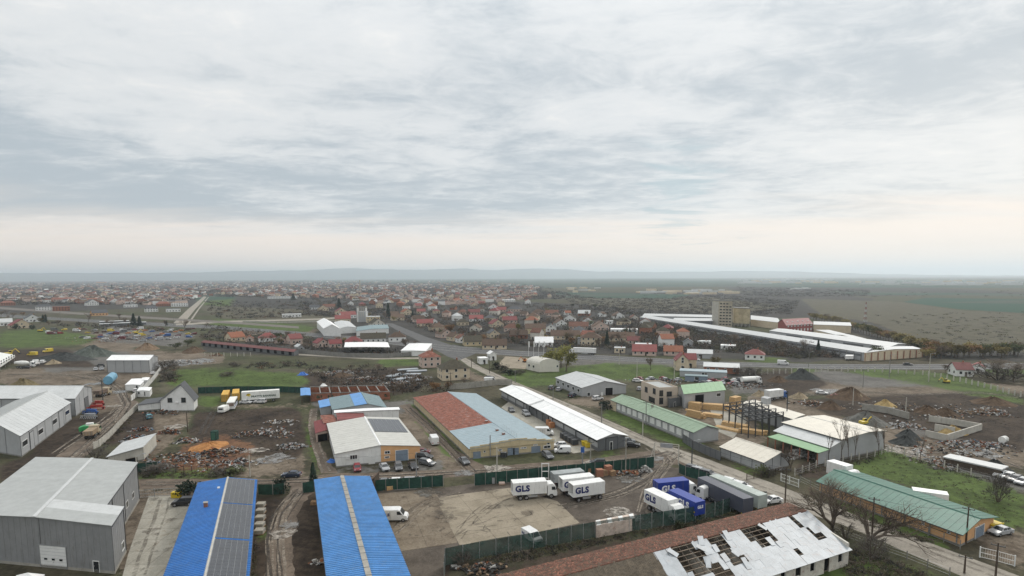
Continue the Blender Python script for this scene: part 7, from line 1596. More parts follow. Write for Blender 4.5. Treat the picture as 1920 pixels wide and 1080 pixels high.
def farmkit(label, x, y, col, n=9, seed=1, L=6):
 rr = random.Random(seed); a = P(x, y); r = thing('farm_implement', label, 'farm implement', (a.x, a.y, 0), rr.uniform(-.2, .3)); mb = MB()
 mb.box(-L/2, -.15, .8, L/2, .15, 1.0)
 for k in range(n): xx = -L/2+L*(k+.5)/n; mb.tube((xx, 0, .9), (xx+.2, -1.0, .1), .08, 4)
 mb.tube((0, 0, .9), (0, 2.2, .7), .12, 4); mb.build('frame', col, r)
 for sx in (-1, 1): MB().tube((sx*L*.35, .3, .45), (sx*L*.35, .6, .45), .45, 10).build('wheel', RUBBER, r)
 MB().box(-L*.3, .2, 1.0, L*.3, .9, 1.6).build('hopper', col, r)
farmkit('blue farm implement parked by the rear grey hall', 170, 776, BLUEP, seed=1); farmkit('red farm implement behind the blue one by the rear grey hall', 180, 768, REDP, seed=2); farmkit('grey seed drill in front of the blue farm implement', 167, 785, STEEL, seed=3); farmkit('second red implement at the far side of the farm machines', 184, 760, REDP, seed=4, L=5)
farmkit('dark tractor attachment beside the panel shed', 188, 688, DSTEEL, seed=7, L=5)
truck('lorry', 'white lorry with blue cab behind the sawmill roof', (1442, 752), (1477, 748), 9.5, PWt, paint('blue', PC['blue']))
r = truck('tanker_truck', 'white tank truck parked beyond the scrap field', (1392, 722), (1430, 720), 9.5, None, PWt); MB().tube((-4.5, 0, 2.2), (1.8, 0, 2.2), 1.15, 14).build('tank', BT, r)
truck('semi_trailer_truck', 'long white semitrailer truck driving on the main road beside the willow', (1117, 666), (1067, 664), 16, PWt, PWt, boxh=(1.2, 4.0), ribs=False)
truck('box_truck', 'white box trailer peeking over the far end of the teal roof', (1560, 899), (1590, 909), 7, PWt, PWt, boxh=(1.2, 4.0), open_rear=False); 
r = thing('site_container', 'white box roof showing behind the middle of the teal roof', 'container', P(1742, 946), math.radians(-28)); MB().box(-3, -1.2, .1, 3, 1.2, 2.9).build('body', BT, r); MB().box(-2.9, -1.24, 1.2, -2, -1.2, 2.4).build('door', STEEL, r)
r = thing('skip', 'yellow skip and barrels at the right gable of the orange barn', 'skip', P(1861, 993), .3); MB().hexa([(-1, -.8, .1), (1, -.8, .1), (1, .8, .1), (-1, .8, .1)], [(-1.4, -.9, 1.4), (1.4, -.9, 1.4), (1.4, .9, 1.4), (-1.4, .9, 1.4)]).build('body', YEL, r); MB().box(-1.45, -.95, 1.35, 1.45, -.85, 1.5).build('rim', YEL, r)
for k, (x, y) in enumerate(((1098, 836), (1104, 839))):
 r = thing('waste_bin', ('left' if k == 0 else 'right') + ' yellow waste bin at the side of the white workshop', 'bin', P(x, y), .3, 'yellow bins at the white workshop'); MB().hexa([(-.9, -.6, .15), (.9, -.6, .15), (.9, .6, .15), (-.9, .6, .15)], [(-1.1, -.7, 1.3), (1.1, -.7, 1.3), (1.1, .7, 1.3), (-1.1, .7, 1.3)]).build('body', YEL, r); MB().box(-1.12, -.72, 1.31, 1.12, .72, 1.42).build('lid', YEL, r)
r = thing('waste_bin', 'yellow waste bin at the far end of the forecourt by the black car', 'bin', P(331, 933), 0); MB().box(-.9, -.5, .1, .9, .5, 1.2).build('body', YEL, r); MB().box(-.92, -.52, 1.2, .92, .52, 1.3).build('lid', YEL, r)
veh('suv', 'black', (360, 946), (329, 948), 'black off-roader parked at the far end of the forecourt')
for o in list(bpy.data.objects):
 if o.get('label', '').startswith('white delivery van'): text_on(o, 'GLS', .75, -2.0, 1.25, -1.06, TXT_B)
 if o.get('label', '') == 'white van behind the near green netting fence': text_on(o, 'GLS', .45, -1.8, .95, -.96, TXT_B)
rr = random.Random(21)
cols = ['white', 'white', 'silver', 'grey', 'red', 'dred', 'orange', 'yellow', 'blue', 'brown', 'white']
pts = []
while len(pts) < 62:
 x = rr.uniform(95, 365); y = rr.uniform(617, 644); yc = 618+(x-100)*.035
 if y > 641-abs(x-250)*.05 or (x < 150 and y > 628) or any(abs(x-p[0]) < 8 and abs(y-p[1]) < 3 for p in pts): continue
 pts.append((x, y))
cnt = defaultdict(int); pts.sort()
for (x, y) in pts:
 c = rr.choice(cols); k = rr.choice(['sedan', 'hatch', 'van', 'small_van', 'estate']); nm = {'sedan': 'saloon', 'hatch': 'hatchback', 'van': 'van', 'small_van': 'small van', 'estate': 'estate car'}[k]
 i = cnt[(c, k)]; cnt[(c, k)] += 1
 lab_c = {'dred': 'dark red'}.get(c, c)
 atpx(k, c, x, y, rr.choice([0, 20, 160, 180, 200, 340])+rr.uniform(-10, 10), f'{lab_c} {nm} in the vehicle scrapyard, {ordn(i)} of its kind from the left', 'vehicles in the scrapyard')
cnt = defaultdict(int); pts = sorted([(rr.uniform(1300, 1392), rr.uniform(712, 724)) for _ in range(14)]+[(rr.uniform(1185, 1275), rr.uniform(712, 717)) for _ in range(8)])
for (x, y) in pts:
 c = rr.choice(['white', 'red', 'grey', 'silver', 'black']); i = cnt[c]; cnt[c] += 1
 atpx(rr.choice(['sedan', 'hatch', 'estate']), c, x, y, rr.uniform(0, 360), f'{c} dumped car behind the beige office and green roof, {ordn(i)} {c} one from the left', 'dumped cars behind the green roofed hall')
# ---------------------------------------------------------------- fences
def resample(pts, sp):
 W = [P(*q).xy for q in pts]; out = [W[0].copy()]; acc = 0.0
 for a, c in zip(W[:-1], W[1:]):
  d = (c-a).length; k = max(1, round(d/sp))
  for i in range(1, k+1): out.append(a.lerp(c, i/k))
 return out
def fence(name, label, pts, sp, h, panel, post, pr=.06, ph=None, pt=.03, gapz=.05, style='solid', group=None, cat='fence', lean=.0):
 W = resample(pts, sp); o = W[0]; r = thing(name, label, cat, (o.x, o.y, 0), 0, group)
 if len(W) > 290: W = W[:290]
 pm = MB().box(-pr, -pr, 0, pr, pr, ph or h+.1).mesh('post', post)
 pnm = {}
 for i, w in enumerate(W):
  q = bpy.data.objects.new('post', pm); COL.objects.link(q); q.parent = r; q.location = (w.x-o.x, w.y-o.y, 0); q.rotation_euler = (random.uniform(-lean, lean), random.uniform(-lean, lean), 0)
  if i+1 < len(W) and panel:
   d = W[i+1]-w; L = d.length
   if 'p' not in pnm:
    if style == 'solid': pnm['p'] = MB().box(0, -pt, gapz, 1, pt, h).mesh('panel', panel)
    elif style == 'concrete':
     mb = MB(); n = 4
     for k in range(n): mb.box(0, -pt, h*k/n+.01, 1, pt, h*(k+1)/n-.03)
     pnm['p'] = mb.mesh('panel', panel)
    elif style == 'net':
     mb = MB(); pv = None; n = 5
     for k in range(n+1):
      y = .05*math.sin(k*2.1); i0 = mb.v((k/n, y, gapz)); i1 = mb.v((k/n, y*.5, h*.5)); i2 = mb.v((k/n, y*.3, h-.015*math.sin(k*1.3)))
      if pv: mb.F += [[pv[0], i0, i1, pv[1]], [pv[1], i1, i2, pv[2]]]; mb.I += [0, 0]
      pv = (i0, i1, i2)
     pnm['p'] = mb.mesh('netting', panel)
    elif style == 'rail':
     mb = MB()
     for z_ in (.12, h*.5, h-.05): mb.box(0, -.03, z_-.03, 1, .03, z_+.03)
     for k in range(7): mb.box(k/7, -.010, .12, k/7+.010, .012, h-.05)
     pnm['p'] = mb.mesh('rail_panel', panel)
    elif style == 'wire':
     mb = MB()
     for z_ in (.4, .9, h-.15): mb.box(0, -.012, z_-.012, 1, .012, z_+.012)
     pnm['p'] = mb.mesh('wire', panel)
   q = bpy.data.objects.new(pnm['p'].name.split('.')[0], pnm['p']); COL.objects.link(q); q.parent = r
   q.location = (w.x-o.x, w.y-o.y, 0); q.rotation_euler = (0, 0, math.atan2(d.y, d.x)); q.scale = (L, 1, 1)
 return r
nm_, nt_x, b_x, pos_x = newmat('green_netting_see_through'); N, L, link, noise, rng_, mix, mth = nt_helpers(nt_x)
v_ = noise(pos_x, .5, 5, .7); link(mix(rng_(v_, .35, .65), (.010, .036, .028), (.028, .075, .060)), b_x.inputs['Base Color']); b_x.inputs['Roughness'].default_value = .9
link(rng_(noise(pos_x, .35, 3), .3, .7, .90, .74), b_x.inputs['Alpha'])
NETT = nm_
fence('green_net_fence', 'long dark green netting fence between truck yard and ruined barn', [(835, 1061), (868, 1054), (930, 1041), (1000, 1030), (1116, 1008), (1200, 994), (1285, 981), (1340, 970), (1398, 950), (1436, 948)], 2.6, 3.0, NETT, STEEL, pr=.05, style='net')
fence('green_net_fence', 'dark green netting fence running away at the near left corner of the truck yard', [(835, 1061), (833, 1090)], 2.6, 3.0, NETT, STEEL, pr=.05, style='net')
fence('green_net_fence', 'dark green netting fence along the dirt street behind the trucks', [(890, 911), (950, 905), (1010, 899), (1080, 892), (1150, 885), (1226, 877)], 2.4, 2.8, NETG, CONC_D, style='net')
fence('green_net_fence', 'short dark green netting fence right of the bright blue roof', [(702, 922), (745, 918), (790, 915), (831, 912)], 2.4, 2.6, NETG, CONC_D, style='net')
fence('green_net_fence', 'dark green netting fence beside the street from yard entrance to the trailers', [(1273, 887), (1285, 893), (1310, 900), (1340, 912), (1375, 926), (1410, 940), (1436, 948)], 2.6, 2.4, NETG, CONC_D, style='net')
fence('green_net_fence', 'short dark netting fence with bush between the two blue roofs', [(484, 928), (512, 928), (534, 926)], 2.4, 2.4, NETG, CONC_D, style='net')
fence('green_net_fence', 'short dark green netting fence left of the bright blue roof gable', [(568, 925), (590, 922)], 2.0, 2.4, NETG, CONC_D, style='net')
fence('green_net_fence', 'dark green windbreak fence behind the yellow containers and trailer', [(372, 738), (440, 736), (530, 736), (578, 738)], 3, 2.6, NETG, TRIM_D, style='net')
fence('green_net_fence', 'dark netting fence by the lean-to shed and lamp post', [(253, 886), (275, 884), (296, 882)], 2.2, 2.2, NETG, CONC_D, style='net')
fence('concrete_panel_fence', 'pale concrete panel fence curving along the dirt track at the left', [(258, 766), (240, 784), (222, 803), (205, 822), (186, 838), (176, 842)], 2.2, 2.0, CONC_L, CONC_L, pr=.1, style='concrete')
fence('concrete_panel_fence', 'white panel wall behind the cabin row and panel shed', [(246, 752), (268, 735), (286, 716), (298, 700), (304, 692)], 3.0, 2.2, W_WHITE, CONC_L, pr=.1, style='concrete')
fence('concrete_panel_fence', 'long concrete panel wall in front of the white canopy roof', [(520, 655), (580, 664), (650, 670), (730, 671), (780, 667)], 4, 2.6, CONC_D, CONC_D, pr=.15, style='concrete')
fence('concrete_panel_fence', 'concrete panel wall behind the far end of the yellow hall', [(842, 731), (880, 728), (935, 722), (960, 722)], 3, 2.6, CONC, CONC, pr=.12, style='concrete')
fence('concrete_panel_fence', 'pale concrete post and panel fence curving past the gravel lot on the right', [(1395, 704), (1450, 701), (1540, 697), (1640, 697), (1730, 703), (1800, 716), (1870, 733), (1925, 748)], 3.2, 1.7, CONC_D, CONC_L, pr=.18, ph=2.2, style='wire')
fence('sheet_metal_fence', 'dark grey sheet fence and gate beside the green roofed barn gable', [(1280, 829), (1300, 842), (1322, 852), (1351, 864)], 2.2, 2.4, W_DGREY, DSTEEL, pr=.06)
fence('post_fence', 'row of white concrete posts along the meadow below the cream roofed hall', [(1490, 893), (1530, 878), (1580, 868), (1640, 856), (1665, 848)], 3.0, 1.6, STEEL, CONC_L, pr=.09, ph=2.0, style='wire', lean=.03)
fence('post_fence', 'row of white concrete posts along the far side of the green meadow', [(1672, 848), (1720, 862), (1770, 878), (1820, 893), (1870, 905)], 3.4, 1.6, STEEL, CONC_L, pr=.09, ph=2.0, style='wire', lean=.03)
fence('mesh_fence', 'thin mesh fence along the verge in front of the orange barn', [(1500, 905), (1560, 935), (1640, 965), (1740, 1005), (1800, 1030)], 3.2, 1.6, STEEL, CONC_D, pr=.05, style='wire')
fence('white_gate', 'white railed gate before the orange barn drive at the lower right', [(1837, 1045), (1870, 1053), (1902, 1062)], 3.4, 1.8, TRIM_W, TRIM_W, pr=.07, style='rail', cat='gate')
fence('white_gate', 'white railed gate on the street left of the orange barn', [(1464, 902), (1480, 908), (1497, 914)], 3.0, 1.8, TRIM_W, TRIM_W, pr=.07, style='rail', cat='gate')
fence('steel_gate', 'grey railed gate closing the far end of the forecourt', [(262, 934), (290, 931), (331, 929), (365, 927)], 3.4, 1.7, STEEL, STEEL, pr=.06, style='rail', cat='gate')
fence('rusty_gate', 'rusty railed gate at the front of the scrap yard', [(330, 886), (360, 888), (390, 887)], 2.6, 1.8, M('rust_brown', (.14, .06, .035), .9, var=.3), WOOD_D, pr=.06, style='rail', cat='gate')
fence('wooden_fence', 'weathered timber fence at the near edge of the sheet piles', [(1400, 900), (1440, 893), (1482, 885)], 2.5, 1.5, WOOD_D, WOOD_D, pr=.07, style='rail')
fence('timber_kerb', 'dark timber edging along the right wall of the solar roof barn', [(483, 930), (476, 1000), (470, 1088)], 3, .6, WOOD_D, WOOD_D, pr=.06)
fence('mesh_fence', 'thin mesh fence along the lower right roadside below the big bare trees', [(1560, 1000), (1620, 1022), (1700, 1050), (1780, 1082)], 3.0, 1.5, STEEL, CONC_D, pr=.05, style='wire')
fence('roadside_fence', 'pale roadside wall along the lane by the meadow far left', [(455, 604), (520, 606), (600, 604), (640, 602)], 6, 1.6, CONC_L, CONC_L, style='solid')
fence('concrete_panel_fence', 'grey panel fence behind the meadow left of the long concrete wall', [(384, 668), (420, 668), (470, 668)], 4, 2.0, CONC_L, CONC_L, style='wire', ph=2.2, pr=.14)
def wallseg(name, label, pts, h, mat, t=.35, cat='wall', top=True):
 W = [P(*q).xy for q in pts]; o = W[0]; r = thing(name, label, cat, (o.x, o.y, 0))
 for a, c in zip(W[:-1], W[1:]):
  d = c-a; L = d.length; u = d/L; n = Vector((-u.y, u.x)); k = max(1, round(L/3.5))
  for i in range(k):
   p0, p1 = a-o+u*(L*i/k+.03), a-o+u*(L*(i+1)/k-.03); hh = h+random.uniform(-.03, .03)
   mb = MB(); mb.hexa([(*(p0-n*t/2), 0), (*(p1-n*t/2), 0), (*(p1+n*t/2), 0), (*(p0+n*t/2), 0)], [(*(p0-n*t/2), hh), (*(p1-n*t/2), hh), (*(p1+n*t/2), hh), (*(p0+n*t/2), hh)]); mb.build('wall_block', mat, r)
 return r
wallseg('retaining_wall', 'pale concrete bay wall around the yellow sand store', [(1735, 818), (1775, 827), (1840, 806), (1790, 797), (1741, 790)], 1.9, CONC_L)
wallseg('retaining_wall', 'inner low concrete partition of the sand store', [(1752, 808), (1790, 815)], 2.2, CONC_L)
wallseg('retaining_wall', 'dark and pale concrete wall blocks behind the stone heap', [(1616, 768), (1665, 775), (1704, 786)], 2.2, CONC)

# ---------------------------------------------------------------- poles, lamps, wires
def pole(name, label, base, top, mat=CONC_L, arm=True, lamp=False, r0=.16, group=None, cat='utility pole', transformer=False):
 a = P(*base); h = zat(a.xy, top[1]) if top else 8.5; az_ = math.atan2(a.x, a.y); r = thing(name, label, cat, (a.x, a.y, 0), -az_, group); MB().tube((0, 0, 0), (0, 0, h), r0, 8, r2=r0*.6).build('pole', mat, r)
 if arm:
  MB().box(-.9, -.06, h-.5, .9, .06, h-.38).build('crossarm', DSTEEL, r)
  for x in (-.8, 0, .8): MB().tube((x, 0, h-.38), (x, 0, h-.15), .05, 5).build('insulator', CONC_D, r)
 if lamp: MB().tube((0, 0, h-.1), (1.4, 0, h+.3), .04, 5).build('lamp_arm', STEEL, r); MB().box(1.3, -.12, h+.22, 1.9, .12, h+.34).build('lamp_head', STEEL, r)
 if transformer: MB().box(-.5, -.6, h-2.4, .5, -.1, h-1.3).build('transformer', STEEL, r)
 return (a.x, a.y, h)
PL = [((259, 914), (256, 855), CONC_L, 'pale concrete lamp post beside the far corner of the big grey hall', True), ((469, 894), (466, 853), CONC_L, 'slim pale post beside the two-rut lane at the scrap yard', False),
      ((781, 895), (781, 848), STEEL, 'steel lamp post by the parked cars at the yellow corner', True), ((932, 886), (930, 839), CONC_L, 'pale post in front of the yellow hall gate', False), ((1092, 880), (1090, 848), STEEL, 'lamp post with small blue sign above the truck yard fence', False),
      ((1173, 884), (1171, 822), CONC, 'grey post at the street side of the truck yard fence', False), ((1297, 872), (1296, 826), DSTEEL, 'dark lamp post beside the sheet metal gate', True), ((1472, 943), (1473, 876), WOOD_D, 'dark wooden pole on the verge above the ruined roof end', False),
      ((1635, 1002), (1637, 932), WOOD_D, 'dark wooden pole between the two big bare trees', False), ((1811, 1020), (1814, 950), WOOD_D, 'tall dark pole at the near corner of the orange barn', False), ((1866, 1088), (1869, 1018), WOOD_D, 'dark wooden pole at the lower right corner by the gate', False),
      ((1205, 820), (1205, 788), CONC_L, 'pale concrete pole on the verge beside the green roofed barn', False), ((1211, 797), (1211, 752), CONC_D, 'taller grey pole right behind the pale verge pole', False), ((1128, 793), (1127, 757), CONC_D, 'dark pole beside the grass at the start of the green barn', False), ((1037, 750), (1037, 728), CONC_D, 'pole at the street beside the light grey hall', False),
      ((966, 718), (966, 694), CONC_D, 'dark pole between the street and the shrub bed', False), ((918, 700), (918, 668), WOOD_D, 'dark pole beside the cabins near the junction', False), ((884, 690), (884, 672), WOOD_D, 'small dark pole nearest the junction', False), ((1194, 716), (1194, 676), CONC_L, 'tall thin white pole in the tent meadow', False), ((1264, 712), (1264, 684), CONC_L, 'tall white pole in front of the cream villa', False), ((1161, 684), (1162, 661), CONC_L, 'thick pale post at the main road above the meadow', False),
      ((1618, 726), (1618, 692), CONC_D, 'dark pole in the middle of the grey gravel lot', False), ((1667, 708), (1669, 665), CONC_D, 'tall grey pole with crossarm at the concrete fence', True), ((1741, 716), (1742, 663), CONC_L, 'tall pale pole at the concrete fence right of the gravel lot', True), ((1516, 689), (1515, 660), CONC_D, 'tall pole at the main road left of the cream warehouse front', True), ((1698, 772), (1698, 745), CONC_L, 'thin white post on the mud behind the sand store', False), ((1599, 760), (1599, 728), CONC_L, 'thin pale post beside the brown earth mound', False),
      ((352, 810), (351, 771), WOOD_D, 'thin dark pole in the scrap yard below the white house', False), ((193, 750), (192, 712), DSTEEL, 'thin dark pole beside the brown tipper truck', False), ((622, 752), (622, 716), WOOD_D, 'dark pole by the blue-grey hall', False), ((845, 724), (844, 698), WOOD_D, 'wooden pole before the cream hipped house', False), ((1107, 866), (1104, 826), CONC, 'grey post beside the white workshop gable', False), ((114, 602), (114, 585), CONC_D, 'far pole beside the main road on the left', False), ((326, 614), (326, 594), CONC_D, 'far pole at the start of the avenue', False), ((1808, 1075), (1808, 1040), WOOD_D, 'short pole by the roadside below the orange barn', False)]
tops = {}
for k, (bp_, tp, mt, lab, lamp) in enumerate(PL): tops[k] = pole('lamp_post' if lamp else 'utility_pole', lab, bp_, tp, mt, arm=not lamp and mt is not CONC_L, lamp=lamp, cat='lamp post' if lamp else 'pole')
MB().box(-.45, -.05, 4.2, .45, 0, 5.6).build('sign_plate', BLUEP, [o for o in bpy.data.objects if o.get('label', '').startswith('lamp post with small blue')][0])
WIRE = M('wire_black', (.03, .03, .03), .6)
def wire(label, a, c, sag=.8, off=0.0):
 A, C = Vector(a), Vector(c); mb = MB(); pv = A; n = 10
 for k in range(1, n+1): q = A.lerp(C, k/n); q.z -= sag*4*(k/n)*(1-k/n); mb.tube(pv-A, q-A, .022, 3); pv = q
 o = mb.build('overhead_wire', WIRE); o.location = A; tag(o, label, 'wire')
for lab, i, j in (('sagging wire from the pole above the ruin to the pole between the bare trees', 7, 8), ('sagging wire from the bare trees pole to the orange barn corner pole', 8, 9), ('wire from the orange barn corner pole to the lower right pole', 9, 10), ('wire from the gate lamp post to the pole above the ruin', 6, 7),
                  ('wire along the dirt street from the parked cars to the yellow hall gate', 2, 3), ('wire from the yellow hall gate post towards the truck yard lamp post', 3, 4), ('wire over the alley from the yard post to the parked cars post', 1, 2), ('wire from the verge pole to the sheet metal gate lamp', 11, 6), ('wire between the two poles of the green barn verge', 12, 13), ('wire from the truck yard lamp post to the street side post', 4, 5)): wire(lab, (tops[i][0], tops[i][1], tops[i][2]-.2), (tops[j][0], tops[j][1], tops[j][2]-.2))
a, c = P(1226, 868), P(1272, 872); r = thing('pipe_portal', 'overhead pipe bridge on white posts spanning the truck yard entrance', 'portal', (a.x, a.y, 0)); d = c-a; h = 5.2
for q in (Vector((0, 0, 0)), d): MB().tube(q, q+Vector((0, 0, h)), .12, 8).build('post', CONC_L, r)
MB().tube((0, 0, h), (d.x, d.y, h), .09, 6).tube((0, 0, h-.5), (d.x, d.y, h-.5), .06, 6).build('pipe', CONC_L, r); MB().tube((-1.6, -1.2, 0), (0, 0, h-.8), .07, 6).build('stay', CONC_L, r)
MB().hexa([tuple(d*.25+Vector((0, -.1, h-1.0))), tuple(d*.75+Vector((0, -.1, h-1.0))), tuple(d*.75+Vector((0, .1, h-1.0))), tuple(d*.25+Vector((0, .1, h-1.0)))], [tuple(d*.25+Vector((0, -.1, h+.1))), tuple(d*.75+Vector((0, -.1, h+.1))), tuple(d*.75+Vector((0, .1, h+.1))), tuple(d*.25+Vector((0, .1, h+.1)))]).build('pipe_lagging', STEEL, r)
for k in range(4):
 a = P(991+k*9.5, 668); r = thing('flagpole', f'white flag mast beside the main road, {ordn(k)} of four from the left', 'flagpole', (a.x, a.y, 0), 0, 'flag masts at the main road'); MB().tube((0, 0, 0), (0, 0, 9), .1, 6).build('pole', TRIM_W, r); MB().box(.1, -.02, 5.5, .7, .02, 8.8).build('flag', TRIM_W, r)

# ---------------------------------------------------------------- heaps
def heap(name, label, x, y, wpx, h, mat, seed=0, dep=1.0, cat='heap', n1=40, n2=12, rough=.35):
 rr = random.Random(seed); a = P(x, y); R_ = wpx*depth_at(x, y)/FPX/2; h = min(h, R_*.62); V_ = []; F_ = []
 ph_ = [rr.uniform(0, 6.28) for _ in range(8)]; V_.append((rr.uniform(-.1, .1)*R_, 0, h))
 for j in range(1, n2+1):
  t_ = j/n2
  for i in range(n1):
   th = 2*math.pi*i/n1; k_ = 1+rough*.4*math.sin(2*th+ph_[0])+rough*.25*math.sin(3*th+ph_[1])+rough*.15*math.sin(7*th+ph_[2]); z = h*(1-t_**1.5)**1.25*(1+rough*.35*math.sin(4*th+ph_[3]+t_*5)+rough*.3*math.sin(9*th+ph_[4]+t_*9))+rr.uniform(-.04, .04)*h*(1-t_)
   V_.append((math.cos(th)*R_*t_*k_, math.sin(th)*R_*t_*k_*dep, z if j < n2 else -.05))
 for i in range(n1): F_.append([0, 1+i, 1+(i+1) % n1])
 for j in range(n2-1):
  for i in range(n1): b0 = 1+j*n1; F_.append([b0+i, b0+n1+i, b0+n1+(i+1) % n1, b0+(i+1) % n1])
 mb = MB(); mb.V = V_; mb.F = F_; mb.I = [0]*len(F_); o = mb.build(name, mat); o.location = (a.x, a.y, 0); tag(o, label, cat)
 if 'gravel bank' in label and 'small' not in label: o.scale = (1.5, .7, 1)
 return o
def soil(nm, c, v=.3): return M(nm, c, .97, var=v, scale=.8, dirt=.4, dirtcol=mul3(c, .6), bump=.6, bscale=3, spec=.1)
H_BR = soil('brown_earth', (.095, .066, .045)); H_DG = soil('dark_stone_chips', (.055, .058, .056)); H_GG = soil('grey_green_gravel', (.10, .112, .098)); H_SD = soil('pale_sand', (.27, .22, .15)); H_YS = soil('yellow_sand', (.33, .24, .11)); H_OR = soil('orange_sawdust', (.34, .165, .065)); H_GY = soil('grey_crushed_stone', (.13, .127, .115))
for args in (('brown earth mound on the muddy lot right of the lorry', 1592, 745, 74, 3.6, H_BR, 1), ('sandy patch of mound in front of the brown earth mound', 1612, 748, 28, 3.0, H_SD, 2), ('black stone heap at the left end of the gravel lot', 1503, 709, 56, 4.0, H_DG, 3), ('brown heap left of the black stone heap', 1458, 715, 34, 2.2, H_BR, 4), ('grey stone heap behind the cream roofed hall', 1622, 792, 74, 3.2, H_GY, 5), ('dark stone chip heap beside the sand store', 1703, 820, 46, 2.6, H_DG, 6),
             ('lower dark heap in front of the stone chip heap', 1696, 832, 46, 3.0, H_DG, 7), ('pale sand heap right of the blue cab lorry', 1498, 746, 32, 3.0, H_SD, 8), ('pale sand heap behind the lorry', 1425, 742, 30, 2.4, H_SD, 9), ('brown heap behind the wall blocks', 1738, 774, 44, 2.4, H_BR, 10), ('brown heap at the far right of the muddy lot', 1772, 778, 40, 2.4, H_BR, 11), ('brown earth bank on the right edge of the muddy lot', 1860, 756, 64, 2.2, H_BR, 12),
             ('yellow sand inside the concrete store', 1786, 812, 44, 2.2, H_YS, 13), ('low brown heap left of the wall blocks', 1556, 765, 46, 2.5, H_BR, 14), ('long grey-green gravel bank on the left lot', 173, 668, 64, 6.0, H_GG, 15), ('dark gravel bank left of the grey-green one', 120, 674, 76, 3.8, H_DG, 16), ('brown sand heap by the panel shed', 276, 655, 46, 4.0, soil('brown_sand', (.17, .12, .08)), 17), ('sand heap behind the rear grey hall', 44, 726, 50, 5.0, soil('olive_sand', (.16, .13, .075)), 18),
             ('reddish brown earth heap right of the panel shed', 363, 660, 46, 3.2, H_BR, 19), ('bright orange sawdust heap in the scrap yard', 392, 838, 66, 1.2, H_OR, 20), ('dark tyre and rubble heap near the long brown shed', 1865, 880, 56, 2.4, H_DG, 21), ('small pale sand heap at the end of the main gravel bank', 100, 682, 24, 2.2, H_SD, 22), ('dark earth heap in the meadow behind the unfinished brick building', 640, 705, 40, 1.6, H_BR, 23), ('yellow sand heap beside the pale post on the mud', 1660, 760, 36, 2.0, H_YS, 24)):
 heap('heap', *args)
# ---------------------------------------------------------------- timber stacks
rr = random.Random(4)
def plank(name='beam'): pass
def timber(label, x, y, deg, nx, nz, L=5.0, w=.9, jit=.15, seed=0):
 r_ = random.Random(seed); a = P(x, y); r = thing('timber_stack', label, 'timber', (a.x, a.y, 0), math.radians(deg)-math.atan2(a.x, a.y))
 for j in range(nz):
  for i in range(nx-(j if jit > .3 else 0)):
   x0 = r_.uniform(-jit, jit); MB().box(-L/2+x0, (i-nx/2)*w+.03, j*w*.75+.05, L/2+x0, (i-nx/2+1)*w-.05, (j+1)*w*.75-.02).build('timber_bundle', WOOD_L, r)
for args in (('lowest left timber bundles with ends facing the street', 1306, 782, -35, 4, 4, 6, .8, .5, 1), ('tall square timber stack behind the left bundles', 1303, 768, -20, 3, 4, 4, .9, .1, 2), ('long timber pile before the green roofed hall', 1343, 768, 0, 3, 3, 9, .9, .2, 3), ('tallest timber stack right of the green roofed hall', 1378, 762, 60, 3, 6, 4, .8, .1, 4), ('timber bundles at the right rear of the yard', 1384, 774, 10, 4, 3, 6, .8, .4, 5), ('flat timber stack beside the left bundles', 1336, 782, -20, 3, 2, 6, .8, .3, 6), ('timber lying under the steel frame', 1380, 800, -25, 4, 2, 8, .8, .5, 7), ('second timber pile under the right of the steel frame', 1412, 812, -10, 4, 2, 7, .8, .5, 8), ('timber planks at the left foot of the steel frame', 1366, 806, -30, 3, 1, 8, .8, .5, 9)): timber(*args)
# ---------------------------------------------------------------- pallets, stored goods and scrap
CRATE = M('pallet_wood', (.25, .16, .09), .9, var=.25, scale=2); BRICKP = M('brick_pallet', (.30, .14, .09), .9, var=.2, scale=3)
def pallet(label, x, y, h=1.2, mat=BRICKP, deg=0, s=1.0, group=None):
 a = P(x, y); r = thing('pallet_load', label, 'pallet', (a.x, a.y, 0), math.radians(deg), group)
 for k in (-.5, 0, .5): MB().box(-.6*s, k*s-.06, .02, .6*s, k*s+.06, .12).build('runner', CRATE, r)
 MB().box(-.6*s, -.56*s, .12, .6*s, .56*s, .16).build('deck', CRATE, r); n = 4
 for k in range(n): MB().box(-.55*s, -.5*s, .16+h*k/n, .55*s, .5*s, .16+h*(k+1)/n-.02).build('load_layer', mat, r)
for k, (x, y, h, s) in enumerate(((1102, 888, 1.3, 1.3), (1124, 893, 1.6, 1.4), (1132, 891, 1.2, 1.3), (1140, 889, 2.0, 1.4), (1148, 891, 1.0, 1.2))): pallet(f'stacked goods pallet at the rear fence of the truck yard, {ordn(k)} from the left', x, y, h, BRICKP if k % 2 else CRATE, 8*k, s, 'pallets at the rear yard fence')
for k, (x, y) in enumerate(((1008, 780), (1014, 784), (1030, 797), (1034, 802))): pallet(f'orange goods beside the white workshop, {ordn(k)} from the far end', x, y, 1.6, M('orange_goods', (.38, .17, .08), .8, var=.2), 20, 1.5, 'goods beside the workshop')
for k, (x, y) in enumerate(((1057, 822), (1063, 826), (1070, 830), (1077, 834))): pallet(f'dark metal rack beside the white workshop, {ordn(k)} from the far end', x, y, 1.5, DSTEEL, 20, 1.6, 'racks beside the workshop')
for k, (x, y) in enumerate(((489, 950), (489, 962), (488, 975), (487, 988), (487, 1000))): pallet(f'grey concrete slab stack beside the solar barn, {ordn(k)} from the far end', x, y, .7, CONC, 4, 1.5, 'concrete slab stacks beside the solar barn')
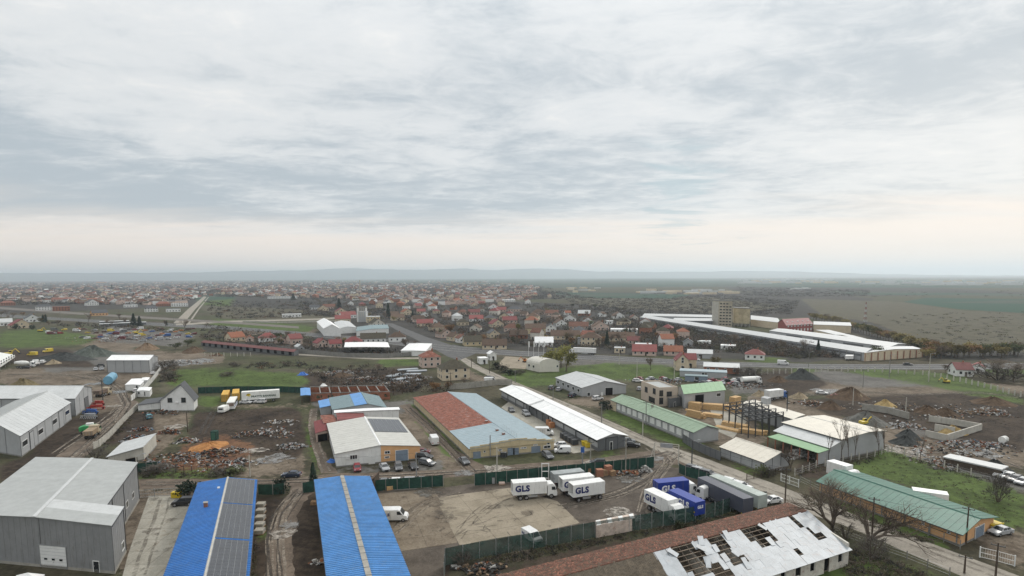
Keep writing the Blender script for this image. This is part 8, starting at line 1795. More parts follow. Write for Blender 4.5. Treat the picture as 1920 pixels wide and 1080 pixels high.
pallet('white crate rack leaning at the green fence by the bright blue roof', 718, 918, 1.0, TRIM_W, 5, 1.4); pallet('broken wooden pallets at the green fence by the bright blue roof', 730, 918, .8, WOOD_L, 30, 1.3); pallet('small pink sheet pack by the rear yard fence', 941, 908, .3, W_PINK, 5, 1.2); pallet('wooden crate on the muddy track beside the bright blue roof', 590, 945, .5, CRATE, 5, 1.3)
a = P(922, 906); r = thing('container_bin', 'grey mesh bin at the rear yard fence', 'bin', a); MB().box(-.7, -.6, .1, .7, .6, 1.5).build('body', STEEL, r); MB().box(-.75, -.65, 1.5, .75, .65, 1.6).build('rim', DSTEEL, r)
a = P(904, 907); r = thing('barrel', 'small dark barrel at the left end of the rear yard fence', 'barrel', a); MB().tube((0, 0, 0), (0, 0, 1.1), .4, 10).build('body', DSTEEL, r); MB().tube((0, 0, 1.1), (0, 0, 1.15), .35, 10).build('lid', STEEL, r)
for k, (x, y) in enumerate(((942, 857), (947, 857))):
 r = thing('oil_barrel', ('left' if k == 0 else 'right')+' black barrel before the yellow hall gate', 'barrel', P(x, y)); MB().tube((0, 0, 0), (0, 0, 1.3), .55, 10).build('body', DSTEEL, r); MB().tube((0, 0, 1.3), (0, 0, 1.35), .45, 10).build('lid', STEEL, r)
cyl_tank('steel_tank', 'small white tank among the stored goods on the right', (1878, 832), (1884, 830), .9, 1.1, BT)
house('long_shed', 'long low brown shed with pale sheet roof at the far side of the green meadow', 1826, 888, 96, 1.8, R_LIGHT, WOOD_D, 'flat', -18, depth=4, cat='shed', chim=False, nwin=0)
a = P(405, 833); r = thing('portable_toilet', 'dark green portable cabin standing in the scrap yard', 'portable toilet', P(403, 824)); MB().box(-.8, -.8, 0, .8, .8, 2.6).build('body', NETG, r); MB().box(-.6, -.84, .1, .6, -.8, 2.3).build('door', paint('green', PC['green']), r)
SCR = {'mix': [M('scrap_rust', (.17, .065, .035), .9, var=.4), M('scrap_grey', (.22, .22, .22), .6, var=.3), M('scrap_white', (.36, .35, .33), .7, var=.1), M('scrap_dark', (.03, .028, .025), .8), M('scrap_blue', (.08, .13, .18), .7), M('scrap_orange', (.21, .10, .05), .8, var=.3), M('scrap_wood', (.20, .14, .09), .9, var=.3)]}
def scrap(label, x, y, wpx, h, n=140, wts=(5, 4, 3, 6, 1, 1, 4), seed=0, dep=.6, sz=(.07, .42), name='scrap_heap', ang=0):
 rr = random.Random(seed); a = P(x, y); R_ = wpx*depth_at(x, y)/FPX/2; mb = MB()
 for _ in range(int(n*1.7)):
  th = rr.uniform(0, 6.28); q = rr.random()**.6*(1+.35*math.sin(th*3+seed)+.2*math.sin(th*5)); px_, py_ = math.cos(th)*q*R_, math.sin(th)*q*R_*dep; z = h*(1-q)*rr.random()
  s = rr.uniform(*sz); lx, ly, lz = s*rr.uniform(.3, 1.6), s*rr.uniform(.2, .8), s*rr.uniform(.05, .6); m3 = Matrix.Rotation(rr.uniform(0, 6.28), 3, 'Z') @ Matrix.Rotation(rr.uniform(-.6, .6), 3, 'X') @ Matrix.Rotation(rr.uniform(-.6, .6), 3, 'Y')
  i0 = len(mb.V); mat_ = rr.choices(range(7), wts)[0]
  for sx in (-1, 1):
   for sy in (-1, 1):
    for sz_ in (-1, 1): v = m3 @ Vector((sx*lx, sy*ly, sz_*lz*rr.uniform(.6, 1))); mb.V.append((px_+v.x, py_+v.y, max(0, z+lz+v.z)))
  for f in ((0, 1, 3, 2), (4, 6, 7, 5), (0, 4, 5, 1), (2, 3, 7, 6), (0, 2, 6, 4), (1, 5, 7, 3)): mb.F.append([i0+k for k in f]); mb.I.append(mat_)
 o = mb.build(name, SCR['mix'], kind='stuff'); o.location = (a.x, a.y, 0); o['label'] = label; return o
SC = [('orange and rusty scrap pile beside the lean-to shed', 310, 876, 50, 1.5, 220, (6, 3, 3, 4, 0, 4, 3), 1), ('scrap heap left of the sawdust', 350, 828, 46, 1.6, 200, (3, 5, 5, 4, 1, 1, 2), 2), ('rusty machinery heap above the sawdust', 318, 812, 44, 1.6, 160, (7, 3, 0, 6, 0, 1, 2), 3), ('dark scrap heap in the middle of the scrap yard', 402, 852, 62, 1.8, 240, (6, 2, 1, 8, 0, 2, 4), 4), ('white and grey scrap heap at the right of the scrap yard', 440, 846, 44, 1.4, 150, (2, 4, 8, 3, 0, 2, 3), 5),
      ('mixed scrap heap near the slim pale post', 450, 868, 50, 1.4, 220, (3, 5, 4, 7, 0, 1, 1), 6), ('rubble heap beside the two-rut lane', 548, 838, 56, 1.1, 240, (2, 5, 4, 6, 1, 0, 2), 7), ('tyre and metal junk along the concrete fence', 258, 822, 54, 1.3, 200, (5, 4, 2, 6, 1, 1, 2), 8), ('rusty parts at the fence below the white house', 268, 806, 40, 1.2, 120, (6, 3, 1, 5, 1, 1, 1), 9), ('dark iron row below the white house', 305, 774, 66, .9, 110, (3, 2, 0, 9, 0, 0, 1), 10),
      ('white debris lying on the mud field', 530, 792, 60, .5, 60, (1, 3, 8, 1, 0, 0, 2), 11), ('dump of white goods in the meadow scrapyard', 640, 700, 90, 1.6, 260, (3, 4, 9, 3, 2, 0, 3), 12), ('second row of the meadow dump', 690, 712, 90, 1.5, 260, (4, 3, 7, 4, 0, 1, 4), 13), ('sheet metal dump left of the pink house', 745, 722, 90, 2.0, 320, (3, 5, 6, 5, 0, 0, 5), 14), ('jumble of boards and sheets behind the yellow hall', 775, 708, 60, 1.6, 220, (3, 5, 6, 4, 0, 0, 5), 15),
      ('white bags and plastic in the open green lean-to', 1502, 856, 62, 2.6, 420, (0, 3, 12, 1, 0, 1, 2), 16), ('loose white plastic spilling out at the lean-to gate', 1450, 878, 30, 1.2, 120, (0, 3, 9, 2, 0, 1, 2), 17), ('rubble at the right of the muddy lot', 1850, 775, 90, 2.2, 300, (2, 3, 5, 2, 0, 1, 8), 18), ('timber rubble heap right of the pale sand heap', 1515, 757, 60, 1.4, 160, (3, 3, 5, 2, 0, 2, 6), 19), ('stored building goods row on the right', 1830, 836, 110, 1.6, 300, (4, 6, 5, 3, 2, 0, 2), 20),
      ('stones and rubble along the far meadow fence', 1790, 870, 110, 1.4, 260, (2, 5, 4, 3, 0, 1, 5), 21), ('white rubbish heap inside the corner of the truck yard', 1210, 884, 24, 1.6, 110, (0, 2, 12, 1, 0, 1, 0), 22), ('planks and boxes at the rear yard fence', 1176, 889, 50, .9, 110, (2, 2, 2, 4, 0, 3, 8), 23), ('burnt beams at the left foot of the ruined barn', 905, 1068, 90, .9, 180, (1, 2, 1, 9, 0, 0, 5), 24), ('wreck parts between mixers and gravel bank', 205, 640, 50, 1.4, 90, (3, 5, 6, 4, 1, 1, 1), 25),
      ('farmyard scrap beyond the green roofed hall', 1390, 724, 110, 1.5, 260, (3, 5, 4, 6, 1, 1, 1), 26), ('dumped material on the pale lot far left', 340, 680, 90, .8, 160, (1, 5, 7, 2, 0, 0, 2), 27), ('red machine parts at the end of the pale lot', 408, 667, 24, 1.6, 60, (1, 1, 0, 1, 0, 8, 0), 28), ('rubbish between the two blue roofs', 605, 1055, 40, .4, 40, (1, 3, 7, 2, 0, 0, 2), 29), ('stones between road and far wall blocks', 1690, 800, 90, .8, 160, (1, 7, 5, 2, 0, 0, 2), 30), ('junk rows in the vehicle scrapyard', 240, 634, 230, 1.8, 520, (8, 4, 6, 6, 2, 3, 1), 31), ('scrap beside the dumped cars', 1240, 716, 110, 1.3, 220, (3, 6, 5, 5, 1, 1, 1), 32), ('yard junk behind the white canopy roof', 690, 664, 130, 1.8, 260, (4, 3, 2, 9, 1, 0, 3), 33),
      ('rubble spread over the mud field right side', 500, 812, 110, .5, 260, (3, 5, 3, 6, 0, 1, 4), 41), ('rubble spread over the scrap yard', 350, 858, 150, .6, 320, (6, 4, 3, 6, 1, 2, 3), 42), ('rubble spread along the scrap yard fence', 262, 830, 60, .7, 160, (4, 4, 2, 6, 1, 1, 3), 43), ('debris on the lot in front of the mud field', 430, 872, 130, .35, 160, (2, 5, 5, 4, 0, 0, 3), 44), ('debris strewn over the muddy lot on the right', 1720, 770, 260, .5, 260, (1, 5, 4, 4, 0, 0, 5), 45), ('stones strewn between sand store and goods', 1780, 845, 220, .4, 260, (2, 6, 4, 4, 0, 0, 3), 46)]
for s in SC: scrap(s[0], s[1], s[2], s[3], s[4], s[5], s[6], s[7])
def cover(name, label, x, y, w, h, mat): 
 o = heap(name, label, x, y, w, h, mat, seed=int(x), n1=14, n2=5, rough=.6, cat='tarpaulin'); return o
cover('tarpaulin', 'bright blue tarpaulin heap beside the white wall of the half yellow hall', 622, 866, 18, 1.4, M('blue_tarp', (.03, .13, .42), .5, var=.2)); cover('tarpaulin', 'blue tarpaulin heap on the meadow dump', 568, 703, 18, 1.8, M('blue_tarp', (.03, .13, .42), .5)); cover('tarpaulin', 'white rounded cover behind the unfinished brick building', 606, 724, 16, 1.8, TRIM_W)
for k, (x, y) in enumerate(((768, 703), (780, 697), (764, 694), (752, 712), (770, 716), (742, 705))):
 a = P(x, y); r = thing('sheet_stack', f'pale metal sheets lying left of the pink house, {ordn(k)} stack', 'metal sheets', (a.x, a.y, 0), .2*k, 'sheet stacks left of the pink house'); 
 for j in range(3): MB().box(-5+j*.3, -2+.2*j, .3+j*.12, 5+j*.2, 2+.1*j, .38+j*.12).build('metal_sheet', SHEET, r)
 for s_ in (-4, 4): MB().box(s_-.1, -2, 0, s_+.1, 2, .29).build('bearer', WOOD_D, r)
# ---------------------------------------------------------------- trees and shrubs
BARK = M('bark', (.105, .083, .065), .95, var=.2); TWIG = M('bare_twigs', (.150, .116, .086), .95, var=.2, objvar=.2); TWIG2 = M('grey_brush_twigs', (.085, .074, .062), .95, var=.25, objvar=.2)
def leafmat(nm, c, v=.3): return M(nm, c, .9, var=v, scale=.5, objvar=.18, spec=.15)
L_OL = leafmat('olive_autumn_leaves', (.19, .155, .060)); L_YE = leafmat('yellow_green_leaves', (.20, .19, .05)); L_CO = leafmat('dark_conifer', (.018, .030, .020)); L_RU = leafmat('rusty_leaves', (.20, .115, .055)); L_GR = leafmat('dull_green_leaves', (.070, .080, .035)); L_BR = leafmat('brown_brush', (.080, .064, .050))
def limbs(mb, p, d, ln, r, lv, rr, ends, spread=.55, shrink=.7, kids=3):
 q = p+d*ln; mb.tube(p, q, r, 5 if lv > 2 else 3, 0, r2=r*.62)
 if lv == 0: ends.append((q, d)); return
 if lv <= 2: ends.append((p.lerp(q, .6), d))
 for k in range(kids if lv > 1 else 3):
  a = Vector((rr.gauss(0, 1), rr.gauss(0, 1), rr.gauss(0, .6))).normalized(); nd = (d+a*spread+Vector((0, 0, .10))).normalized()
  limbs(mb, p.lerp(q, rr.uniform(.65, 1.0)), nd, ln*rr.uniform(.6, .9)*shrink/.7, r*.6, lv-1, rr, ends, spread, shrink, kids)
def tri_cloud(pts, rr, size, per, spread):
 V_ = []; F_ = []
 for (p, d) in pts:
  for _ in range(per):
   c = p+Vector((rr.gauss(0, spread), rr.gauss(0, spread), rr.gauss(0, spread*.8))); u = Vector((rr.gauss(0, 1), rr.gauss(0, 1), rr.gauss(0, 1))).normalized(); v = u.orthogonal().normalized()
   s = size*rr.uniform(.6, 1.4); i = len(V_); V_ += [c-u*s*.5, c+u*s*.5, c+v*s*.7]; F_.append([i, i+1, i+2])
 return V_, F_
def twigs(pts, rr, ln, wd, per):
 V_ = []; F_ = []
 for (p, d) in pts:
  for _ in range(per):
   a = (d+Vector((rr.gauss(0, 1), rr.gauss(0, 1), rr.gauss(0, .8)))*.7).normalized(); l_ = ln*rr.uniform(.5, 1.3); s = a.orthogonal().normalized()*wd; c = p+Vector((rr.gauss(0, .15), rr.gauss(0, .15), rr.gauss(0, .15)))*ln
   i = len(V_); V_ += [c-s, c+s, c+a*l_]; F_.append([i, i+1, i+2])
 return V_, F_
def mk(name, V_, F_, mat):
 mb = MB(); mb.V = [tuple(v) for v in V_]; mb.F = F_; mb.I = [0]*len(F_); return mb.mesh(name, mat)
TP = {}
def proto(kind, seed):
 k = (kind, seed)
 if k in TP: return TP[k]
 rr = random.Random(seed*13+len(kind)); mb = MB(); ends = []
 if kind == 'bare':                    # broad bare walnut, 9 m
  for s in range(3): limbs(mb, Vector((0, 0, 0 if s == 0 else 1.4)), Vector((rr.gauss(0, .25), rr.gauss(0, .25), 1)).normalized() if s == 0 else Vector((rr.gauss(0, .7), rr.gauss(0, .7), .8)).normalized(), 2.6, .26, 4, rr, ends, .62, .72, 3)
  V_, F_ = twigs(ends, rr, 1.0, .013, 5); cm = TWIG
 elif kind == 'barefar':               # light version for the middle distance, 8 m
  limbs(mb, Vector((0, 0, 0)), Vector((0, 0, 1)), 2.6, .22, 3, rr, ends, .6, .72, 3); V_, F_ = twigs(ends, rr, 1.7, .06, 9); cm = TWIG
 elif kind == 'slim':                  # upright bare poplar, 9 m
  limbs(mb, Vector((0, 0, 0)), Vector((0, 0, 1)), 3.4, .12, 3, rr, ends, .25, .74, 3); V_, F_ = twigs(ends, rr, 1.1, .02, 6); cm = TWIG
 elif kind in ('olive', 'yellow', 'rusty', 'green'):   # leafy autumn tree, 8 m
  limbs(mb, Vector((0, 0, 0)), Vector((0, 0, 1)), 2.3, .22, 3, rr, ends, .62, .72, 3); V_, F_ = tri_cloud(ends, rr, .55, 14, .62); V2, F2 = twigs(ends, rr, 1.0, .03, 3); i = len(V_); V_ += V2; F_ += [[a+i for a in f] for f in F2]; cm = {'olive': L_OL, 'yellow': L_YE, 'rusty': L_RU, 'green': L_GR}[kind]
 elif kind == 'conifer':
  mb.tube((0, 0, 0), (0, 0, 8), .18, 6, 0, r2=.04); V_ = []; F_ = []
  for j in range(26):
   z = .8+j*.3; R_ = 2.1*(1-z/9)+.1
   for i in range(16):
    th = rr.uniform(0, 6.28); e = R_*rr.uniform(.6, 1.1); c = Vector((math.cos(th)*e*.5, math.sin(th)*e*.5, z)); t_ = Vector((math.cos(th)*e, math.sin(th)*e, z-.35*rr.random())); s = Vector((-math.sin(th), math.cos(th), 0))*.28
    q = len(V_); V_ += [c-s*.6+Vector((0, 0, .25)), c+s*.6+Vector((0, 0, .25)), t_+s, t_-s]; F_ += [[q, q+1, q+2, q+3]]
  cm = L_CO
 elif kind in ('bush', 'shrub', 'evergreen'):          # 2.5 m bush
  pts = []
  for _ in range(46):
   th = rr.uniform(0, 6.28); q = rr.random()**.5; z = rr.uniform(.2, 1.0); pts.append((Vector((math.cos(th)*q*1.5*(1.1-z*.5), math.sin(th)*q*1.5*(1.1-z*.5), z*2.1)), Vector((math.cos(th)*.5, math.sin(th)*.5, 1)).normalized()))
  for p, d in pts[:12]: mb.tube((p.x*.2, p.y*.2, 0), p, .035, 3)
  if kind == 'bush': V_, F_ = twigs(pts, rr, .9, .03, 9); cm = TWIG2
  else: V_, F_ = tri_cloud(pts, rr, .34, 9, .25); cm = L_GR if kind == 'shrub' else L_CO
 TP[k] = (mb.mesh('trunk', BARK), mk('crown', V_, F_, cm)); return TP[k]
HN = dict(bare=9.5, barefar=8.5, slim=9, olive=8, yellow=8, rusty=8, green=8, conifer=8.3, bush=2.6, shrub=2.4, evergreen=2.4)
NM = dict(bare='bare_tree', barefar='bare_tree', slim='slim_bare_tree', olive='autumn_tree', yellow='yellow_green_tree', rusty='rusty_tree', green='green_tree', conifer='conifer', bush='bare_bush', shrub='shrub', evergreen='evergreen_shrub')
def tree(kind, label, x, y, h, group=None, sx=1.0, seed=None):
 sd_ = seed if seed is not None else random.randrange(4); tm_, cm = proto(kind, sd_); a = P(x, y); s = h/HN[kind]
 r = thing(NM[kind], label, 'bush' if kind in ('bush', 'shrub', 'evergreen') else 'tree', (a.x, a.y, 0), random.uniform(0, 6.28), group); r.scale = (s*sx, s*sx, s)
 for nm, me in (('trunk' if HN[kind] > 3 else 'stems', tm_), ('crown', cm)):
  o = bpy.data.objects.new(nm, me); COL.objects.link(o); o.parent = r
 return r
T_ = [('bare', 'big bare walnut tree on the roadside, left of the pair beside the orange barn', 1560, 1000, 10.5, 1.25, 0), ('bare', 'big bare walnut tree on the roadside, right of the pair beside the orange barn', 1625, 1030, 10.5, 1.25, 1), ('bush', 'dense bare thicket under the right walnut tree', 1634, 1045, 4.0, 1.2, 0), ('bush', 'bare thicket under the left walnut tree', 1585, 1010, 3.4, 1.2, 1),
 ('bush', 'lone round bare bush on the green meadow', 1870, 941, 6.5, .55, 2), ('slim', 'leftmost slim bare tree before the cream roofed hall', 1553, 868, 8, 1, 0), ('slim', 'tall slim bare tree before the cream roofed hall wall', 1577, 866, 10, 1, 1), ('slim', 'slim bare tree right of the tall one at the hall wall', 1590, 864, 8, .9, 2), ('slim', 'fourth slim bare tree along the cream roofed hall wall', 1603, 861, 8, 1, 3), ('slim', 'slim bare tree near the right corner of the cream roofed hall', 1647, 853, 8.5, 1.2, 0), ('slim', 'bare tree at the start of the far meadow fence', 1725, 865, 6, 1.2, 1), ('slim', 'thin bare tree at the right corner of the cream roofed hall', 1657, 852, 7, 1, 2),
 ('bare', 'bare tree over the open lean-to gate', 1482, 880, 6, .9, 2), ('shrub', 'yellowish bush at the front corner of the street shed', 1428, 892, 2.8, 1, 1), ('bush', 'bare bush right of the street shed', 1441, 895, 2.6, 1, 0),
 ('conifer', 'dark young spruce left of the bright blue roof', 588, 918, 6, 1.1, 0), ('evergreen', 'dark evergreen bush behind the netting between the blue roofs', 527, 924, 3.4, .9, 0), ('evergreen', 'round dark evergreen behind the forecourt gate', 352, 930, 3.4, 1.1, 1),
 ('bush', 'bare bush left of the lamp post at the big grey hall', 178, 862, 3.4, 1.7, 2), ('bush', 'bare shrubs along the scrap yard front', 298, 886, 2.4, 2.4, 1), ('bush', 'bare shrub at the corner of the scrap yard entrance', 288, 892, 2.2, 1.8, 3), ('shrub', 'low green shrub at the right front of the scrap yard', 440, 888, 1.6, 2.6, 2), ('bush', 'bare shrub above the dirt street', 410, 890, 1.8, 2.6, 0),
 ('yellow', 'large yellow-green willow right of the tent hall', 1040, 693, 13, 1.15, 0), ('yellow', 'second yellow-green willow joined to the large one', 1062, 697, 12, 1.1, 1), ('yellow', 'yellow-green willow behind the large one', 1052, 690, 14, 1.1, 2), ('olive', 'small green tree between the pink and cream houses', 858, 690, 5, 1, 1), ('yellow', 'yellow tree in the middle village garden', 973, 622, 9, 1.1, 3),
 ('evergreen', 'dark evergreen shrub by the cabins near the junction', 932, 692, 4, 1.5, 0), ('evergreen', 'dark evergreen shrub at the edge of the paved tent apron', 946, 698, 3.4, 1.5, 2), ('evergreen', 'dark shrub row beside the street below the cabins', 958, 703, 2.6, 1.8, 1), ('bush', 'dark bare hedge at the meadow corner', 975, 702, 2.6, 2.2, 1),
 ('barefar', 'bare tree behind the cream villa on the meadow', 1220, 694, 7, 1, 1), ('olive', 'yellowish bare tree behind the polytunnel', 1340, 690, 8, .9, 2), ('green', 'green tree before the cream warehouse front', 1648, 673, 9, 1.1, 1), ('barefar', 'tall bare tree at the avenue entrance', 347, 620, 11, .8, 2), ('rusty', 'reddish bare tree on the dump left of the cream hipped house', 838, 733, 4.5, 1.4, 0), ('rusty', 'reddish bare tree behind the sheet stacks', 812, 735, 5, 1.4, 1), ('barefar', 'dark bare tree left of the pink house', 775, 732, 6, 1.3, 0), ('barefar', 'dark bare tree in the middle of the meadow dump', 738, 740, 5, 1.4, 3), ('barefar', 'bare tree left of the yellow hall', 755, 738, 5, 1.3, 1), ('barefar', 'bare tree before the cream hipped house', 872, 726, 5, 1, 2), ('barefar', 'pale bare tree in the meadow dump', 708, 700, 5.5, 1.3, 1),
 ('bush', 'bare thicket behind the panel shed', 310, 692, 5, 2.4, 2), ('bush', 'bare thicket at the meadow edge right of the panel shed', 318, 712, 4, 2.2, 0), ('bush', 'lone bush on the left meadow', 438, 688, 3, 1.4, 1), ('bush', 'low bare brush on the left meadow', 425, 705, 2, 3.5, 2), ('green', 'green tree mass behind the long dark red shed', 330, 655, 5, 2.0, 0), ('green', 'dark green tree at the right of the vehicle scrapyard', 352, 650, 6, 1.6, 1),
 ('evergreen', 'round shrub in front of the cream gabled house, left one', 30, 617, 5, 1.2, 0), ('evergreen', 'round shrub right of the cream gabled house', 60, 618, 5, 1.0, 1), ('conifer', 'tall dark conifer beyond the silo tower on the right', 728, 596, 17, 1.1, 1), ('conifer', 'tall dark conifer group left of the silo tower', 636, 580, 16, 1.5, 2), ('conifer', 'dark conifer standing near the main road left', 251, 611, 12, 1.5, 3), ('conifer', 'second dark conifer standing near the main road left', 262, 612, 10, 1.6, 0), ('conifer', 'dark conifer at the left edge of the main road', 81, 604, 8, 1.4, 1),
 ('conifer', 'far dark conifer on the left skyline', 44, 533, 22, 1, 1), ('conifer', 'far dark conifer pair member on the left skyline', 57, 533, 24, 1, 2), ('conifer', 'third far dark conifer on the left skyline', 63, 533, 20, 1, 3), ('conifer', 'far conifer in the middle of the left town', 210, 543, 22, 1, 0), ('conifer', 'far conifer right of the avenue head', 369, 541, 20, 1, 1), ('conifer', 'dark conifer in the garden of the brown pyramid roof', 1138, 648, 10, 1.1, 2), ('conifer', 'dark clump of conifers behind the white long building', 550, 563, 14, 2.2, 1),
 ('bush', 'bare roadside thicket right of the white house with red roof', 1870, 712, 7, 2.6, 0), ('barefar', 'large bare orchard tree at the right edge', 1900, 716, 10, 1.6, 2), ('barefar', 'bare orchard tree beside the white house with red roof', 1862, 700, 9, 1.6, 3), ('barefar', 'bare tree before the white house with red roof', 1772, 700, 5, 1.4, 1), ('bush', 'bare thicket between workshop and concrete fence', 1395, 704, 4, 2.6, 0), ('bush', 'second bare thicket between workshop and concrete fence', 1415, 702, 3.6, 2.6, 1),
 ('bush', 'bare brush between netting fence and ruined barn', 870, 1060, 2.2, 1.6, 2), ('shrub', 'green weeds on top of the netting fence foot', 1278, 990, 1.4, 1.8, 0), ('bush', 'bare brush left of the sheet metal gate', 1180, 776, 2.2, 1.8, 1), ('evergreen', 'dark shrub at the start of the green roofed barn', 1135, 767, 3, 1.5, 2)]
for (k, lab, x, y, h, sx, sd_) in T_: tree(k, lab, x, y, h, None, sx, sd_)
rr = random.Random(17); row = []
for k in range(46):
 t_ = k/45; x = 1520+t_*235; y = 598+t_**1.15*72+rr.uniform(-1, 1); row.append((x, y))
for k in range(30): row.append((rr.uniform(1752, 1915), rr.uniform(664, 672)))
for k in range(16): row.append((rr.uniform(1700, 1790), rr.uniform(655, 676)))
row.sort()
for i, (x, y) in enumerate(row):
 kd = rr.choice(['olive', 'olive', 'olive', 'barefar', 'rusty', 'olive', 'green']); tree(kd, f'{ {"olive": "olive brown", "barefar": "bare", "rusty": "rusty", "green": "greenish"}[kd] } tree in the autumn row behind the warehouses, {ordn(i)} from the left', x, y, rr.uniform(7, 10.5), 'autumn tree row behind the warehouses', 1.15)
rr = random.Random(29); VT = []
ZV = [[(560, 575), (1180, 575), (1330, 640), (1540, 660), (1560, 668), (1250, 660), (1000, 652), (860, 640), (700, 600)], [(380, 625), (700, 640), (790, 650), (700, 665), (560, 660), (400, 650)], [(0, 590), (330, 605), (320, 616), (0, 612)]]
while len(VT) < 150:
 x, y = rr.uniform(0, 1560), rr.uniform(575, 668)
 if any(inpoly(np.array([x]), np.array([y]), z)[0] for z in ZV): VT.append((x, y))
VT.sort()
for i, (x, y) in enumerate(VT):
 kd = rr.choice(['barefar', 'barefar', 'barefar', 'rusty', 'green', 'olive', 'conifer'] if rr.random() < .5 else ['barefar']); tree(kd, f'{ {"olive": "olive brown", "barefar": "bare grey", "rusty": "rusty brown", "green": "dull green", "conifer": "dark pointed"}[kd] } garden tree of the village, {ordn(i)} from the left', x, y, rr.uniform(5, 9), 'garden trees of the village', 1.1)

def clumps(name, label, polys, n, size, mats_w, seed, ypow=1.0, per=46, flat=.75, fl=.36):
 r_ = np.random.default_rng(seed); xs, ys = [], []
 allx = [q[0] for pl in polys for q in pl]; ally = [q[1] for pl in polys for q in pl]
 while len(xs) < n:
  x = r_.uniform(min(allx), max(allx), 4000); y = min(ally)+(max(ally)-min(ally))*r_.random(4000)**ypow; ok = np.zeros(4000, bool)
  for pl in polys: ok |= inpoly(x, y, pl)
  xs += list(x[ok]); ys += list(y[ok])
 xs, ys = xs[:n], ys[:n]; C_ = np.array([tuple(P(x, y)) for x, y in zip(xs, ys)]); D_ = np.hypot(C_[:, 0], C_[:, 1])
 R_ = size*r_.uniform(.5, 1.4, n)*np.clip(D_/450, 1, 4.5)**.55; H_ = size*r_.uniform(.5, 1.3, n)*np.clip(D_/450, 1, 3)**.3*flat*1.3
 u = r_.normal(size=(n, per, 3)); u /= np.linalg.norm(u, axis=2, keepdims=True); u[:, :, 2] = np.abs(u[:, :, 2]); rad = r_.uniform(.45, 1.05, (n, per, 1)); lump = 1+.3*np.sin(u[:, :, :1]*5+r_.uniform(0, 6, (n, 1, 1)))
 c = u*rad*lump; c[:, :, 0] *= R_[:, None]; c[:, :, 1] *= R_[:, None]; c[:, :, 2] *= H_[:, None]; c += C_[:, None, :]
 s = (R_*fl)[:, None, None]*r_.uniform(.5, 1.3, (n, per, 1)); a = r_.normal(size=(n, per, 3)); a /= np.linalg.norm(a, axis=2, keepdims=True); b_ = np.cross(a, r_.normal(size=(n, per, 3))); b_ /= np.linalg.norm(b_, axis=2, keepdims=True)
 V_ = np.stack([c-a*s*.5, c+a*s*.5, c+b_*s*.75], 2).reshape(-1, 3); V_[:, 2] = np.maximum(V_[:, 2], .02); F_ = np.arange(len(V_)).reshape(-1, 3)
 mi = np.repeat(r_.choice(len(mats_w), n, p=np.array([w for _, w in mats_w])/sum(w for _, w in mats_w)), per)
 o = fastmesh(name, V_, [F_], [m_ for m_, _ in mats_w], matidx=mi, kind='stuff'); o['label'] = label; return o
BRW = M('brush_brown', (.100, .080, .062), .95, var=.25, scale=.05); BGR = M('brush_grey', (.080, .075, .070), .95, var=.25, scale=.05); BDK = M('brush_dark', (.038, .037, .034), .95, var=.3, scale=.05); BOL = M('brush_olive', (.085, .080, .042), .95, var=.25, scale=.05); BRU = M('brush_rust', (.12, .075, .048), .95, var=.2, scale=.05)
MW = [(BRW, 4), (BGR, 4), (BDK, 3), (BOL, 2), (BRU, 1)]
clumps('village_scrub', 'bare gardens and scrub between the village houses', [[(560, 562), (860, 562), (1180, 580), (1340, 618), (1560, 652), (1600, 672), (1250, 660), (1000, 650), (860, 640), (740, 600), (560, 590)]], 3000, 2.5, MW, 1, per=50, fl=.28)
clumps('warehouse_scrub', 'dense bare thicket below the long warehouse wing', [[(1180, 592), (1220, 606), (1400, 632), (1600, 668), (1500, 672), (1300, 650), (1180, 620)]], 1000, 3.3, [(BRW, 5), (BGR, 5), (BDK, 2), (BOL, 2), (BRU, 2)], 2, per=60, fl=.24)
clumps('town_scrub', 'hazy mass of trees and gardens in the far town', [[(0, 524), (500, 524), (900, 528), (1020, 538), (1100, 560), (860, 566), (620, 562), (380, 556), (330, 572), (0, 572)]], 6500, 3.6, [(BRW, 3), (BGR, 5), (BDK, 6), (BOL, 1)], 3, 1.3, per=24, fl=.3)
clumps('far_scrub', 'dark scrubland on the plain beyond the concrete tower', [[(1040, 556), (1200, 560), (1360, 552), (1500, 565), (1480, 590), (1330, 592), (1180, 590), (1100, 580)], [(1380, 538), (1640, 544), (1620, 556), (1400, 556)]], 2600, 2.6, [(BGR, 5), (BRW, 2), (BDK, 2)], 4, per=34, flat=.35, fl=.24)
clumps('right_scrub', 'scattered dark bushes over the straw coloured plain on the right', [[(1640, 590), (1920, 585), (1920, 640), (1760, 640)], [(1200, 545), (1920, 545), (1920, 556), (1200, 556)], [(1840, 596), (1925, 600), (1925, 624), (1880, 618)]], 210, 2.2, [(BGR, 5), (BOL, 4)], 5, per=40, flat=.4, fl=.22)
clumps('meadow_brush', 'low brown brush around the meadow dump', [[(560, 690), (700, 685), (790, 705), (840, 735), (700, 735), (600, 715)], [(290, 680), (330, 680), (330, 720), (300, 715)], [(430, 684), (560, 680), (600, 690), (450, 692)]], 420, 1.5, [(BRW, 4), (BDK, 4), (BRU, 1)], 6, per=36)
clumps('roadside_brush', 'tall bare brush along the main road and village edge', [[(380, 608), (560, 632), (720, 650), (780, 660), (690, 668), (560, 655), (380, 640)], [(100, 604), (340, 618), (330, 624), (90, 612)], [(380, 566), (620, 566), (640, 595), (400, 598)]], 900, 2.2, MW, 7, per=30)
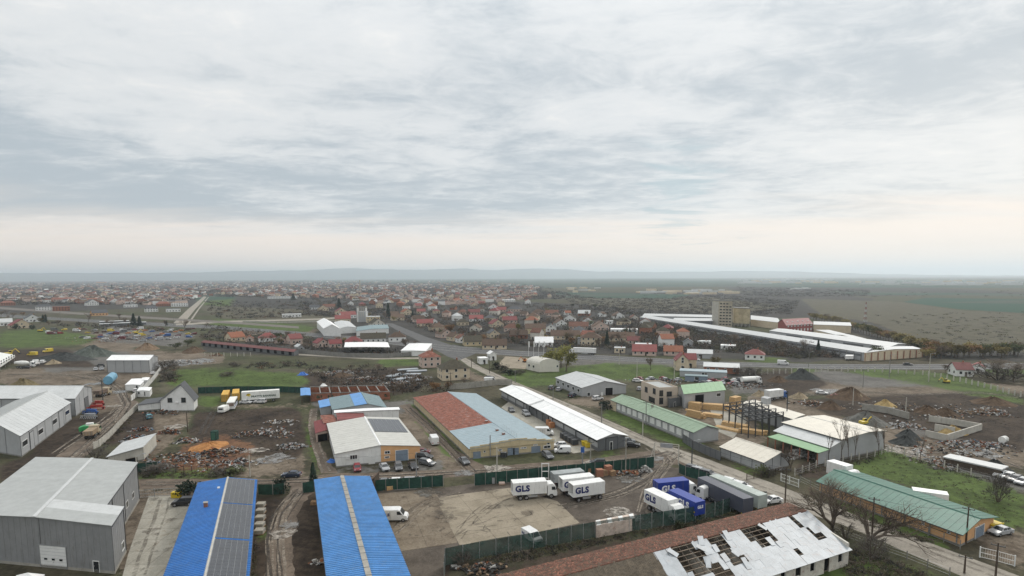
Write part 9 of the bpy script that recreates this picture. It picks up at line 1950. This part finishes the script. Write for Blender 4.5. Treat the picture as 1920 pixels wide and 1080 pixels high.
clumps('verge_weeds', 'tangled dry weeds along fences and yard edges', [[(900, 1048), (1280, 983), (1400, 955), (1400, 962), (1180, 1010), (940, 1060)], [(1480, 1000), (1640, 1040), (1760, 1085), (1600, 1085)], [(1490, 880), (1660, 855), (1662, 862), (1500, 892)], [(1670, 850), (1880, 905), (1880, 912), (1670, 856)], [(240, 766), (262, 775), (200, 840), (170, 850)], [(470, 930), (486, 930), (478, 1085), (466, 1085)], [(255, 884), (420, 888), (440, 896), (255, 897)], [(1500, 925), (1560, 945), (1760, 1020), (1690, 1010), (1520, 945)]], 1500, .55, [(BRW, 4), (BDK, 3), (BOL, 4)], 8, per=30)
clumps('field_tufts', 'coarse tufts on the rough grass and mud', [[(370, 768), (575, 765), (575, 880), (300, 885)], [(1575, 872), (1672, 850), (1925, 925), (1925, 998), (1740, 930)], [(1480, 745), (1925, 735), (1925, 800), (1600, 790)], [(330, 690), (790, 690), (780, 735), (320, 730)], [(0, 620), (180, 625), (180, 690), (0, 690)], [(940, 700), (1290, 685), (1300, 712), (1000, 726)]], 1600, .38, [(BRW, 3), (BOL, 6), (BDK, 2)], 9, per=22, flat=.6)
def ridge(name, label, dist, prof, mat, thick=2500, snow=None):
 """prof: list of (photo x, photo y of the crest); the range stands as a solid body at its distance"""
 mb = MB(); V_ = []; n = 160; xs = [prof[0][0]+(prof[-1][0]-prof[0][0])*i/n for i in range(n+1)]; rr = random.Random(5); ph_ = [rr.uniform(0, 6.28) for _ in range(5)]
 for i, x in enumerate(xs):
  for (x0, y0), (x1, y1) in zip(prof[:-1], prof[1:]):
   if x0 <= x <= x1: y = y0+(y1-y0)*(x-x0)/(x1-x0); break
  y += .35*math.sin(x*.06+ph_[0])+.25*math.sin(x*.13+ph_[1])+.15*math.sin(x*.31+ph_[2]); d = ray(x, y); k = dist/math.hypot(d.x, d.y); z = max(5, CAM_H+d.z*k)
  dd = Vector((d.x, d.y)).normalized()
  for (q, zz_) in ((-thick, 0), (-thick*.4, z*.55), (0, z), (thick*.6, z*.6), (thick, 0)): w = dd*(dist+q); V_.append((w.x, w.y, zz_))
 mb.V = V_
 for i in range(n):
  for j in range(4): mb.F.append([i*5+j, (i+1)*5+j, (i+1)*5+j+1, i*5+j+1]); mb.I.append(0)
 o = mb.build(name, mat, kind='structure'); o['label'] = label; return o
HILL = M('hill_forest', (.06, .075, .06), .95, var=.15, scale=.001)
ridge('hills', 'long low hazy hills along the horizon', 16500, [(-300, 513), (100, 512), (350, 511), (480, 508), (560, 507), (660, 502.5), (740, 506), (800, 505.5), (870, 503.5), (930, 507), (1000, 503), (1060, 505), (1120, 509), (1240, 510), (1330, 509), (1420, 508), (1520, 510), (1650, 514), (1800, 516), (2200, 519)], HILL)
ridge('mountains', 'faint snow capped peak behind the hills in the centre', 17800, [(940, 511), (990, 503.5), (1020, 501.5), (1045, 502), (1070, 505), (1110, 510)], M('mountain_snow', (.75, .72, .70), .9, var=.1, scale=.001), thick=1200)

# ---------------------------------------------------------------- haze
hm, nt, b_, pos = newmat('haze'); nt.nodes.remove(b_); out = [n for n in nt.nodes if n.type == 'OUTPUT_MATERIAL'][0]
vp = nt.nodes.new('ShaderNodeVolumePrincipled'); vp.inputs['Color'].default_value = (.84, .93, 1.0, 1); vp.inputs['Density'].default_value = .000105; vp.inputs['Anisotropy'].default_value = .55; nt.links.new(vp.outputs[0], out.inputs['Volume'])
o = MB().box(-30000, -30000, -1.5, 30000, 30000, 318).build('haze', hm, kind='stuff'); o['label'] = 'pale blue air haze thickening towards the horizon'
